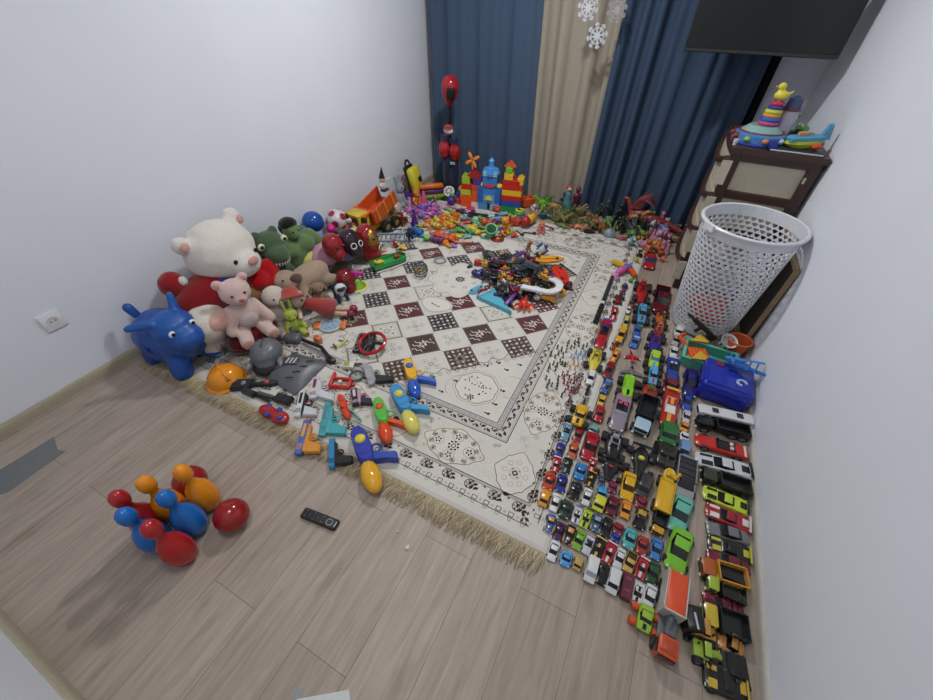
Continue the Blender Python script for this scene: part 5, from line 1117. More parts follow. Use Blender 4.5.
V = [
# column standing on the rug edge
('hotrod', (-0.014,2.430), (-0.013,2.577), .040, ('#6a2140', '#3d4f94'), 'maroon and violet toy hot rod, first behind the pink rocket toy', RZ),
('buggy', (-0.025,2.305), (-0.019,2.414), .060, ('#7c2228', '#2a1c1e'), 'dark red toy buggy with small black wheels at the rug edge', RZ),
('bike', (-0.044,2.252), (-0.032,2.327), .026, ('#2a2528', '#8c8a88'), 'tiny black toy motorcycle at the rug edge', RZ),
('race', (-0.016,2.106), (-0.022,2.259), .046, ('#a8202a', '#d0d0d0'), 'glossy red toy race car behind the blue cockpit car', RZ),
('open', (-0.034,1.805), (-0.040,2.086), .066, ('#a01f2b', '#2a44b4'), 'large red toy racer with two blue cockpits at the rug edge', RZ),
('buggy', (-0.025,1.600), (-0.035,1.780), .095, ('#c9b93e', '#8a8238'), 'yellow open toy buggy on the rug edge', RZ),
('sedan', (-0.017,1.492), (-0.021,1.612), .048, (WHT, BLK), 'white toy sedan behind the yellow open buggy', RZ),
('bike', (-0.009,1.322), (-0.012,1.495), .046, ('#1d1e22', '#c9c9cc'), 'long black and white toy chopper on the rug edge', RZ),
('monster', (-0.009,1.198), (-0.006,1.321), .105, ('#cfa02a', BLK), 'black wheeled monster truck with yellow cab at the rug edge', RZ),
('open', (-0.038,1.097), (-0.040,1.212), .048, ('#5f8ea6', '#c3ccd0'), 'light blue and silver open toy car at the rug edge', RZ),
('coupe', (0.011,1.113), (0.017,1.214), .042, ('#8c1f26',), 'dark red toy coupe right of the light blue open car', RZ),
('coupe', (-0.039,1.000), (-0.040,1.087), .044, ('#37358a',), 'violet blue toy coupe at the rug edge', RZ),
('sedan', (0.018,1.026), (0.013,1.112), .046, ('#b5592a',), 'burnt orange toy sedan right of the violet blue coupe', RZ),
('race', (-0.029,0.927), (-0.035,1.007), .042, ('#a32028', '#d8d0d0'), 'red toy race car with white stripe at the rug edge', RZ),
('race', (0.010,0.941), (0.010,1.025), .048, ('#1b211e', '#7c8a84'), 'black toy race car with grey lines beside the rug', RZ),
('round', (-0.031,0.830), (-0.037,0.925), .050, ('#b03a20', '#c87a2a'), 'orange red round toy car with flames at the rug edge', RZ),
('coupe', (0.017,0.848), (0.011,0.936), .048, ('#2c2c82',), 'deep violet toy coupe beside the orange red round car', RZ),
('van', (-0.028,0.758), (-0.029,0.833), .046, ('#d08a22', '#e0a94a'), 'orange toy van at the rug edge', RZ),
('sedan', (0.016,0.757), (0.015,0.842), .042, (WHT, BLK, '#101216'), 'white toy police car with black hood right of the orange van', RZ),
('hotrod', (0.025,0.670), (0.021,0.748), .044, ('#2f63ad', '#c98a3a'), 'blue toy hot rod with orange engine at the rug corner', RZ),
('coupe', (0.062,0.664), (0.063,0.743), .042, ('#43264f', '#8a70a8'), 'dark purple toy coupe right of the blue hot rod', 0),
('coupe', (0.064,0.585), (0.064,0.667), .044, ('#cdcfd2',), 'white toy coupe at the rug corner, front left of all cars', 0),
# second column
('coupe', (0.066,2.055), (0.064,2.205), .038, ('#b9b15c',), 'pale yellow green toy coupe behind the yellow car with black hood', RZ),
('sedan', (0.056,1.907), (0.065,2.072), .052, ('#cf9a22', '#1a1a1a', '#0c0c0c'), 'yellow toy car with large black windshield', RZ),
('formula', (0.039,1.830), (0.045,1.915), .040, ('#8c3a2a', '#5a2a24'), 'small rust red toy racer behind the orange car', RZ),
('race', (0.056,1.728), (0.069,1.846), .042, ('#cf7a20', '#e8b95a'), 'bright orange toy race car in the second column', RZ),
('coupe', (0.050,1.585), (0.061,1.728), .050, ('#7c1b22',), 'dark red toy coupe in front of the bright orange race car', RZ),
('pickup', (0.061,1.469), (0.072,1.596), .044, ('#3a5c98', '#6c7f98'), 'blue grey toy pickup in the second column', RZ),
('sedan', (0.066,1.389), (0.068,1.470), .042, ('#cda33a',), 'small yellow toy taxi in the second column', 0),
('round', (0.076,1.279), (0.075,1.394), .048, ('#a3222a', '#d8b0a8'), 'red round toy car with pale dots in the second column', 0),
('van', (0.068,1.204), (0.077,1.259), .046, ('#6fa093', '#9ac0b4'), 'clear teal small toy van in the second column', 0),
('coupe', (0.078,1.057), (0.079,1.205), .064, ('#a01c28', '#c43a40'), 'large glossy red toy coupe in the second column', 0),
('round', (0.072,0.943), (0.071,1.032), .052, ('#2f7dc2',), 'sky blue round toy car in the second column', 0),
('race', (0.111,1.009), (0.109,1.079), .038, ('#b02530', '#d8c8c8'), 'small red and white toy racer right of the sky blue car', 0),
('open', (0.071,0.850), (0.075,0.938), .052, ('#15171a', '#3c4044'), 'black open toy roadster in the second column', 0),
('race', (0.117,0.932), (0.122,1.012), .042, ('#1b1b1d', '#cfa22e'), 'black toy race car with yellow roof in the third column', 0),
('coupe', (0.125,0.846), (0.123,0.930), .044, ('#c9cbce', BLK), 'white toy coupe beside the black roadster', 0),
('round', (0.059,0.753), (0.062,0.839), .054, ('#2b3d33',), 'dark green round toy car in front of the rug edge row', 0),
('race', (0.107,0.757), (0.108,0.836), .042, ('#c4c3c0', '#3c4a8a'), 'white toy race car with a blue patch beside the dark green car', 0),
('race', (0.139,0.755), (0.146,0.843), .044, ('#a3c23a', '#1c1f18'), 'lime toy race car with black patch beside the white racer', 0),
('hotrod', (0.183,0.756), (0.183,0.836), .046, ('#3a5878', '#8a97a0'), 'steel blue toy hot rod beside the lime race car', 0),
('coupe', (0.217,0.757), (0.225,0.844), .042, ('#20211f', '#b8a640'), 'black toy coupe with yellow edge beside the steel blue hot rod', 0),
('hotrod', (0.101,0.663), (0.102,0.747), .046, ('#1e1b1b', '#c98a4a'), 'black toy hot rod with orange ornament, left of the lime coupe', 0),
('coupe', (0.135,0.664), (0.142,0.747), .046, ('#6aa32e',), 'lime green toy coupe in the front rows', 0),
('open', (0.170,0.664), (0.179,0.747), .042, ('#b8bac4', '#4a4a68'), 'white and grey open toy car right of the lime green coupe', 0),
('race', (0.203,0.664), (0.214,0.753), .046, ('#1b1a1c', '#cfa85a'), 'black toy race car with gold pattern in the front rows', 0),
('race', (0.243,0.669), (0.256,0.755), .046, ('#a3262e', '#d0c4c4'), 'red toy race car with white bars, left of two white cars', 0),
('coupe', (0.283,0.669), (0.291,0.752), .042, ('#c6c8cc', BLK), 'white toy coupe with dark rear right of the red barred racer', 0),
('pickup', (0.316,0.672), (0.329,0.756), .044, ('#c2a04a', '#3a3020'), 'gold toy pickup in the front rows', 0),
('race', (0.358,0.672), (0.371,0.754), .046, ('#a82c34', '#cfc6c6'), 'crimson toy race car with white stripe right of the gold pickup', 0),
('sedan', (0.396,0.674), (0.406,0.758), .050, ('#254a2c', '#6fae7a'), 'dark green toy sedan with light green roof', 0),
# very front row
('round', (0.113,0.590), (0.114,0.650), .046, ('#4a94cf',), 'small light blue toy bug on the floor beside the front left white coupe', 0),
('van', (0.155,0.598), (0.158,0.646), .038, ('#b0924e', '#8a6c34'), 'small tan box shaped toy cart on the floor', 0),
('van', (0.203,0.576), (0.205,0.673), .048, ('#cbcccb', '#9a9c9e', '#8f9498'), 'all white toy van in the front row', 0),
('round', (0.242,0.588), (0.247,0.667), .052, ('#131416',), 'black round toy car between two white vans', 0),
('van', (0.278,0.577), (0.283,0.667), .048, ('#c6c9cb', '#55595c'), 'white toy estate car right of the black round car', 0),
('bus', (0.325,0.578), (0.325,0.673), .042, ('#5f2636', '#7c3a48'), 'maroon toy tram in the front row', 0),
('race', (0.360,0.582), (0.367,0.672), .046, ('#cdcdcb', '#1a1a1c'), 'white toy race car with black bars in the front row', 0),
('sedan', (0.396,0.589), (0.406,0.675), .046, ('#cfd1d4', '#26282c'), 'white toy police sedan at the right end of the front row', 0),
# third and fourth columns
('buggy', (0.115,2.380), (0.094,2.643), .110, ('#a3222a', '#7c1a20'), 'large red toy buggy standing behind the blue furry truck', 0),
('round', (0.063,2.323), (0.061,2.395), .034, ('#7c4236',), 'tiny brown ball shaped toy car beside the large red buggy', RZ),
('round', (0.058,2.236), (0.057,2.320), .030, ('#cfc9c4',), 'tiny white egg shaped toy car beside the brown one', RZ),
('monster', (0.148,2.154), (0.134,2.342), .100, ('#4a8cb0', '#5c4030'), 'furry light blue toy truck with brown top', 0),
('round', (0.153,2.141), (0.150,2.213), .034, ('#c9b935',), 'tiny yellow ball shaped toy car in front of the furry blue truck', 0),
('sedan', (0.141,2.036), (0.143,2.145), .048, ('#2c5bb0', '#a33a48'), 'blue toy car with red front in the third column', 0),
('pickup', (0.140,1.912), (0.150,2.044), .052, ('#3a6fc0', '#a0b4cc'), 'blue toy tow truck right behind the red jet toy', 0),
('plane', (0.134,1.895), (0.165,1.791), .085, ('#b3222a', '#d0c8c8'), 'red toy jet with white wing tips in the third column', 0),
('plane', (0.160,1.777), (0.180,1.650), .120, ('#6f6b6e', '#8f8b90'), 'grey toy swing wing plane in front of the red jet', 0),
('monster', (0.174,1.491), (0.165,1.642), .105, ('#7fbf2c', '#202020', '#7fbf2c'), 'lime green toy monster racer in the third column', 0),
('open', (0.164,1.274), (0.166,1.506), .086, ('#8a7f8c', '#d03f72', '#98a0a8'), 'grey transparent toy cabriolet with pink seats', 0),
('buggy', (0.174,1.096), (0.170,1.248), .112, ('#17181b', '#8f9296'), 'large black toy buggy with silver springs', 0),
('formula', (0.181,1.003), (0.184,1.108), .115, ('#191a1c', '#7c2a30'), 'black toy racer with wide wheels in front of the large black buggy', 0),
('round', (0.166,0.961), (0.161,1.013), .030, ('#3a4a6c', '#c9c9cc'), 'tiny navy and white toy figure car', 0),
('round', (0.211,0.950), (0.209,1.008), .038, ('#7c2448',), 'small dark pink egg shaped toy car', 0),
('van', (0.175,0.910), (0.173,0.956), .046, ('#3a90c4',), 'small sky blue toy van behind the lime yellow one', 0),
('van', (0.172,0.844), (0.178,0.913), .054, ('#c3c436', '#8f9a2c'), 'lime yellow toy van in the third column', 0),
('sedan', (0.223,0.850), (0.226,0.940), .054, ('#5c1828', '#1a1418'), 'maroon toy sedan with black hood', 0),
('sedan', (0.268,0.946), (0.266,1.073), .060, ('#cf9f20', '#e0b84a', '#3a2c10'), 'large yellow toy sedan behind the orange one', 0),
('sedan', (0.275,0.864), (0.276,0.945), .046, ('#d0852a',), 'orange toy sedan in front of the large yellow one', 0),
('round', (0.261,0.793), (0.265,0.842), .040, ('#842230',), 'small crimson round toy car left of the cyan one', 0),
('round', (0.257,0.759), (0.263,0.801), .036, ('#2f3f90',), 'small indigo round toy car below the crimson round one', 0),
('round', (0.306,0.751), (0.311,0.843), .050, ('#4c9fa3',), 'cyan round toy car in the third column', 0),
('round', (0.352,0.754), (0.356,0.833), .046, ('#96302a',), 'brick red round toy car right of the cyan one', 0),
('coupe', (0.400,0.761), (0.407,0.849), .046, ('#3f78b8', '#8ab0d8'), 'cornflower blue toy coupe right of the brick red round car', 0),
('pickup', (0.331,0.847), (0.337,0.942), .050, ('#23231f', '#b8913a'), 'black toy pickup with gold front', 0),
('van', (0.315,0.982), (0.333,1.094), .058, ('#3a393c', '#2c2b2e'), 'long dark grey toy van right of the large yellow sedan', 0),
('round', (0.319,0.934), (0.331,0.992), .046, ('#8c2430',), 'small red toy car in front of the dark grey van', 0),
('truck', (0.393,0.851), (0.404,0.951), .056, ('#c08c2a', '#2a2a28'), 'yellow toy lorry with black bed behind the cornflower coupe', 0),
('formula', (0.294,1.073), (0.291,1.231), .122, ('#1b1b1e', '#cfc24a'), 'black toy skeleton racer with a yellow skull driver', 0),
('van', (0.390,1.307), (0.388,1.415), .080, ('#2f6a34', '#8cb06a'), 'leafy green patterned box shaped toy van', 0),
('tank', (0.387,1.154), (0.395,1.292), .120, ('#33362a', '#2b2a24'), 'dark olive toy tank between skeleton racer and grey pickup', 0),
('crane', (0.395,0.933), (0.409,1.146), .070, ('#cfa321', '#d8b43a'), 'large yellow toy crane truck with turntable', 0),
# fifth column
('monster', (0.266,1.775), (0.267,1.915), .100, ('#a9c236', '#4aa39a', '#2f7a8a'), 'yellow green toy monster truck behind the light blue one', 0),
('buggy', (0.249,1.927), (0.259,2.089), .100, ('#2b2a80', '#7c2a4a'), 'indigo toy buggy with fat wheels in the fourth column', 0),
('buggy', (0.258,2.073), (0.261,2.230), .085, ('#7c3026', '#c9765a'), 'rust red toy buggy with web pattern', 0),
('buggy', (0.249,2.224), (0.256,2.362), .085, ('#b0592a', '#2a2422'), 'orange and black toy buggy in front of the dark red pickup', 0),
('pickup', (0.235,2.327), (0.229,2.628), .100, ('#5a1420', '#241a1c'), 'large dark red toy pickup beside the laundry basket', 0),
('monster', (0.279,1.644), (0.272,1.782), .085, ('#5a9cc8', '#b03030'), 'light blue toy monster truck with a red dot', 0),
('buggy', (0.278,1.526), (0.275,1.642), .110, ('#a8301f', '#3f6a3a'), 'red orange toy quad with green driver', 0),
('truck', (0.263,1.289), (0.281,1.523), .084, ('#9fb8c8', '#1c242e'), 'large black and pale blue armoured toy truck', 0),
('race', (0.377,1.411), (0.380,1.646), .080, ('#a8281f', '#d0a03a', '#cfd0cf'), 'large red toy race car with pale windshield and yellow marks', 0),
('sedan', (0.365,1.636), (0.374,1.745), .078, ('#6c2a34', '#3c5a80'), 'maroon toy car with blue hood behind the large red race car', 0),
('open', (0.372,1.737), (0.362,1.929), .066, ('#2a3f98', '#c9c9d0'), 'royal blue open toy car behind the maroon one', 0),
('sedan', (0.362,1.934), (0.361,2.038), .052, ('#cfcfcf', BLK), 'white toy car with black windshield behind the royal blue car', 0),
('sedan', (0.355,2.046), (0.373,2.158), .052, ('#a8a49e', '#8a8680'), 'silver toy car beside the teal storage box', 0),
('van', (0.366,2.151), (0.375,2.243), .054, ('#c4c7ca', '#1d1e20'), 'white boxy toy car with black base beside the basket', 0),
('sedan', (0.460,1.659), (0.461,1.858), .072, ('#211f66', '#16154a'), 'navy violet toy car left of the blue case', 0),
('coupe', (0.455,1.555), (0.456,1.686), .056, ('#2745a0', '#c9c9d8'), 'cobalt blue toy coupe in front of the navy violet car', 0),
('coupe', (0.459,1.475), (0.462,1.564), .044, ('#b8bcc0', '#c09a7a'), 'silver toy coupe in front of the cobalt coupe', 0),
('sedan', (0.450,1.416), (0.461,1.480), .046, ('#cf8a3c', '#d8d0c8'), 'orange topped small toy sedan behind the white helmet car', 0),
('round', (0.459,1.359), (0.462,1.418), .044, ('#cfd0d2', '#1a1a1a'), 'small white round toy car behind the blue patterned one', 0),
('van', (0.459,1.257), (0.464,1.356), .054, ('#6f8fb8', '#c3cedb'), 'blue and white patterned toy van behind the grey pickup', 0),
('lowpickup', (0.473,1.060), (0.476,1.252), .080, ('#2b2c2f', '#8f9294'), 'large grey toy pickup with black bed cover', 0),
('coupe', (0.457,0.902), (0.480,1.065), .080, ('#5fae9c', '#2c2f2e', '#1f2a2a'), 'teal toy sports car in front of the large grey pickup', 0),
('coupe', (0.465,0.754), (0.487,0.917), .082, ('#74b532', '#2c2f2e', '#1c2418'), 'bright green toy sports car in front of the teal one', 0),
('monster', (0.391,0.517), (0.396,0.595), .088, ('#8fb53a', '#1c1c1c', '#151515', '#cf5a24', '#c4501f'), 'lime toy monster truck with orange wheels', 0),
# cross row along the right wall
('bus', (0.500,1.562), (0.727,1.598), .062, ('#c9c9cc', '#2b2c2e'), 'long white toy bus in front of the blue case', 0),
('truck', (0.495,1.490), (0.717,1.522), .065, ('#17181a', '#1c1d1f'), 'long black toy truck in front of the white bus', 0),
('open', (0.505,1.393), (0.713,1.409), .078, ('#b5281f', '#cfcac4'), 'large red and white open toy car along the right wall', 0),
('long', (0.511,1.288), (0.723,1.310), .080, ('#c3c6ca', '#1b1d22'), 'white toy race car with black markings along the right wall', 0),
('truck', (0.532,1.200), (0.713,1.212), .070, ('#32382a', '#2b3024'), 'dark olive toy army lorry along the right wall', 0),
('long', (0.548,1.133), (0.707,1.126), .072, ('#b5c93a', '#1d2018'), 'lime and black toy race car along the right wall', 0),
('long', (0.561,1.057), (0.712,1.053), .072, ('#96222c', '#cfcbc8'), 'red toy race car with white frame pattern along the right wall', 0),
('coupe', (0.566,0.978), (0.705,0.999), .062, ('#6d6f72', '#1b1c1e'), 'grey toy coupe with glossy nose along the right wall', 0),
('long', (0.573,0.922), (0.710,0.930), .068, ('#1d1d1b', '#b3b03a'), 'black toy race car with yellow edge along the right wall', 0),
('coupe', (0.571,0.867), (0.706,0.880), .060, ('#6c1e2a', '#8c3a44'), 'dark red toy coupe half hidden behind the fenced orange truck', 0),
('truck', (0.543,0.807), (0.690,0.829), .072, ('#a8552a', '#cf9436'), 'orange toy truck with a fenced yellow bed', 0),
('truck', (0.566,0.769), (0.683,0.771), .072, ('#9ab03a', '#1f2118'), 'lime green toy truck with black dump bed', 0),
('race', (0.565,0.705), (0.676,0.729), .066, ('#7c1e2e', '#4a1420'), 'dark crimson glossy toy race car in front of the lime truck', 0),
('truck', (0.557,0.654), (0.687,0.667), .082, ('#c0aa34', '#202124'), 'yellow and black toy truck with long black bed', 0),
('loader', (0.511,0.605), (0.601,0.616), .090, ('#b5843a', '#17181a'), 'orange toy backhoe with a black bucket', 0),
('round', (0.609,0.621), (0.683,0.613), .074, ('#b07a3a', '#5f646a'), 'tan toy car with a grey dome by the right wall', 0),
('tractor', (0.630,0.557), (0.531,0.547), .080, ('#8fa83a', '#6c8030'), 'lime green toy tractor with a long arm', 0),
('coupe', (0.573,0.586), (0.605,0.595), .050, ('#1c2230', '#3a4254'), 'small navy toy car below the backhoe', 0),
('van', (0.616,0.546), (0.682,0.557), .075, ('#16181a', '#cfd2d0'), 'black toy van with white square roof near the right wall', 0),
('pickup', (0.627,0.524), (0.692,0.538), .060, ('#2a3024', '#20241c'), 'dark green toy pickup below the black van', 0),
('long', (0.572,0.497), (0.686,0.507), .080, ('#1a1a1a', '#c0a03a'), 'black and yellow toy racer at the lower right corner', 0),
]
for v in V:
    if v[6] < 0: continue
    vehicle(v[0], v[1], v[2], v[3], v[4], v[5], G1 if len(v) < 8 else v[7], z=v[6])
# garbage truck : orange container, grey chassis, orange cab lying separate parts of one truck
t = thing('toy_garbage_truck', 'large orange and grey toy garbage truck nearest the camera on the right', 'toy truck', (0.464,0.582, 0), 0)
A_ = Vector((0.452,0.451)); B_ = Vector((0.462,0.731)); d = A_-B_; Lt = d.length; t.rotation_euler.z = math.atan2(d.y, d.x); t.location = ((A_.x+B_.x)/2, (A_.y+B_.y)/2, 0)
def pp_(nm, h, mb, fin='plastic'): return mb.build(nm, mat(h, fin), t, ang=35)
pp_('container', '#cf4a22', MB().rbox((-Lt*.24, 0, .085), (Lt*.50, .095, .085), .008)); pp_('container_side', '#b5b3ac', MB().box((-Lt*.24, -.05, .08), (Lt*.50, .006, .09)).box((-Lt*.24, .05, .08), (Lt*.50, .006, .09)).box((.0, 0, .08), (.008, .1, .09)))
pp_('chassis', '#4a5056', MB().rbox((Lt*.0, 0, .032), (Lt*.92, .085, .022), .006)); pp_('hydraulic_arm', '#5b6168', MB().rbox((Lt*.10, .01, .06), (.07, .05, .03), .01).tube([(Lt*.03, 0, .10), (Lt*.12, .0, .075), (Lt*.2, .0, .055)], .012))
cb = pp_('cab', '#c04a24', MB().rbox((Lt*.37, 0, .065), (Lt*.23, .092, .085), .012)); cb2 = MB().rbox((Lt*.36, 0, .110), (Lt*.13, .06, .008), .003).box((Lt*.43, 0, .110), (.006, .08, .004)).build('roof_panel', mat('#a83c1c'), cb)
MB().rbox((Lt*.483, 0, .075), (.006, .078, .035), .002).build('windshield', mat('#1d1f22', 'gloss'), cb)
for q in (-1, 1): MB().rbox((Lt*.38, q*.0465, .075), (.04, .004, .03), .001).build('side_window', mat('#1d1f22', 'gloss'), cb)
for x in (-.36, -.20, .33):
    for q in (-1, 1): wheel(.024, .018).build('wheel', [mat(TYRE, 'rubber'), mat('#8a8d90', 'metal')], t, (Lt*x, q*.045, .024))
t.scale = (.94, .64, .72)
# black scoop piece and black roller beside it
t = thing('toy_bucket', 'black toy excavator bucket standing beside the garbage truck', 'toy bucket', (0.523,0.615, .0), .3)
MB().rbox((0, 0, .035), (.055, .075, .07), .012).build('bucket', mat('#17181a'), t); MB().box((.0, -.01, .071), (.006, .045, .002)).build('white_line', mat('#b9bbbd'), t)

# ---------- small toys : kinds in unit size, shared meshes ----------
def bk(mb, v=.035, sm=2): return ('BAKE', mb, v, sm)
def K_figure():
    b = MB().ell((0, 0, .56), (.10, .14, .15)).ell((0, 0, .42), (.09, .12, .08)).capsule((0, .07, .40), (.02, .10, .06), .07, .05).capsule((0, -.07, .40), (-.02, -.10, .06), .07, .05).capsule((0, .15, .64), (.10, .24, .44), .05, .04).capsule((0, -.15, .64), (.08, -.24, .50), .05, .04).capsule((0, 0, .66), (0, 0, .78), .05)
    return [('body', bk(b), 'p'), ('head', MB().ell((.01, 0, .84), (.10, .095, .12), n=10), 's'), ('feet', MB().ell((.06, .10, .035), (.09, .05, .035), n=8).ell((.02, -.10, .035), (.09, .05, .035), n=8), 'k')]
def K_soldier():
    b = MB().ell((0, 0, .56), (.09, .13, .15)).capsule((0, .07, .40), (.08, .12, .06), .065, .05).capsule((0, -.07, .40), (-.08, -.12, .06), .065, .05).capsule((0, .15, .64), (.18, .08, .60), .045).capsule((0, -.15, .64), (.16, -.04, .56), .045).ell((.01, 0, .84), (.10, .10, .11)).capsule((.10, .05, .60), (.34, .02, .66), .028).rbox((0, 0, .02), (.34, .42, .04), .02)
    return [('body', bk(b, .04, 1), 'p')]
def K_robot():
    return [('torso', MB().rbox((0, 0, .52), (.24, .34, .30), .05).rbox((0, 0, .33), (.18, .22, .12), .03), 'p'), ('head', MB().rbox((0, 0, .77), (.16, .16, .16), .04), 's'), ('leg', MB().rbox((0, .10, .14), (.15, .12, .30), .03), 'p'), ('leg', MB().rbox((.03, -.10, .14), (.15, .12, .30), .03), 'p'), ('arm', MB().rbox((.03, .25, .50), (.14, .12, .34), .03), 's'), ('arm', MB().rbox((.06, -.25, .50), (.14, .12, .34), .03), 's'), ('backpack', MB().prism([(-.1, 0), (-.34, .2), (-.28, 0), (-.34, -.2)], .05, (0, 0, .62)), 'k')]
def K_transformer():  # lying jumble of limbs of one folded robot toy
    r = random.Random(3); m = MB(); m2 = MB()
    for i in range(9): (m if i % 2 else m2).rbox((r.uniform(-.36, .36), r.uniform(-.26, .26), r.uniform(.08, .34)), (r.uniform(.15, .4), r.uniform(.10, .2), r.uniform(.08, .16)), .02, (r.uniform(-.5, .5), r.uniform(-.5, .5), r.uniform(0, 3)))
    m.rbox((0, 0, .16), (.6, .3, .2), .04); return [('body', m, 'p'), ('plates', m2, 's'), ('wheel', wheel(.11, .08), 'th', (.25, .22, .11)), ('wheel', wheel(.11, .08), 'th', (-.25, .22, .11))]
def K_animal():
    b = MB().ell((0, 0, .34), (.30, .15, .16)).ell((.30, 0, .50), (.13, .11, .12)).ell((.40, 0, .46), (.08, .07, .06)).capsule((.18, 0, .40), (.28, 0, .50), .10)
    for x in (-.2, .2):
        for y in (-.09, .09): b.capsule((x, y, .28), (x, y*1.1, .05), .065, .055)
    b.capsule((-.28, 0, .38), (-.44, 0, .30), .04, .03)
    return [('body', bk(b), 'p'), ('ears', MB().ell((.26, .08, .62), (.04, .03, .07), n=8).ell((.26, -.08, .62), (.04, .03, .07), n=8), 's'), ('eyes', MB().ell((.40, .07, .54), .022, n=6).ell((.40, -.07, .54), .022, n=6), 'k')]
def K_pony():
    b = MB().ell((0, 0, .36), (.26, .13, .15)).capsule((.18, 0, .44), (.28, 0, .66), .09, .07).ell((.34, 0, .70), (.14, .09, .09))
    for x in (-.18, .17):
        for y in (-.08, .08): b.capsule((x, y, .30), (x+.02, y, .04), .055, .05)
    return [('body', bk(b), 'p'), ('mane', MB().ell((.20, 0, .66), (.07, .05, .17), (0, .4, 0), 10).ell((.30, 0, .82), (.10, .05, .05), n=8), 's'), ('tail', MB().tube([(-.24, 0, .44), (-.38, 0, .40), (-.42, 0, .18)], [.04, .07, .02], 8), 's'), ('eyes', MB().ell((.40, .075, .72), .022, n=6).ell((.40, -.075, .72), .022, n=6), 'k')]
def K_dino():
    b = MB().ell((0, 0, .34), (.22, .12, .15)).capsule((-.15, 0, .32), (-.52, .06, .14), .10, .02).capsule((.14, 0, .42), (.30, 0, .60), .09, .07).ell((.38, 0, .64), (.13, .07, .07)).capsule((-.05, .09, .28), (-.03, .12, .05), .07, .05).capsule((-.05, -.09, .28), (.05, -.12, .05), .07, .05).capsule((.16, .08, .36), (.24, .10, .24), .03).capsule((.16, -.08, .36), (.24, -.10, .24), .03)
    cr = MB()
    for i in range(7): cr.cyl((-.36+.11*i, 0, .30+.18*sin(i*.4)), (-.38+.11*i, 0, .42+.20*sin(i*.4)), .03, .003, 5)
    return [('body', bk(b), 'p'), ('crest', cr, 's'), ('eyes', MB().ell((.40, .06, .69), .018, n=6).ell((.40, -.06, .69), .018, n=6), 'k')]
def K_croc():
    b = MB().ell((0, 0, .10), (.24, .11, .09)).capsule((-.18, 0, .09), (-.50, .10, .04), .08, .02).ell((.28, 0, .10), (.10, .08, .06)).ell((.42, 0, .08), (.12, .05, .04))
    for x in (-.14, .16):
        for y in (-1, 1): b.capsule((x, y*.08, .07), (x+.05, y*.18, .03), .035)
    return [('body', bk(b), 'p'), ('ridge', MB().tube([(.2, 0, .18), (0, 0, .20), (-.3, .02, .12)], .025, 5), 's')]
def K_fish(): return [('body', MB().ell((0, 0, .10), (.34, .18, .10)), 'p'), ('tail', MB().prism([(-.28, 0), (-.5, .18), (-.44, 0), (-.5, -.18)], .05, (0, 0, .08)), 's'), ('fin', MB().prism([(.05, .14), (-.12, .3), (-.14, .12)], .04, (0, 0, .08)).prism([(.05, -.14), (-.12, -.3), (-.14, -.12)][::-1], .04, (0, 0, .08)), 's'), ('eye', MB().ell((.2, .06, .17), .03, n=6), 'k')]
def K_strip(): return [('strip', MB().rbox((0, 0, .04), (1, .13, .07), .03), 'p'), ('end_cap', MB().rbox((.45, 0, .05), (.12, .18, .09), .04), 's')]
def K_plate():
    m = MB(); m.prism([(-.5, -.10), (-.2, -.22), (.3, -.16), (.5, 0), (.3, .16), (-.2, .22), (-.5, .10)], .06); return [('plate', m, 'p'), ('ridge', MB().rbox((0, 0, .08), (.6, .08, .06), .02), 's'), ('knob', MB().ell((-.3, .06, .09), (.06, .06, .04), n=8).ell((.25, -.05, .09), (.05, .05, .04), n=8), 'k')]
def K_star():
    return [('body', MB().prism([(.5*(1 if i % 2 else .45)*cos(i*PI/5), .5*(1 if i % 2 else .45)*sin(i*PI/5)) for i in range(10)], .14), 'p'), ('centre', MB().ell((0, 0, .15), (.18, .18, .08), n=10), 's')]
def K_brick(): return [('body', MB().rbox((0, 0, .25), (1, .6, .5), .05), 'p'), ('studs', MB().cyl((-.25, 0, .5), (-.25, 0, .62), .14, n=10).cyl((.25, 0, .5), (.25, 0, .62), .14, n=10), 's')]
def K_ring(): return [('ring', MB().torus((0, 0, .12), .38, .12, n=18, k=8), 'p')]
def K_disc(): return [('disc', MB().lathe([(.001, .12), (.40, .12), (.5, .06), (.48, 0), (.001, 0)], n=18), 'p'), ('centre', MB().lathe([(.001, .18), (.16, .16), (.2, .12)], n=12), 's')]
def K_cup(): return [('cup', MB().lathe([(.001, .03), (.26, .03), (.34, .8), (.38, .82), (.38, .86), (.31, .84), (.24, .08), (.001, .08)], n=16), 'p'), ('band', MB().lathe([(.31, .40), (.33, .40), (.345, .55), (.33, .55)], n=16), 's')]
def K_cone(): return [('cone', MB().lathe([(.001, 1), (.06, .96), (.18, .5), (.30, .04), (.32, 0), (.001, 0)], n=14), 'p'), ('band', MB().lathe([(.27, .15), (.285, .16), (.24, .32), (.225, .32)], n=14), 's')]
def K_ball(): return [('ball', MB().ell((0, 0, .5), .5, n=14), 'p')]
def K_ladder():
    m = MB().rbox((0, .2, .03), (1, .05, .05), .02).rbox((0, -.2, .03), (1, .05, .05), .02); r = MB()
    for i in range(8): r.rbox((-.42+.12*i, 0, .03), (.035, .4, .035), .012)
    return [('rails', m, 'p'), ('rungs', r, 's')]
def K_bug():
    m = MB(); 
    for i in range(5): m.ell((-.30+.14*i, 0, .17), (.10, .24-.04*abs(i-2), .16), n=10)
    return [('body', m, 'p'), ('stripes', MB().torus((-.16, 0, .17), .19, .03, (0, PI/2, 0), 14, 5).torus((.12, 0, .17), .19, .03, (0, PI/2, 0), 14, 5), 's'), ('head', MB().ell((.40, 0, .16), (.12, .13, .12), n=10), 's')]
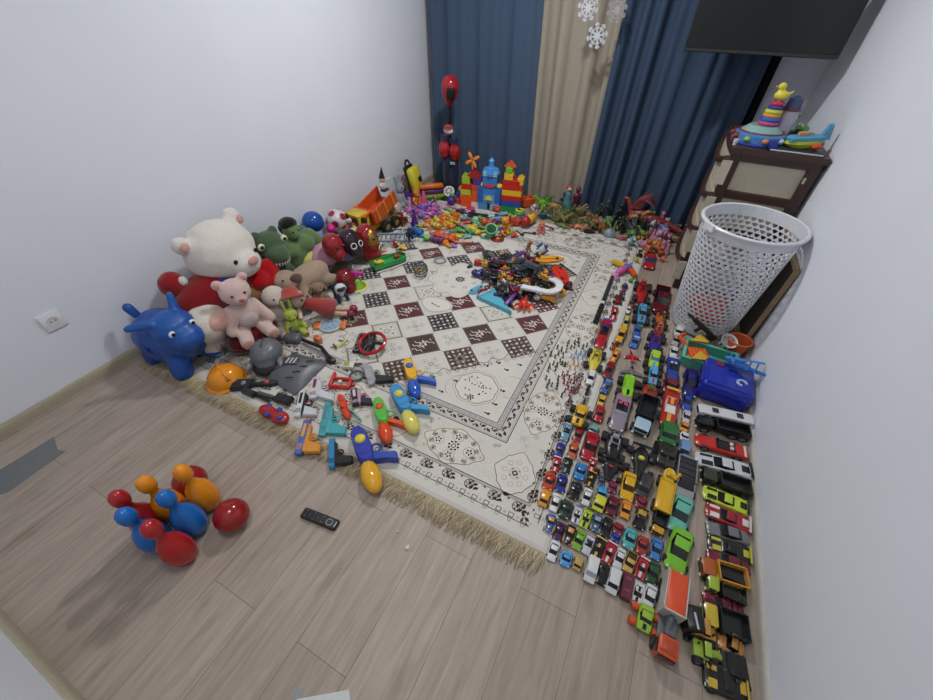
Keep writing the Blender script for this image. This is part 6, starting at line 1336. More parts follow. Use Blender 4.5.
def K_frog():
    b = MB().ell((0, 0, .22), (.30, .26, .20)).ell((.24, 0, .30), (.18, .20, .14)).capsule((-.1, .22, .12), (.14, .36, .06), .08).capsule((-.1, -.22, .12), (.14, -.36, .06), .08)
    return [('body', bk(b, .045), 'p'), ('eyes', MB().ell((.30, .12, .42), .07, n=8).ell((.30, -.12, .42), .07, n=8), 's')]
def K_bear():
    b = MB().ell((0, 0, .30), (.20, .22, .26)).ell((.03, 0, .70), (.21, .23, .20)).capsule((0, .2, .42), (.12, .28, .26), .08).capsule((0, -.2, .42), (.12, -.28, .26), .08).capsule((.08, .12, .10), (.30, .16, .08), .09).capsule((.08, -.12, .10), (.30, -.16, .08), .09).ell((0, .17, .88), .07).ell((0, -.17, .88), .07)
    return [('body', bk(b, .04), 'p'), ('muzzle', MB().ell((.20, 0, .65), (.08, .10, .07), n=10), 's'), ('eyes', MB().ell((.22, .08, .75), .022, n=6).ell((.22, -.08, .75), .022, n=6), 'k')]
def K_gun():
    m = MB(); m.prism([(-.5, -.06), (.5, -.08), (.5, .10), (-.5, .08)], .12); return [('barrel', m, 'p'), ('grip', MB().prism([(-.42, .05), (-.22, .05), (-.28, .40), (-.46, .36)], .10, (0, 0, .01)), 's'), ('sight', MB().rbox((.2, -.08, .06), (.3, .06, .08), .02), 's')]
def K_spoon(): return [('stick', MB().capsule((-.5, 0, .06), (.2, 0, .06), .045), 'p'), ('head', MB().ell((.34, 0, .10), (.18, .16, .09), n=12), 's')]
def K_caterpillar():
    return [('segment', MB().ell((-.28, 0, .22), (.20, .19, .20)), 'p'), ('segment', MB().ell((0, .02, .24), (.20, .19, .20)), 's'), ('head', MB().ell((.30, 0, .26), (.22, .21, .22)), 'k')]
def K_bird():
    b = MB().ell((0, 0, .30), (.26, .20, .24)).ell((.18, 0, .58), (.16, .15, .16)).capsule((-.2, 0, .34), (-.40, 0, .44), .08, .03); return [('body', bk(b, .04), 'p'), ('beak', MB().lathe([(.07, 0), (.001, .14)], (.32, 0, .56), (0, PI/2, 0), 8), 's'), ('wings', MB().ell((-.02, .19, .32), (.18, .05, .12), n=8).ell((-.02, -.19, .32), (.18, .05, .12), n=8), 's'), ('eyes', MB().ell((.28, .09, .64), .025, n=6).ell((.28, -.09, .64), .025, n=6), 'k')]
def K_rings():
    m = MB().torus((0, 0, .10), .36, .10, n=18, k=8); return [('base_ring', m, 'p'), ('middle_ring', MB().torus((0, 0, .28), .30, .09, n=18, k=8), 's'), ('top_ring', MB().torus((0, 0, .44), .24, .08, n=18, k=8), 'k')]
def K_dress():
    return [('gown', MB().lathe([(.26, 0), (.24, .05), (.16, .4), (.11, .6), (.12, .7), (.05, .78), (.001, .78)], n=14), 'p'), ('head', MB().ell((.01, 0, .86), (.10, .10, .11), n=10), 's'), ('hair', MB().ell((-.02, 0, .90), (.11, .115, .11), n=10), 'k')]
def K_wedge(): return [('wedge', MB().prism([(-.5, -.25), (.5, 0), (-.5, .3)], .10), 'p'), ('edge', MB().rbox((-.45, .02, .07), (.08, .5, .12), .02), 's')]
def K_claw():
    m = MB().ell((0, 0, .14), (.22, .16, .13), n=10)
    for i in range(5): a = -1.0+.5*i; m.tube([(.12*cos(a), .12*sin(a), .12), (.34*cos(a), .34*sin(a), .20), (.50*cos(a), .50*sin(a), .05)], [.06, .05, .015], 6)
    m.tube([(-.1, 0, .12), (-.5, .1, .08)], [.08, .03], 6); return [('body', m, 'p'), ('spikes', MB().cyl((-.1, .05, .2), (-.2, .08, .38), .05, .005, 6).cyl((0, -.05, .22), (-.02, -.08, .40), .05, .005, 6), 's')]
def K_blob(): return [('body', bk(MB().ell((0, 0, .22), (.40, .28, .20)).ell((.2, .12, .34), (.2, .18, .16)).ell((-.22, -.1, .3), (.2, .2, .18)).capsule((.1, -.2, .15), (.38, -.36, .08), .08), .05), 'p'), ('detail', MB().ell((.2, .0, .42), (.12, .14, .08), n=8).ell((-.2, .16, .32), (.1, .08, .1), n=8), 's')]
PROTO.update({k[2:]: v for k, v in list(globals().items()) if k.startswith('K_')})
ANCH = {'@T': ' before the block towers', '@P': ' among the pink toys by the left wall', '@O': ' among the strewn orange pieces', '@C': ' in the heap at the rug centre', '@B': ' at the foot of the beige curtain', '@D': ' near the red dragon', '@R': ' left of the drawer chest', '@M': ' behind the rug centre', '@V': ' at the foot of the right blue curtain'}
CATN = dict(figure='action figure', soldier='toy soldier', robot='toy robot', transformer='toy robot', animal='toy animal', pony='toy pony', dino='toy dinosaur', croc='toy crocodile', fish='toy fish', strip='plastic strip', plate='toy part', star='toy star', brick='toy brick', ring='toy ring', disc='toy disc', cup='toy cup', cone='toy cone', ball='ball', ladder='toy track', bug='toy insect', frog='toy frog', bear='toy bear', gun='toy gun', spoon='toy rattle', caterpillar='toy caterpillar', bird='toy bird', rings='stacking rings', dress='doll', wedge='toy part', claw='toy monster', blob='toy')
GRPS = {'@T': 'small toys before the block towers', '@P': 'pink and purple toys by the left wall', '@O': 'orange and yellow pieces on the rug', '@C': 'toys heaped at the rug centre', '@B': 'toys at the foot of the beige curtain', '@D': 'toy animals around the dragon', '@R': 'toys left of the drawer chest', '@M': 'toys strewn behind the rug centre', '@V': 'toys along the right blue curtain'}
def small(kind, p, z, rz, s, cols, label, rot=None, group=None, fin='plastic', sc=None, name=None):
    for k, v in ANCH.items():
        if k in label: label = label.replace(k, v); group = group or GRPS[k]
    c = CATN.get(kind, 'toy'); nm = name or c.replace(' ', '_')
    if not nm.startswith(('toy', 'action', 'doll', 'ball', 'plastic', 'stacking')): nm = 'toy_'+nm
    t = thing(nm, label, c, (p[0], p[1], z), rz, group, rot=(rot[0], rot[1], rz) if rot else None)
    k_ = 1.0 if kind in ('soldier',) or not group else {'toys heaped at the rug centre': 1.38, 'orange and yellow pieces on the rug': 1.32, 'toys at the foot of the beige curtain': 1.22, 'pink and purple toys by the left wall': 1.3}.get(group, 1.12)
    t.scale = (s*k_,)*3
    cols = list(cols) if isinstance(cols, (list, tuple)) else [cols]
    look = {'p': cols[0], 's': cols[1] if len(cols) > 1 else cols[0], 'k': cols[2] if len(cols) > 2 else '#1b1a1c', 't': TYRE, 'h': '#8d8f92', 'g': GLASSC}
    for nm_, mb, roles, loc, cache in proto(kind):
        key = tuple(look[r] for r in roles) + (fin,)
        if '_m' not in cache:
            if isinstance(mb, tuple): cache['_m'] = bake(mb[1], nm_, mb[2], mb[3])
            else: cache['_m'] = mb.mesh(nm_, 50)
        if key not in cache:
            me = cache['_m'].copy()
            for r in roles: me.materials.append(mat(look[r], 'rubber' if r == 't' else fin))
            cache[key] = me
        o = bpy.data.objects.new(nm_, cache[key]); COL.objects.link(o); o.parent = t; o.location = loc
    return t
# ---- toy soldiers ----
def platoon(pts, h, label, group, s=.038):
    for i, (x, y) in enumerate(pts): small('soldier', (x, y), RUGZ, (i*2.4) % 6.28, s*(.9+.2*((i*7) % 5)/5), h, label, group=group)
GN = [(-0.173,1.798),(-0.144,1.785),(-0.117,1.774),(-0.101,1.800),(-0.204,1.754),(-0.179,1.742),(-0.248,1.702),(-0.221,1.696),(-0.196,1.702),(-0.265,1.633),(-0.236,1.621),(-0.228,1.656),(-0.199,1.650),(-0.230,1.566),(-0.207,1.559),(-0.243,1.537),(-0.241,1.505),(-0.206,1.529),(-0.188,1.588),(-0.170,1.583),(-0.202,1.604),(-0.164,1.763),(-0.156,1.814),(-0.202,1.780)]
platoon(GN, '#2c4a30', 'dark green toy soldier standing in the platoon on the rug border', 'dark green toy soldiers on the rug border')
platoon([(-0.159,1.670),(-0.141,1.711),(-0.122,1.685),(-0.097,1.684),(-0.094,1.726),(-0.140,1.658),(-0.117,1.719)], '#7d9cc8', 'pale blue toy soldier between green platoon and tan soldiers', 'pale blue toy soldiers on the rug border')
platoon([(-0.161,1.602),(-0.130,1.621),(-0.106,1.616),(-0.140,1.578),(-0.112,1.584)], '#c9a55c', 'tan toy soldier between the green and red platoons', 'tan toy soldiers on the rug border')
platoon([(-0.163,1.512),(-0.139,1.527),(-0.148,1.489),(-0.122,1.498),(-0.099,1.524),(-0.083,1.507),(-0.138,1.455),(-0.118,1.451),(-0.109,1.478),(-0.091,1.480),(-0.064,1.464),(-0.107,1.426),(-0.090,1.424),(-0.117,1.399),(-0.069,1.412),(-0.089,1.388),(-0.057,1.437),(-0.058,1.485),(-0.080,1.356)], '#8c2a3a', 'dark red toy soldier in the platoon nearest the cars', 'dark red toy soldiers on the rug border')
platoon([(-0.175,1.473),(-0.166,1.437),(-0.161,1.400),(-0.122,1.360)], '#23294a', 'navy blue toy soldier at the edge of the red platoon', 'navy toy soldiers on the rug border')
platoon([(-0.232,1.441),(-0.208,1.421),(-0.208,1.387),(-0.189,1.406)], '#4c5c42', 'olive toy soldier left of the navy soldiers', 'olive toy soldiers on the rug border')
# ---- baton and pink rocket ----
a, b = (-0.116,2.629), (-0.106,2.039); p, rz, L = frame2(a, b, RUGZ+.013)
t = thing('toy_baton', 'long black toy sabre hilt lying on the rug border', 'toy sabre', p, rz)
MB().cyl((0, 0, 0), (L*.58, 0, 0), .013, .014).build('blade_tube', mat('#2f3136'), t); MB().cyl((L*.56, 0, 0), (L, 0, 0), .0145, .016).build('hilt', mat('#16171a'), t)
MB().cyl((L*.60, 0, 0), (L*.65, 0, 0), .0158).build('white_band', mat('#c9cdd0'), t)
for q in (.72, .8, .88): MB().torus((L*q, 0, 0), .0155, .0025, (0, PI/2, 0), 14, 5).build('grip_ring', mat('#3c3e43'), t)
t = thing('toy_rocket', 'pink toy rocket plane with yellow and orange wings on the rug edge', 'toy plane', (-0.071,2.728, RUGZ), 1.15)
MB().ell((0, 0, .03), (.07, .028, .028)).build('body', mat('#c75aa0'), t, ang=180); MB().rbox((.075, 0, .035), (.04, .06, .03), .01).build('engine', mat('#4a62b4'), t)
MB().prism([(.05, .02), (.10, .02), (.08, .13), (.05, .13)], .018, (0, 0, .02)).build('wing', mat('#cfae2a'), t); MB().prism([(.05, -.02), (.10, -.02), (.02, -.12), (.0, -.10)][::-1], .018, (0, 0, .02)).build('wing', mat('#cf5a22'), t)
MB().capsule((.09, 0, .04), (.15, .015, .03), .008, .004).build('tip', mat('#b04a7a'), t, ang=180); MB().lathe([(.035, 0), (.02, .03), (.001, .03)], (-.075, 0, .0), n=12).build('skirt', mat('#c98ab0'), t)
# ---- teal storage box with orange toy, blue case, cup, gun by the basket ----
def along(a, b, c): a, b, c = Vector(a), Vector(b), Vector(c); return a, (b-a), (c-a)
t = thing('storage_box', 'teal open plastic box holding orange toy pieces beside the basket', 'storage box', (.535, 1.99, 0), -.06)
bx = MB(); Wd, Dp, Hh = .26, .17, .06
for (x, y, w, d_) in ((0, Dp/2, Wd, .008), (0, -Dp/2, Wd, .008), (Wd/2, 0, .008, Dp), (-Wd/2, 0, .008, Dp)): bx.rbox((x, y, Hh/2), (w, d_, Hh), .003)
bx.rbox((0, 0, .004), (Wd, Dp, .008), .003); bx.build('tray', mat('#4f9c8a'), t)
MB().rbox((0, Dp/2, Hh), (Wd+.02, .02, .012), .004).rbox((0, -Dp/2, Hh), (Wd+.02, .02, .012), .004).rbox((Wd/2, 0, Hh), (.02, Dp, .012), .004).rbox((-Wd/2, 0, Hh), (.02, Dp, .012), .004).build('rim', mat('#5aa896'), t)
t = thing('orange_toy_crane', 'bright orange toy mechanism lying in the teal box', 'toy', (.475, 1.985, .03), .3)
for q in range(5): MB().cyl((-.04+.02*q, -.04, .02+.008*(q % 2)), (-.04+.02*q, .04, .02), .012, n=10).build('roller', mat('#d0591f'), t)
MB().rbox((0, 0, .0), (.12, .10, .03), .01).build('base', mat('#cf5f22'), t); MB().tube([(-.05, .05, .03), (-.09, .10, .05), (-.05, .13, .05)], .012).build('arm', mat('#c9501e'), t)
for i, (x, y, lb) in enumerate(((.468, 2.075, 'yellow toy sail piece at the back of the teal box'), (.478, 1.915, 'yellow toy sail piece at the front of the teal box'))):
    tag(MB().prism([(-.05, 0), (.05, 0), (.0, .05)], .03, (0, 0, 0), (.5, 0, .3)).build('toy_sail', mat('#cfa52a'), None, (x, y, .055)), lb, 'toy piece')
t = thing('white_strainer_cup', 'small white slotted cup behind the blue case', 'cup', (.60, 2.125, .06), 0, rot=(.4, .2, 0)); MB().lathe([(.001, 0), (.030, 0), (.042, .05), (.045, .055), (.038, .05), (.028, .005), (.001, .004)], n=18).build('cup', mat('#cbd0d0'), t)
for q in range(8): MB().box((.036*cos(q*PI/4), .036*sin(q*PI/4), .028), (.006, .010, .024), (0, 0, q*PI/4)).build('slot', mat('#2f3a3a'), t)
t = thing('orange_bucket', 'translucent orange toy bucket tipped against the right wall', 'bucket', (.668, 2.15, .0), 0, rot=(.0, .0, 0), sc=.85); MB().lathe([(.001, 0), (.05, 0), (.068, .12), (.074, .125), (.066, .12), (.047, .004), (.001, .004)], n=22).build('bucket', clear('#d9683a', .75), t)
MB().torus((0, 0, .124), .071, .005, n=24, k=6).build('rim', mat('#cf6a44'), t)
t = thing('blue_case', 'deep blue plastic car carrier case beside the right wall', 'toy case', (.605, 1.785, 0), -.06)
MB().rbox((0, 0, .06), (.23, .22, .12), .02, n=12).build('body', mat('#1a2a9c', 'gloss'), t); MB().rbox((-.0, -.02, .121), (.19, .15, .012), .005).build('lid_panel', mat('#22329c', 'gloss'), t)
MB().rbox((-.05, .06, .126), (.04, .035, .02), .008).build('latch', mat('#7a2340'), t); MB().torus((.05, -.04, .132), .020, .006, n=16, arc=.75).build('clip', mat('#aab6cc'), t); MB().rbox((-.11, .0, .08), (.02, .15, .04), .008).build('side_ridge', mat('#1c2688'), t)
t = thing('toy_helicopter', 'bright blue toy helicopter frame resting on the blue case', 'toy helicopter', (.63, 1.85, .135), -.3)
MB().ell((0, 0, .02), (.06, .024, .022)).build('body', mat('#2f6fc4'), t, ang=180); MB().tube([(.04, 0, .02), (.13, .0, .03)], [.012, .006]).build('tail_boom', mat('#2f6fc4'), t)
for q in range(5): MB().rbox((-.05+.03*q, 0, .04), (.008, .09, .008), .003).build('rib', mat('#2a63b8'), t)
MB().rbox((.01, 0, .058), (.18, .014, .004), .0015, (0, 0, .5)).build('rotor_blade', mat('#3a7cd0'), t)
t = thing('toy_rifle', 'black toy rifle leaning on the laundry basket foot', 'toy gun', (.40, 2.04, .02), 0); A_ = Vector((0.363,2.115,0.200)); B_ = Vector((0.545,2.098,0.100)); t.location = (A_+B_)/2; d = A_-B_
t.rotation_euler = d.to_track_quat('X', 'Z').to_euler(); L = d.length
MB().rbox((0, 0, 0), (L*.6, .022, .026), .006).build('receiver', mat('#1b1d20'), t); MB().cyl((L*.3, 0, 0), (L*.52, 0, 0), .008).build('barrel', mat('#141518'), t); MB().rbox((-L*.38, 0, -.01), (L*.24, .02, .04), .006).build('stock', mat('#17191b'), t); MB().rbox((0, 0, -.03), (.02, .016, .045), .005).build('magazine', mat('#202226'), t)
tag(MB().rbox((0, 0, .012), (.10, .03, .02), .005).build('tool_handle', mat('#26282b'), None, (.50, 2.15, .0), 40, (0, 0, -.3)), 'black plastic handle lying under the rifle', 'toy part')
# ---- toys on top of the drawer chest ----
CT = CH+.018
def on(x, y): return (x, y)
t = thing('activity_table_toy', 'round blue toy drum with animal pictures on top of the chest', 'toy', (0.420,2.932,0.886), 0); t.location = (.40, 2.90, CT)
MB().lathe([(.001, .055), (.115, .055), (.128, .045), (.13, .0), (.001, 0)], n=30).build('drum', mat('#3f78b8'), t); MB().lathe([(.131, .0), (.136, .004), (.134, .014), (.129, .014)], n=30).build('base_rim', mat('#2247a0'), t)
m = MB()
for q in range(9): m.mat(q % 3).ell((.128*cos(q*.7), .128*sin(q*.7), .03), (.02, .02, .014), (0, 0, q*.7), 8)
m.build('pictures', [mat('#8fae3a'), mat('#c47a4a'), mat('#b0c4cc')], t, ang=180); MB().lathe([(.001, .085), (.07, .085), (.10, .06), (.105, .055)], n=26).build('teal_dome', mat('#7fa8a4'), t); MB().torus((0, 0, .056), .108, .006, n=28).build('red_band', mat('#7c2a34'), t)
t = thing('ring_stacker', 'rainbow ring stacker with a yellow duck on top', 'stacking toy', (.415, 2.91, CT+.086), 0, sc=.86)
for i, (r, h) in enumerate(((.062, '#c0487c'), (.060, '#2a5cb4'), (.052, '#cf8f34'), (.050, '#c6c24a'), (.042, '#2f3f96'), (.038, '#c0305a'))): MB().torus((0, 0, .012+.021*i), r-.012, .013, n=24).build('ring', mat(h, 'gloss'), t)
MB().cyl((0, 0, 0), (0, 0, .15), .01).build('post', mat('#cfcfd0'), t)
dk = MB().ell((0, 0, .160), (.042, .034, .028)).ell((-.015, 0, .205), (.024, .022, .022)).capsule((.03, 0, .165), (.055, 0, .185), .014, .005)
dd = soft(dk, 'duck', mat('#cfc645', 'gloss'), t, .006, 2); MB().ell((-.042, 0, .202), (.012, .010, .005), n=8).build('beak', mat('#cf8f34'), dd)
t = thing('toy_bottle', 'white and purple toy bottle behind the ring stacker', 'toy bottle', (.50, 2.96, CT), 0); MB().lathe([(.001, 0), (.04, 0), (.042, .13), (.035, .16), (.035, .16)], n=18).build('bottle', mat('#b9b6c4'), t); MB().lathe([(.036, .16), (.04, .165), (.034, .21), (.001, .225)], n=18).build('cap', mat('#3c4a6c', 'gloss'), t); MB().lathe([(.041, .155), (.044, .158), (.041, .168)], n=18).build('neck_band', mat('#6c2338'), t)
small('frog', (.60, 2.98), CT+.05, PI+.6, .10, ('#5f9a4a', '#cfd8cc'), 'green plush frog with white eyes on the chest top', name='toy_frog')
tag(MB().rbox((0, 0, .025), (.12, .12, .05), .01).build('book_stack_box', mat('#20303a'), None, (.60, 2.99, CT)), 'small dark box under the plush frog', 'box')
small('bird', (.53, 2.99), CT+.09, PI+.2, .09, ('#2f6f58', '#c9d0d8'), 'teal and white toy bird behind the ring stacker')
t = thing('toy_boat', 'light blue toy boat with lime and orange hull on the chest', 'toy boat', (.605, 2.83, CT+.012), 0, rot=(0, -.08, .3))
MB().lathe([(.001, .0), (.035, .004), (.052, .03), (.05, .045), (.001, .045)], n=20).build('hull', mat('#b7bf3a'), t); bpy.data.objects[t.children[0].name].scale = (1.75, .8, .8) if t.children else (1, 1, 1)
MB().rbox((0, 0, .045), (.17, .07, .03), .014).build('deck', mat('#4f93b0'), t); MB().prism([(.06, -.012), (.11, -.012), (.10, .06), (.085, .06)], .024, (0, .012, .05), (PI/2, 0, 0)).build('tail', mat('#5a9cc0'), t); MB().ell((.05, -.03, .012), (.03, .02, .016)).build('orange_keel', mat('#cf4f22'), t, ang=180); MB().rbox((-.02, 0, .068), (.05, .03, .02), .008).build('cabin', mat('#c08a70'), t)
t = thing('toy_laptop', 'flat black and white toy tablet under the toy boat', 'toy tablet', (.575, 2.79, CT), 0); MB().rbox((0, 0, .006), (.25, .12, .012), .004).build('body', mat('#1d2026'), t); MB().rbox((0, -.058, .006), (.24, .008, .008), .003).build('white_edge', mat('#c3c8cf'), t); MB().cyl((-.11, -.04, .02), (-.11, .03, .02), .02).build('blue_hinge', mat('#22389c'), t)
small('animal', (.29, 2.84), CT, PI, .10, ('#7a3a2c', '#5a2a22'), 'brown toy horse at the left corner of the chest top')
small('cup', (.285, 2.76), CT, 0, .035, ('#cfd0d2', '#cfd0d2'), 'small white cube cup on the chest corner')
small('bird', (.335, 2.95), CT, PI, .08, ('#c9c4c4', '#a8a2a6'), 'small white toy goose behind the blue toy drum')

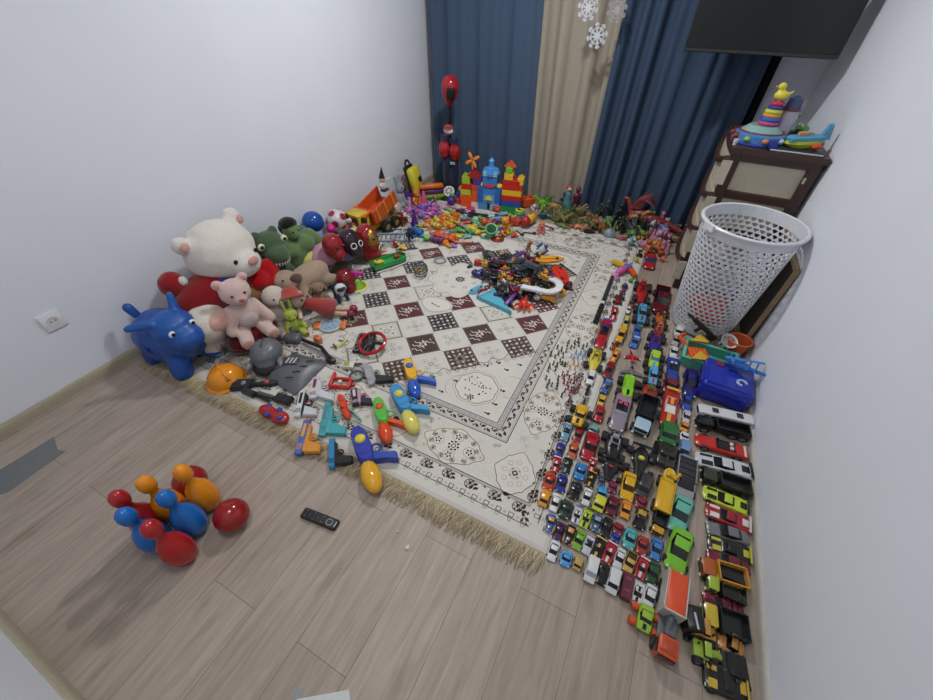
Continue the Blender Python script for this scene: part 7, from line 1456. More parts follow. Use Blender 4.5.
S = [
# heap at the rug centre
('transformer', (-1.032,2.475), .01, .4, .11, ('#3a3c40', '#6f7276'), 'dark grey folded robot, leftmost rear@C'),
('figure', (-0.987,2.559), .03, 1.2, .09, ('#b8935c', '#a07c4c'), 'tan figure lying at the rear@C', (1.4, 0)),
('brick', (-1.055,2.347), .009, .3, .055, ('#a8222a', '#cfa52a'), 'red brick with yellow studs, left side@C'),
('bug', (-1.102,2.277), .009, 1, .04, ('#2a2c28', '#3a3c38'), 'tiny black beetle left of everything else@C'),
('blob', (-0.993,2.194), .009, .2, .085, ('#232a6c', '#39427c'), 'navy blue lumpy piece, left edge@C'),
('figure', (-0.929,2.223), .03, 2, .08, ('#a3222e', '#2a2a30'), 'red figure lying beside the navy piece@C', (1.5, 0)),
('transformer', (-0.898,2.352), .02, 1.1, .12, ('#24253a', '#7c2430'), 'dark navy and red folded robot, middle left@C'),
('strip', (-0.837,2.254), .06, .1, .10, ('#b85a80', '#8c2a3a'), 'pink thin stick across the middle left@C'),
('strip', (-0.820,2.493), .06, 1.25, .16, ('#5a2f7c', '#6c3f90'), 'long purple track piece pointing backwards@C'),
('figure', (-0.807,2.693), .02, .6, .12, ('#a8683a', '#9a5c34'), 'brown jointed figure, rearmost@C', (.6, 0)),
('ball', (-0.771,2.603), .02, 0, .035, '#7c3a24', 'small brown ball below the brown figure@C'),
('robot', (-0.726,2.652), .03, 2.2, .11, ('#c3c8cf', '#2f5a9c'), 'white and blue robot lying at the rear@C', (1.0, .3)),
('transformer', (-0.700,2.734), .01, 2.0, .09, ('#1d1e22', '#2c2d33'), 'black folded robot at the rear right@C'),
('plate', (-0.583,2.558), .07, .55, .17, ('#cf8f24', '#d69c3a'), 'large orange yellow hood plate lying on top@C'),
('transformer', (-0.706,2.346), .04, .8, .20, ('#3c4046', '#50545c'), 'large charcoal folded robot on top@C'),
('gun', (-0.733,2.355), .11, .4, .10, ('#c08f34', '#a87a2c'), 'gold blaster part above the charcoal robot@C'),
('ring', (-0.765,2.227), .04, 0, .045, '#c98734', 'small orange ring left of the white curve@C'),
('strip', (-0.788,2.174), .05, -.75, .10, ('#c9cbce', '#b0b3b8'), 'white straight strip at the left@C'),
('strip', (-0.659,2.045), .03, 1.5, .17, ('#5c2f86', '#6f4296'), 'purple straight track piece at the front@C'),
('ring', (-0.415,2.252), .012, .3, .085, '#d08f1f', 'large orange ring at the right front@C'),
('blob', (-0.451,2.146), .009, .5, .09, ('#d0942a', '#c4841f'), 'orange lumpy piece beside the large orange ring@C'),
('blob', (-0.515,2.121), .009, 1.5, .07, ('#b9bbbe', '#8f9296'), 'silver grey lumpy piece below the white curve@C'),
('claw', (-0.570,2.009), .009, -1.2, .13, ('#d0361a', '#c02c14'), 'bright red clawed monster at the front@C'),
('wedge', (-0.683,1.982), .012, -.5, .12, ('#1b1c26', '#2c2d3a'), 'black wedge over the light blue triangle@C'),
('plate', (-0.926,2.034), .009, 1.3, .10, ('#4fa0bc', '#68b0c8'), 'light blue square plate, left front@C'),
('wedge', (-0.729,1.940), .009, -.45, .20, ('#58a8c0', '#6fb4c8'), 'large light blue triangle plate at the front@C'),
('figure', (-0.849,2.113), .02, .3, .09, ('#c4803a', '#8c4a24'), 'orange figure lying above the red brick@C', (1.5, 0)),
('brick', (-0.863,2.005), .009, .9, .05, ('#9c2a2c', '#7c1f24'), 'dark red brick beside the light blue plates@C'),
('transformer', (-0.740,2.072), .02, 2.4, .12, ('#23252c', '#4a4c50'), 'black folded robot left of the purple track@C'),
('blob', (-0.748,2.015), .01, .1, .07, ('#272c4c', '#3a3f5c'), 'dark indigo lump above the black wedge@C'),
('plate', (-0.512,2.397), .045, -.9, .14, ('#6a2a8c', '#54206f'), 'purple hood plate right of the white curve@C'),
('plate', (-0.448,2.421), .05, -.95, .17, ('#d0281a', '#c23a1f'), 'bright red wing plate at the right@C'),
('blob', (-0.377,2.353), .009, .4, .07, ('#5c1f2c', '#3a1a20'), 'maroon lump at the far right@C'),
('figure', (-0.585,2.311), .06, 1.3, .10, ('#b8862e', '#3a3226'), 'gold and black figure leaning over the curve@C', (.8, .2)),
('transformer', (-0.540,2.303), .01, .2, .10, ('#202124', '#2a4a3a'), 'black and green robot inside the white curve@C'),
('ladder', (-0.457,2.564), .01, -.6, .14, ('#3a2a2e', '#6c5a5e'), 'dark lattice frame at the right rear@C'),
('figure', (-0.876,2.526), .03, 2.6, .09, ('#3f4450', '#5c616c'), 'grey figure between tan figure and purple track@C', (1.4, 0)),
('bug', (-0.977,2.437), .02, 2.2, .06, ('#8c8f94', '#c9c9c9'), 'silver bug shaped piece, rear left@C'),
('brick', (-0.997,2.350), .015, .1, .05, ('#c99a4a', '#b08038'), 'tan brick right of the red brick@C'),
('figure', (-0.689,2.489), .06, 2.9, .09, ('#1d1f24', '#c08f34'), 'black figure with gold head behind the charcoal robot@C', (1.3, 0)),
# back left corner and pink toys
('cup', (-2.160,3.072), .009, 0, .10, ('#5f3a86', '#7a54a0'), 'purple cup beside the grey rabbit@P'),
('bear', (-2.091,3.107), .009, -.6, .12, ('#c7701f', '#d89a4a'), 'orange toy bear beside the pink cone@P'),
('cone', (-1.993,3.086), .009, 0, .12, ('#c24a7c', '#d87aa4'), 'tall pink cone@P'),
('animal', (-1.971,3.235), .009, -.8, .10, ('#b08a6a', '#8c5a3c'), 'brown and white toy puppy@P'),
('pony', (-1.812,3.043), .009, -.5, .14, ('#c27aa8', '#d89ac0'), 'large light pink pony lying rightmost@P', (1.2, .2)),
('pony', (-2.000,2.982), .02, .4, .10, ('#8a5ca8', '#b088c0'), 'violet pony lying behind the magenta heart@P', (1.4, 0)),
('strip', (-1.937,3.026), .03, .2, .12, ('#c84a8c', '#d878a8'), 'hot pink comb shaped strip@P'),
('strip', (-1.927,2.952), .02, -.3, .14, ('#b878c0', '#9a5ca8'), 'lilac long strip@P'),
('star', (-1.858,2.956), .02, .3, .05, ('#b01f6c', '#c8408c'), 'small magenta star@P'),
('fish', (-1.850,2.864), .012, .2, .09, ('#5c94b4', '#7aa8c4'), 'sky blue small fish@P'),
('ball', (-1.759,2.902), .012, 0, .045, '#6a2f9c', 'deep violet ball in front@P'),
('dress', (-1.857,2.701), .009, .4, .11, ('#4a1f78', '#6a3f98', '#3c1a60'), 'dark purple gown doll@P'),
('dress', (-2.066,2.946), .009, .2, .10, ('#c88ab4', '#d8a8c4', '#b86aa0'), 'pale pink gown doll@P'),
('dress', (-1.961,2.838), .009, .8, .09, ('#a86ab0', '#c99ab8', '#7c3f8c'), 'mauve gown doll@P'),
('pony', (-1.884,3.017), .015, 2.6, .09, ('#d090b8', '#a860a0'), 'pale pink pony with purple mane lying@P', (1.4, .1)),
('fish', (-1.914,3.116), .03, 1.2, .08, ('#c48cc8', '#a874b0'), 'lilac fish shaped purse@P'),
('strip', (-1.958,2.907), .02, .7, .11, ('#9a6cb0', '#7c4c98'), 'violet ribbon strip@P'),
('disc', (-1.824,3.178), .009, 0, .07, ('#c08ab8', '#d8a8c8'), 'pale pink flat disc@P'),
('strip', (-1.782,3.187), .012, .1, .09, ('#c878a0', '#c878a0'), 'rose pink strip at the right@P'),
('bear', (-2.316,3.295), .05, -.5, .13, ('#b4946c', '#c9b490'), 'beige teddy head down beside the yellow backpack@P'),
('blob', (-2.318,3.162), .06, .3, .09, ('#9c9c84', '#b87a3a'), 'khaki plush lump above the grey rabbit@P'),
# train of blocks and balls before towers
('brick', (-1.737,3.405), .10, .1, .075, ('#cfa936', '#d8b850'), 'yellow brick on top of the block train@T'),
('brick', (-1.726,3.373), .05, .1, .10, ('#3a3f98', '#3a3f98'), 'indigo brick in the middle of the block train@T'),
('brick', (-1.744,3.327), .009, .1, .075, ('#c03a34', '#c03a34'), 'red brick, left base of the block train@T'),
('brick', (-1.655,3.375), .009, .1, .075, ('#c43c34', '#c43c34'), 'red brick, right base of the block train@T'),
('brick', (-1.682,3.322), .009, .1, .05, ('#b01f88', '#b01f88'), 'magenta brick between the red bricks@T'),
('frog', (-1.831,3.345), .04, -.8, .09, ('#45a050', '#5cb868'), 'light green frog on a purple ball@T'),
('ball', (-1.788,3.253), .009, 0, .075, '#4a2484', 'purple ball under the light green frog@T'),
('disc', (-1.647,3.165), .009, 0, .08, ('#c01f74', '#b0186a'), 'magenta flat disc, left one@T'),
('disc', (-1.582,3.263), .009, 0, .08, ('#c4237a', '#b81f70'), 'magenta flat disc, right one@T'),
('ball', (-1.599,3.424), .009, 0, .08, '#4f8a94', 'teal ball, left one@T'),
('ball', (-1.571,3.527), .009, 0, .09, '#5a94a0', 'pale teal ball behind the grey fish@T'),
('fish', (-1.487,3.409), .009, .1, .12, ('#7fa6b8', '#94b4c0'), 'pale grey blue fish@T'),
('cup', (-1.475,3.538), .009, 0, .09, ('#b0c0c4', '#8ca8b8'), 'white and blue cup@T'),
('brick', (-1.437,3.512), .009, .4, .05, ('#c0a84a', '#cfb85a'), 'small yellow brick beside the white cup@T'),
('bird', (-1.354,3.512), .009, -.9, .11, ('#cfa52a', '#cf6a22'), 'yellow toy duck right of the towers base@T'),
('animal', (-1.259,3.473), .009, -.6, .10, ('#b05a5c', '#c9c4c4'), 'red and white toy cow@T'),
# orange yellow green strewn
('fish', (-1.784,2.704), .009, .6, .10, ('#a8a63a', '#7c9a34'), 'yellow green small fish@O'),
('star', (-1.775,2.816), .012, .2, .09, ('#cf5a22', '#d87a3a'), 'orange starfish@O'),
('fish', (-1.660,2.778), .009, .1, .12, ('#d0481c', '#cf6a2a'), 'orange red fish left of the yellow strips@O'),
('blob', (-1.739,2.716), .009, .5, .07, ('#c08a4a', '#a86a3a'), 'tan shell shaped piece@O'),
('strip', (-1.705,3.100), .012, -.35, .16, ('#7fae34', '#94bc4a'), 'lime green long strip@O'),
('strip', (-1.675,2.993), .016, -.35, .17, ('#cfae34', '#cf7a2a'), 'yellow long strip, rear one@O'),
('strip', (-1.621,2.935), .012, -.3, .17, ('#cf8a2a', '#d8a84a'), 'amber long strip in the middle@O'),
('strip', (-1.602,2.859), .012, -.3, .17, ('#c9a93a', '#2a2a1c'), 'yellow strip with black end, front one@O'),
('strip', (-1.559,2.925), .010, .8, .09, ('#20201c', '#2c2a20'), 'short black edge strip@O'),
('disc', (-1.557,2.672), .009, 0, .11, ('#d0501f', '#d87a4a'), 'orange disc left of the centre@O'),
('strip', (-1.467,2.850), .009, -.25, .15, ('#4a4a2c', '#3a3a24'), 'dark olive long strip@O'),
('strip', (-1.450,2.776), .010, -.2, .13, ('#7c5434', '#9a7a54'), 'brown strip below the olive one@O'),
('fish', (-1.451,2.971), .009, .9, .10, ('#c84a34', '#d0704c'), 'coral red fish at the right@O'),
('frog', (-1.615,2.502), .009, -.7, .08, ('#5fae44', '#d0d4c0'), 'green tiny frog at the front left@O'),
('bird', (-1.606,2.588), .009, -.7, .06, ('#c9bcc4', '#a83a4a'), 'tiny white bird behind the striped beetle@O'),
('bug', (-1.517,2.511), .009, .1, .12, ('#7c3a6a', '#4a2444'), 'purple striped beetle@O'),
('blob', (-1.434,2.581), .009, .6, .10, ('#d0511c', '#cf7a3a'), 'orange crumpled piece beside the striped beetle@O'),
('cone', (-1.440,2.514), .02, 1.0, .07, ('#d0861f', '#cf5a1f'), 'amber small cone lying@O', (1.5, 0)),
('strip', (-1.313,2.600), .012, .5, .12, ('#c46a4a', '#b0543a'), 'salmon strip at the front right@O'),
('fish', (-1.368,2.507), .009, .1, .09, ('#8c6ab0', '#a88ac4'), 'lavender fish at the front@O'),
('fish', (-1.339,2.710), .009, .2, .10, ('#5caa8c', '#78bca0'), 'aqua green fish@O'),
('bug', (-1.354,2.823), .009, -.4, .08, ('#c4806a', '#a8604c'), 'pinkish shrimp toy@O'),
('frog', (-1.359,2.897), .009, .5, .08, ('#3f9a4a', '#cfd0b0'), 'bright green frog@O'),
('star', (-1.310,2.840), .009, .3, .07, ('#4aa454', '#6ab870'), 'green leaf shaped star@O'),
('strip', (-1.491,2.696), .010, .3, .11, ('#3f5a70', '#506a80'), 'slate blue strip@O'),
('strip', (-1.442,2.711), .012, .1, .10, ('#cfae54', '#c09a44'), 'pale yellow short strip@O'),
('strip', (-1.434,2.648), .016, -.4, .10, ('#c07a34', '#b0682c'), 'ochre short strip@O'),
('disc', (-1.558,2.741), .009, 0, .06, ('#a89a94', '#8c807c'), 'small grey disc@O'),
('fish', (-1.693,2.865), .012, -.5, .09, ('#c4a83a', '#a88f34'), 'mustard fish above the orange red fish@O'),
('brick', (-1.606,2.991), .02, -.3, .06, ('#cf6a24', '#cf7a34'), 'orange thin brick over the yellow strips@O'),
('ladder', (-1.851,2.423), .009, .55, .24, ('#8fa4b8', '#60758c'), 'pale blue flat ladder track left of the blue robot@O'),
('transformer', (-1.738,2.539), .009, .5, .13, ('#2268b4', '#2f7ac4'), 'bright blue folded robot on the ladder track@O'),
('robot', (-1.729,2.434), .009, -.5, .10, ('#1c2430', '#2a3a54'), 'black small robot in front of the blue one@O'),
('bird', (-1.779,2.280), .009, -.6, .08, ('#b03a30', '#c9c0b4'), 'red and white tiny rooster@O'),
('fish', (-1.707,2.288), .009, -.3, .11, ('#c9b45a', '#d8c87a'), 'pale yellow fish near the green tray@O'),
('strip', (-1.635,2.327), .009, .6, .06, ('#2c3a54', '#3c4a64'), 'tiny navy strip at the front@O'),
# middle back
('gun', (-1.575,3.109), .009, -.25, .16, ('#23303c', '#2c3c4c'), 'dark slate toy gun, left one@M'),
('gun', (-1.447,3.144), .009, .1, .17, ('#1f2634', '#28304a'), 'navy black toy gun, middle one@M'),
('fish', (-1.448,2.967), .009, .9, .10, ('#c84a34', '#cf6a44'), 'orange red fish in front of the dark guns@M'),
('strip', (-1.357,2.977), .009, .9, .09, ('#c4564a', '#b0443a'), 'brick red short strip@M'),
('frog', (-1.354,2.888), .009, .1, .11, ('#4a9a5c', '#5aa86c'), 'leaf green flat frog@M'),
('plate', (-1.255,3.124), .02, .75, .20, ('#4a6c94', '#8fb4bc'), 'large blue grey toy arm plate@M'),
('plate', (-1.241,3.283), .02, .7, .14, ('#7c98a8', '#94acb8'), 'pale slate plate behind the toy arm@M'),
('blob', (-1.331,3.327), .009, .1, .10, ('#b82f24', '#c84a34'), 'red shell shaped toy@M'),
('wedge', (-1.263,3.375), .02, -.4, .10, ('#1b1c1f', '#c4c8cc'), 'black and white wedge@M'),
('spoon', (-1.250,2.860), .012, -2.2, .19, ('#cfb92a', '#cfb92a'), 'yellow rattle with long handle@M'),
('cup', (-1.180,2.828), .009, 0, .12, ('#6fae84', '#84bc98'), 'mint green cup lying beside the yellow rattle@M', (.5, .3)),
('bear', (-1.099,2.942), .009, -.9, .14, ('#cf8f1f', '#cf6a22'), 'orange yellow lion toy@M'),
('disc', (-1.085,2.841), .09, 0, .05, ('#4a2484', '#5c3498'), 'purple small disc on the lion toy@M'),
('star', (-1.050,2.964), .009, .3, .08, ('#5cae4a', '#74bc5c'), 'light green leaf right of the lion@M'),
('disc', (-1.096,2.796), .009, 0, .10, ('#7c2a1c', '#cf6a2a'), 'dark red disc with orange centre@M'),
('ball', (-1.211,2.989), .009, 0, .065, '#6c1822', 'dark crimson ball left of the lion@M'),
('frog', (-1.133,3.174), .009, -.6, .14, ('#7fb83a', '#94c454'), 'lime green large frog@M'),
('disc', (-1.145,3.145), .07, 0, .05, ('#17180f', '#2a2a1c'), 'black small disc on the lime frog@M'),
('rings', (-1.103,3.317), .009, 0, .12, ('#2a5f9c', '#3f9a44', '#c4b834'), 'blue green yellow stacked rings@M'),
('strip', (-1.070,3.097), .009, .3, .09, ('#3f2c24', '#4f3a30'), 'dark brown stick@M'),
('brick', (-1.134,3.601), .009, .8, .12, ('#cf5420', '#c44a1c'), 'large orange box toy with holes@B'),
('caterpillar', (-0.962,3.186), .012, -1.75, .19, ('#cf8a1f', '#cfae34', '#a32424'), 'caterpillar of orange and yellow balls with red head@M'),
('spoon', (-0.894,3.029), .009, .2, .10, ('#1d2024', '#2a2d33'), 'black axle in front of the caterpillar@M'),
('spoon', (-0.972,2.987), .009, -.6, .10, ('#262a2e', '#1c1f22'), 'black hooked rod left of the caterpillar@M'),
('bird', (-1.016,3.435), .02, -.8, .10, ('#cfcfd0', '#b85a4a'), 'white toy hen behind the caterpillar@B'),
('dino', (-0.978,3.577), .009, -2.5, .16, ('#6fae2c', '#4f8c24'), 'lime green toy dinosaur, left one@B'),
('dino', (-0.956,3.677), .009, -.6, .15, ('#4f8a2c', '#3a6c24'), 'grass green toy dinosaur, right one@B'),
('figure', (-1.093,3.860), .009, -1, .10, ('#2c3f7c', '#4a5ca0'), 'dark blue standing figure@B'),
('figure', (-1.193,3.865), .009, -1, .10, ('#6c6470', '#8c828c'), 'grey standing figure@B'),
('fish', (-0.895,3.398), .009, .3, .11, ('#2f5c64', '#3f6c74'), 'dark teal fish@B'),
('bear', (-0.817,3.090), .009, -1.2, .10, ('#c4685c', '#d08a78'), 'coral pink pig toy right of the caterpillar@M'),
('strip', (-0.790,3.227), .009, -.3, .10, ('#7c1f2c', '#6c1824'), 'crimson strip right of the coral pig@M'),
# beige curtain foot
('frog', (-0.876,3.662), .009, -.9, .09, ('#cf943a', '#d8a85a'), 'orange squat frog@B'),
('dino', (-0.948,3.520), .009, -1, .11, ('#94b85c', '#7ca44a'), 'pale green tiny dinosaur@B'),
('dress', (-0.757,3.650), .009, -1, .20, ('#4a7c84', '#c4bcb4', '#a83a30'), 'robed elder figure in teal with red cap@B'),
('figure', (-0.795,3.655), .009, -1, .15, ('#23283c', '#3a3f54'), 'dark navy figure left of the teal robe@B'),
('figure', (-0.683,3.690), .009, -1, .20, ('#5c1f38', '#6c2a44'), 'tall maroon figure right of the teal robe@B'),
('figure', (-0.689,3.901), .009, -1, .14, ('#241c2c', '#8c5a6c'), 'dark plum figure behind the maroon one@B'),
('bear', (-0.629,3.744), .009, -1, .09, ('#7c8c3a', '#94a04c'), 'olive yellow small bear@B'),
('croc', (-0.772,3.384), .009, 2.8, .14, ('#4c5a34', '#3c4a2c'), 'olive lizard, left one@B'),
('dino', (-0.691,3.358), .009, .3, .13, ('#6c7434', '#8c8c3c'), 'yellow olive dinosaur, front one@B'),
('croc', (-0.687,3.282), .009, -.2, .15, ('#5c6c34', '#74803c'), 'light olive crocodile@B'),
('dino', (-0.709,3.514), .009, 3.0, .14, ('#3f4a30', '#54603c'), 'dark moss dinosaur@B'),
('dino', (-0.623,3.585), .009, .5, .14, ('#7c6c44', '#94804c'), 'khaki dinosaur@B'),
('dino', (-0.582,3.534), .009, -.5, .13, ('#54492c', '#6c5c38'), 'brown olive dinosaur@B'),
('croc', (-0.546,3.326), .009, .1, .18, ('#b0683c', '#7c7438'), 'orange tan crocodile@B'),
('claw', (-0.497,3.592), .009, -.6, .12, ('#c4442a', '#a83420'), 'orange red crab@B'),
('bug', (-0.446,3.283), .009, .3, .09, ('#1d1c1c', '#2c2a2a'), 'black spider like bug@B'),
('ball', (-0.418,3.392), .009, 0, .055, '#1f1c1e', 'black ball right of the tan crocodile@B'),
('dino', (-0.890,3.379), .009, .3, .10, ('#234a50', '#2f5c60'), 'petrol blue small dinosaur@B'),
('croc', (-0.871,3.450), .009, -.6, .10, ('#7c8488', '#94999c'), 'grey lizard@B'),
('strip', (-0.831,3.546), .009, .4, .10, ('#94845c', '#7c6c48'), 'straw coloured strip@B'),
('dino', (-0.650,3.450), .009, -2.6, .12, ('#5f5440', '#7c6c50'), 'earth brown dinosaur@B'),
('croc', (-0.619,3.386), .009, 3.3, .11, ('#2c2c24', '#3c3c30'), 'black lizard@B'),
('dino', (-0.584,3.668), .009, -1, .11, ('#c0b89c', '#a89c80'), 'cream small dinosaur@B'),
# dragon area
('dino', (-0.547,3.815), .009, -.4, .22, ('#24382c', '#34483a'), 'very dark green large dinosaur@V'),
('dino', (-0.478,3.725), .009, -1, .17, ('#3c5444', '#546c54'), 'grey green large dinosaur@V'),
('figure', (-0.356,3.778), .009, -1, .18, ('#9c2c2a', '#c4c4c8'), 'red figure with white helmet@V'),
('figure', (-0.390,3.677), .009, -1, .16, ('#3a3c48', '#4a4c58'), 'dark grey figure left of the white helmet@V'),
('frog', (-0.331,3.552), .02, -.9, .13, ('#5c8c44', '#74a054'), 'green turtle headed toy@V'),
('croc', (-0.356,3.402), .009, .3, .13, ('#74943c', '#5c7c30'), 'lime olive crocodile@V'),
('disc', (-0.275,3.305), .03, 0, .09, ('#5c6c78', '#7c8c94'), 'grey blue round shield@V', (.9, 0)),
('ball', (-0.424,3.402), .009, 0, .06, '#2a1c1c', 'brown black wheel like ball@V'),
('figure', (-0.265,3.613), .009, -1, .17, ('#1c1e26', '#24262e'), 'black tall figure left of the dragon@V'),
('dino', (-0.118,3.592), .02, .1, .20, ('#a0803a', '#b8944c'), 'gold dragon lying below the red dragon@V'),
('animal', (-0.157,3.450), .009, -.5, .16, ('#3c4c54', '#5c6c70'), 'slate grey toy rhino@V'),
('animal', (-0.099,3.458), .009, -.9, .10, ('#5c7470', '#748c84'), 'grey teal toy elephant@V'),
('figure', (0.008,3.685), .009, -1, .13, ('#3f8c44', '#4c9c50'), 'green capped figure@V'),
('dress', (0.086,3.703), .009, -1, .13, ('#b05a80', '#c88ca0', '#c070a0'), 'rose pink doll@R'),
('bear', (0.132,3.715), .009, -1, .09, ('#c9b4b4', '#c0a0a0'), 'pale pink bear head toy@R'),
('bear', (0.022,3.547), .009, -1, .11, ('#c4c0c4', '#a8a0a8'), 'white small bear right of the gold dragon@R'),
('dress', (0.068,3.479), .009, -1, .13, ('#a8708c', '#c09aa8', '#7c3a54'), 'mauve doll beside the white bear@R'),
('animal', (0.104,3.591), .02, -.7, .12, ('#5c78a8', '#7890b8'), 'cornflower toy elephant@R'),
('bird', (0.125,3.521), .02, -.9, .08, ('#cfcfd2', '#cf9a5a'), 'white toy gull@R'),
('bear', (0.135,3.382), .009, -1, .12, ('#7c709c', '#948ab0'), 'lilac grey bear@R'),
('animal', (0.180,3.471), .009, -1.2, .12, ('#b85a34', '#9c4828'), 'orange brown toy fox@R'),
('bird', (-0.083,3.222), .009, -1.1, .12, ('#6c9c98', '#c4cccc'), 'teal and white toy owl on the rug border@R'),
('bug', (-0.014,3.367), .009, .2, .10, ('#c0842c', '#1f1c18'), 'amber and black bee@R'),
('bird', (0.009,3.293), .009, -1, .09, ('#2a241c', '#cfa53a'), 'black toy penguin with yellow beak@R'),
('bear', (0.007,3.062), 0.0, -1.1, .07, ('#2c2418', '#c9b03a'), 'black bear with yellow muzzle@R'),
('bird', (0.003,2.957), 0.009, -1.1, .065, ('#a8a83c', '#c4a834'), 'yellow green chick on the rug edge@R'),
('bear', (0.086,3.224), 0, -1.1, .09, ('#b89a34', '#c86a34'), 'golden bear behind the blue topped car@R'),
('animal', (0.029,3.256), 0, -1.1, .07, ('#7c3a2c', '#9c4c38'), 'rust brown toy dog@R'),
('claw', (0.185,3.111), 0, -1.6, .10, ('#c4745c', '#b0604c'), 'coral pink starfish claw on bare floor@R'),
('croc', (0.186,3.290), 0, -1.9, .14, ('#a89450', '#8c7c40'), 'straw yellow boot shaped lizard@R'),
('ball', (0.010,2.641), .009, 0, .035, '#4a9a4c', 'green small ball right of the pink rocket'),
('croc', (0.248,3.486), 0, .3, .16, ('#7c5c40', '#94704c'), 'brown wooden toy snake@R'),
('claw', (0.291,3.599), 0, -.6, .10, ('#b8502c', '#a04424'), 'orange red crab beside the brown snake@R'),
('animal', (0.231,3.695), 0, -1.2, .11, ('#1d2220', '#cfcfcf'), 'black toy horse with white ears, middle one@V'),
('animal', (0.191,3.666), 0, -1.2, .11, ('#242a28', '#c9cccc'), 'black toy horse, left one@V'),
('animal', (0.288,3.738), 0, -1.2, .11, ('#1f2624', '#c4c8c8'), 'black toy horse, right one@V'),
('dress', (0.062,3.386), 0.009, -1, .10, ('#c07898', '#c9a8b0', '#8c3a5c'), 'light rose doll in front of the mauve one@R'),
('claw', (-0.048,3.416), .009, .5, .10, ('#a83a4c', '#8c2c3c'), 'dark pink octopus on the rug border@R'),
('croc', (-0.160,3.289), .009, .2, .12, ('#94303c', '#7c2430'), 'crimson lizard left of the teal owl@R'),
('dino', (-0.441,3.704), .009, -.7, .16, ('#2c4434', '#3c5444'), 'bottle green dinosaur at the left end@V'),
('animal', (-0.472,3.553), .009, -.7, .10, ('#c4502c', '#a84424'), 'bright orange toy bull@V'),
('frog', (-0.013,3.830), .03, -1, .09, ('#2f9c4a', '#4cac5c'), 'emerald green frog behind the green cap@V'),
]
for e_ in S:
    small(*e_[:7], rot=(e_[7] if len(e_) > 7 else None))
# white curved track
t = thing('curved_track', 'white J shaped toy track curving over the central heap', 'toy track', (0, 0, 0))
c = Vector((-0.540,2.198)); A_ = Vector((-0.627,2.098)); 
m = MB(); pts = []
for i in range(13):
    a = -1.35+2.6*i/12; pts.append((c.x+.055+.085*cos(a), c.y-.0+.085*sin(a)))
pts = [(A_.x, A_.y)] + pts + [(pts[-1][0]-.03, pts[-1][1]+.01)]
rows = []
for i, q in enumerate(pts):
    a = Vector(pts[max(0, i-1)]); b = Vector(pts[min(len(pts)-1, i+1)]); d = (b-a).normalized(); n = Vector((-d.y, d.x))*.024; q = Vector(q)
    rows.append([(q.x-n.x, q.y-n.y, .085), (q.x-n.x, q.y-n.y, .097), (q.x+n.x, q.y+n.y, .097), (q.x+n.x, q.y+n.y, .085)])
m.grid(rows, True, True).build('track', mat('#d5d8dc'), t, ang=30)
m = MB().grid([[(p[0]*1.0, p[1], p[2]+.006) for p in (r[1], ((r[1][0]*.92+r[2][0]*.08), (r[1][1]*.92+r[2][1]*.08), r[1][2]))] for r in rows]); m.build('edge', mat('#c4c8cc'), t)
for q in (pts[0], pts[7], pts[-1]): MB().cyl((q[0], q[1], .0 if False else .012), (q[0], q[1], .086), .008).build('support', mat('#c9ccd0'), t)
# red dragon
t = thing('toy_dragon', 'large dark red toy dragon with raised spiky wings before the right blue curtain', 'toy dragon', (-0.095,3.629, .009), 0, rot=(0, 0, -.12), sc=.82)
b = MB().ell((0, 0, .12), (.13, .06, .07)).capsule((-.10, 0, .14), (-.15, 0, .24), .035, .024).ell((-.18, 0, .265), (.045, .022, .022)).tube([(.10, 0, .12), (.18, .01, .11), (.28, .03, .09), (.40, .02, .06), (.48, .0, .05)], [.05, .045, .036, .028, .012]).capsule((-.08, .05, .10), (-.12, .08, .01), .03, .02).capsule((-.08, -.05, .10), (-.14, -.08, .01), .03, .02).capsule((.08, .05, .10), (.06, .08, .01), .035, .02).capsule((.08, -.05, .10), (.05, -.08, .01), .035, .02)
part(t, 'body', '#84302c', b, 'plastic', .009, 2)
for s_ in (-1, 1):
    w_ = MB()
    for q in range(7): w_.tube([(-.10+.012*q, s_*.03, .19), (-.07+.02*q, s_*.05, .26+.015*q), (.0+.022*q, s_*.07, .36-.022*q)], [.011, .009, .002], 6)
    w_.build('wing', mat('#8c4448'), t)
part(t, 'belly', '#b86a34', MB().ell((0, 0, .09), (.10, .05, .05)), 'plastic')
m = MB()
for q in range(8): m.cyl((-.08+.045*q, 0, .185-.010*q), (-.075+.045*q, 0, .215-.012*q), .010, .001, 5)
m.build('spines', mat('#4c1c20'), t)
# yellow and orange dump truck at the left wall
t = thing('toy_dump_truck', 'large yellow toy dump truck with raised orange bed by the left wall', 'toy truck', (-2.08, 2.42, .009), 0, rot=(0, 0, -PI/2-.08))
MB().rbox((.17, 0, .15), (.13, .16, .19), .02).build('cab', mat('#c9ab2c'), t); MB().rbox((.24, 0, .09), (.06, .17, .08), .015).build('bumper', mat('#bfa22a'), t)
MB().rbox((.232, 0, .19), (.012, .13, .06), .005).build('windshield', mat('#3a2c24', 'gloss'), t)
for s_ in (-1, 1): MB().rbox((.18, s_*.079, .19), (.06, .008, .06), .003).build('side_window', mat('#3a2a20', 'gloss'), t); MB().ell((.262, s_*.05, .10), (.008, .016, .014)).build('headlight', mat('#4a3a24'), t)
MB().rbox((-.06, 0, .07), (.40, .10, .04), .01).build('chassis', mat('#c0902a'), t)
bd = MB(); R_b = Matrix.Rotation(.32, 3, 'Y')
for c_, s_ in (((0, 0, 0), (.30, .18, .012)), ((0, .09, .05), (.30, .012, .11)), ((0, -.09, .05), (.30, .012, .11)), ((.15, 0, .06), (.012, .18, .13)), ((.19, 0, .12), (.09, .18, .012))): bd.box(tuple(Vector((-.08, 0, .17)) + R_b @ Vector(c_)), s_, R_b)
bdo = bd.build('dump_bed', mat('#c4501f'), t)
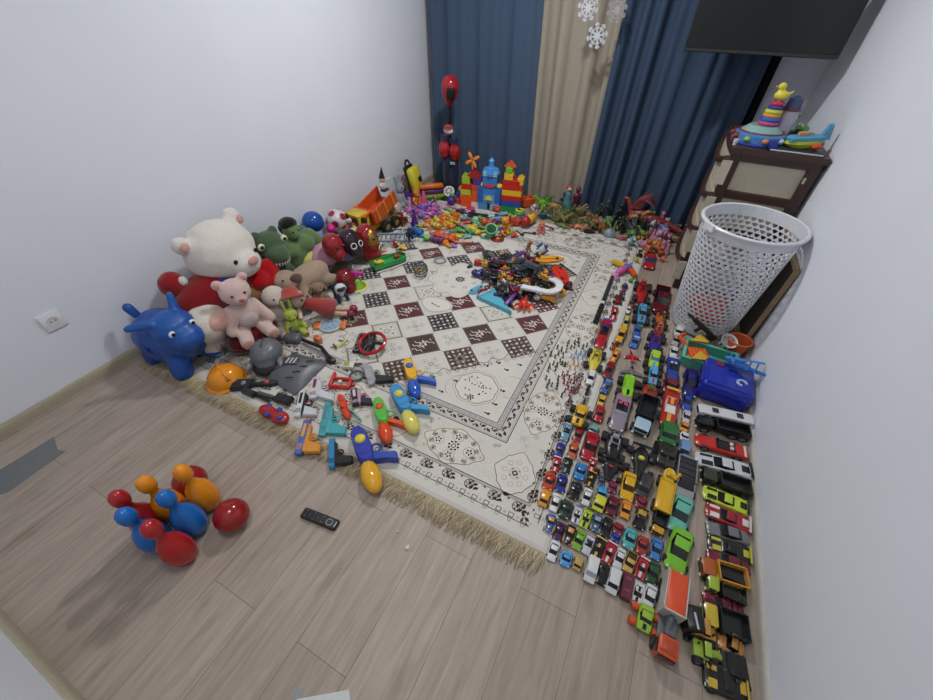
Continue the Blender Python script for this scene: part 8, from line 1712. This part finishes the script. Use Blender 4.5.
for q in (-.1, 0, .1): MB().box(tuple(Vector((-.08, 0, .17)) + R_b @ Vector((q, -.098, .05))), (.016, .008, .11), R_b).box(tuple(Vector((-.08, 0, .17)) + R_b @ Vector((q, .098, .05))), (.016, .008, .11), R_b).build('bed_rib', mat('#cf8f2a'), bdo)
MB().cyl((.0, .03, .09), (.04, .03, .2), .012).build('lift_arm', mat('#cf9a2c'), t)
for x in (.18, -.06, -.18):
    for s_ in (-1, 1): wheel(.05, .045).build('wheel', [mat('#1c1b19', 'rubber'), mat('#8c7a34')], t, (x, s_*.085, .05))
# things around the truck
t = thing('elf_doll', 'small white doll with a dark pointed hat sitting on the orange truck bed', 'doll', (-2.080,2.605,0.332), 0)
MB().ell((0, 0, .01), (.028, .032, .04)).build('body', mat('#c4bcbc', 'fabric'), t, ang=180); MB().ell((0, 0, .062), .026).build('head', mat('#c9aa98', 'skin'), t, ang=180); MB().lathe([(.026, 0), (.014, .04), (.003, .08), (.001, .085)], (0, 0, .075), (0, .1, 0), 12).build('hat', mat('#2c1c20', 'fabric'), t)
MB().capsule((0, .03, .03), (.03, .06, .06), .009).capsule((0, -.03, .03), (.03, -.06, .03), .009).build('arms', mat('#cfc4c0', 'fabric'), t, ang=180); MB().rbox((.015, 0, -.02), (.05, .07, .02), .008).build('belt', mat('#2a2426', 'fabric'), t)
t = thing('toy_backpack', 'yellow toy backpack with black straps against the left wall', 'backpack', (-2.120,3.191,0.152), 0, rot=(.0, -.25, .1)); t.location.z = .12
MB().rbox((0, 0, .10), (.08, .17, .22), .035, n=12).build('bag', mat('#c9bd34'), t, ang=60); MB().rbox((-.045, 0, .11), (.03, .16, .24), .014).build('back_panel', mat('#1c1d20'), t); MB().torus((-.04, 0, .23), .04, .010, (0, PI/2, 0), 18, 6).build('handle', mat('#1a1b1e'), t); MB().rbox((.042, .02, .09), (.008, .06, .045), .003).build('label_patch', mat('#26282a'), t)
for i, (z, y, h, lb) in enumerate(((.05, 3.16, '#94a83a', 'lime plank at the bottom of the plank pile by the backpack'), (.095, 3.15, '#5c2464', 'purple plank in the middle of the plank pile'), (.145, 3.14, '#cf6a20', 'orange tube on top of the plank pile'), (.02, 3.18, '#3f9a54', 'green plank lying lowest in the plank pile'))):
    tag(MB().rbox((0, 0, 0), (.24, .06, .045), .018).build('toy_plank', mat(h), None, (-2.0, y+.10, z+.01), 60, (0, 0, .75)), lb, 'toy plank', 'plank pile by the left wall')
t = thing('plush_rabbit', 'grey plush rabbit sitting among the toys by the left wall', 'plush rabbit', (-2.211,2.998, .009), 0); soft(MB().ell((0, 0, .07), (.055, .06, .075)).ell((.01, 0, .17), (.045, .045, .05)).capsule((0, .025, .21), (-.01, .03, .27), .018).capsule((0, -.025, .21), (-.01, -.03, .27), .018).ell((.05, .035, .03), (.04, .025, .025)).ell((.05, -.035, .03), (.04, .025, .025)), 'body', mat('#8d949c', 'plush'), t, .008, 2); 
for s_ in (-1, 1): eye(t, (.052, s_*.018, .18), .006)
t = thing('toy_santa_car', 'red toy sleigh with a big cream dome on top', 'toy car', (-2.052,2.696, .009), -.8); MB().rbox((0, 0, .05), (.17, .12, .07), .03).build('body', mat('#84241f'), t, ang=60); MB().ell((0, 0, .12), (.075, .065, .06)).build('dome', mat('#b8a494', 'gloss'), t, ang=180)
for x in (-.05, .05):
    for s_ in (-1, 1): wheel(.025, .02).build('wheel', [mat(TYRE, 'rubber'), mat('#8a2a24')], t, (x, s_*.062, .025))
for i, (x, y) in enumerate(((-1.943,2.642), (-1.955,2.711))): small('animal', (x, y), .009, -.7, .10, ('#7c3a2a', '#5c2a1f'), ('brown toy reindeer, front one, beside the red sleigh', 'brown toy reindeer, rear one, beside the red sleigh')[i])
vehicle('pickup', (-1.965,2.474), (-2.109,2.564), .10, ('#23374c', '#1b2630'), 'dark navy toy pickup with black wheels beside the masks', None, z=.009)
small('ball', (-2.038,2.570), .02, 0, .07, '#2c4a70', 'steel blue small ball behind the navy pickup')
small('bear', (-2.310,2.351), .05, 0, .09, ('#8c5a6c', '#b07a88'), 'mauve tiny bear at the foot of the spotted ball')
small('strip', (-1.952,2.544), .009, .5, .10, ('#3a4a5c', '#24303c'), 'dark slate strip in front of the red sleigh')
vehicle('coupe', (0.103,2.894), (0.091,3.122), .085, ('#a8222a', '#2c4070', '#2c3a5c'), 'red toy car with blue top standing alone left of the drawer chest', None)

# ---- further pieces that look alike in each heap ----
def fill(n, seed, cx, cy, rx, ry, kinds, cols, label, group, smin, smax, zmax=.02):
    r = random.Random(seed)
    for i in range(n):
        a = r.uniform(0, 6.28); q = r.random()**.5
        small(r.choice(kinds), (cx+rx*q*cos(a), cy+ry*q*sin(a)), RUGZ+r.uniform(0, zmax), r.uniform(0, 6.28), r.uniform(smin, smax), r.choice(cols), label, group=group)
fill(34, 1, -.72, 2.30, .25, .25, ('transformer', 'figure', 'bug', 'brick', 'plate', 'gun', 'blob'), [('#222329', '#3a3d44'), ('#2b2c33', '#53565e'), ('#191a1e', '#2c2e36')], 'black or charcoal toy robot piece in the heap at the rug centre', 'dark robot pieces heaped at the rug centre', .06, .11, .05)
fill(10, 2, -.72, 2.30, .24, .24, ('plate', 'brick', 'claw', 'figure'), [('#b9812c', '#8c6424'), ('#c08a34', '#5c4420')], 'ochre toy robot piece in the heap at the rug centre', 'ochre robot pieces heaped at the rug centre', .05, .09, .06)
fill(8, 3, -.72, 2.30, .24, .23, ('plate', 'brick', 'figure'), [('#8c2430', '#5c1a24'), ('#7c1f2c', '#3c3f70')], 'dark red toy robot piece in the heap at the rug centre', 'dark red robot pieces heaped at the rug centre', .05, .09, .06)

ST = ('strip', 'fish', 'blob', 'star', 'plate', 'bug')
for (n, sd, cx, cy, rx, ry, kd, cl, lb, gp, a_, b_) in (
 (14, 11, -1.52, 2.80, .27, .20, ST, [('#d0561f', '#cf7a34'), ('#c4481c', '#d8904a')], 'small orange toy piece strewn on the back left of the rug', 'small orange pieces strewn on the rug', .06, .11),
 (12, 12, -1.50, 2.82, .27, .20, ST, [('#cfb034', '#c49a2c'), ('#d0bc54', '#8c8a34')], 'small yellow toy piece strewn on the back left of the rug', 'small yellow pieces strewn on the rug', .06, .12),
 (12, 13, -1.36, 2.88, .26, .20, ST+('frog',), [('#5fae44', '#4a8c3c'), ('#4a9c6c', '#7cc08c')], 'small green toy piece strewn on the back of the rug', 'small green pieces strewn on the rug', .06, .10),
 (8, 14, -1.48, 2.80, .26, .20, ST, [('#7c8c9c', '#a4b0bc'), ('#5c6c84', '#8c9aa8')], 'small grey blue toy piece strewn on the back of the rug', 'small grey blue pieces strewn on the rug', .06, .10),
 (14, 15, -1.90, 2.97, .17, .13, ('pony', 'strip', 'fish', 'star', 'blob'), [('#c87ab0', '#d8a0c8'), ('#c25a9c', '#b884c0')], 'small pink toy in the heap near the left wall', 'small pink toys near the left wall', .06, .11),
 (12, 16, -1.90, 2.93, .17, .14, ('pony', 'strip', 'fish', 'blob'), [('#8c64b0', '#a888c4'), ('#6c3f98', '#9878b8')], 'small violet toy in the heap near the left wall', 'small violet toys near the left wall', .06, .11),
 (8, 17, -1.28, 3.08, .22, .14, ('gun', 'strip', 'plate'), [('#232c3c', '#384458'), ('#2c3440', '#1c2028')], 'dark slate toy piece on the back of the rug', 'dark slate pieces on the back of the rug', .08, .13),
 (8, 18, -1.15, 3.02, .24, .16, ('fish', 'blob', 'brick', 'star'), [('#c4442c', '#cf6a3c'), ('#b03428', '#c8a03a')], 'small red toy piece behind the rug centre', 'small red pieces behind the rug centre', .05, .10),
 (18, 19, -.62, 3.47, .27, .14, ('dino', 'croc'), [('#5c6434', '#74803c'), ('#6c6038', '#8c7c48'), ('#4c5830', '#5c6c3c')], 'olive toy reptile in the crowd before the beige curtain', 'olive toy reptiles before the beige curtain', .09, .15),
 (8, 20, -.55, 3.42, .28, .14, ('dino', 'croc', 'bug'), [('#8c5a34', '#a87844'), ('#a0683c', '#6c4428')], 'brown toy reptile in the crowd before the beige curtain', 'brown toy reptiles before the beige curtain', .08, .14),
 (12, 21, -.16, 3.45, .26, .10, ('figure', 'dino', 'animal', 'robot'), [('#26282e', '#34373f'), ('#2c2c2a', '#44443c')], 'dark toy figure at the foot of the right blue curtain', 'dark toy figures by the right blue curtain', .10, .15),
 (8, 22, -.12, 3.40, .26, .10, ('dino', 'frog', 'croc'), [('#3f5c34', '#54744a'), ('#5c7c3c', '#748c4c')], 'green toy reptile at the foot of the right blue curtain', 'green toy reptiles by the right blue curtain', .08, .13),
 (10, 23, .10, 3.30, .11, .17, ('dress', 'bear', 'blob'), [('#b0708c', '#c898a8'), ('#a88098', '#c0a0b0')], 'mauve toy figure crowded left of the drawer chest', 'mauve toy figures by the drawer chest', .08, .12),
 (8, 24, .08, 3.28, .11, .18, ('bear', 'animal', 'bird'), [('#b86a3c', '#cf9a4c'), ('#a84c34', '#c49a44')], 'orange brown toy figure crowded left of the drawer chest', 'orange brown toys by the drawer chest', .07, .11)):
    fill(n, sd, cx, cy, rx, ry, kd, cl, lb, gp, a_, b_)
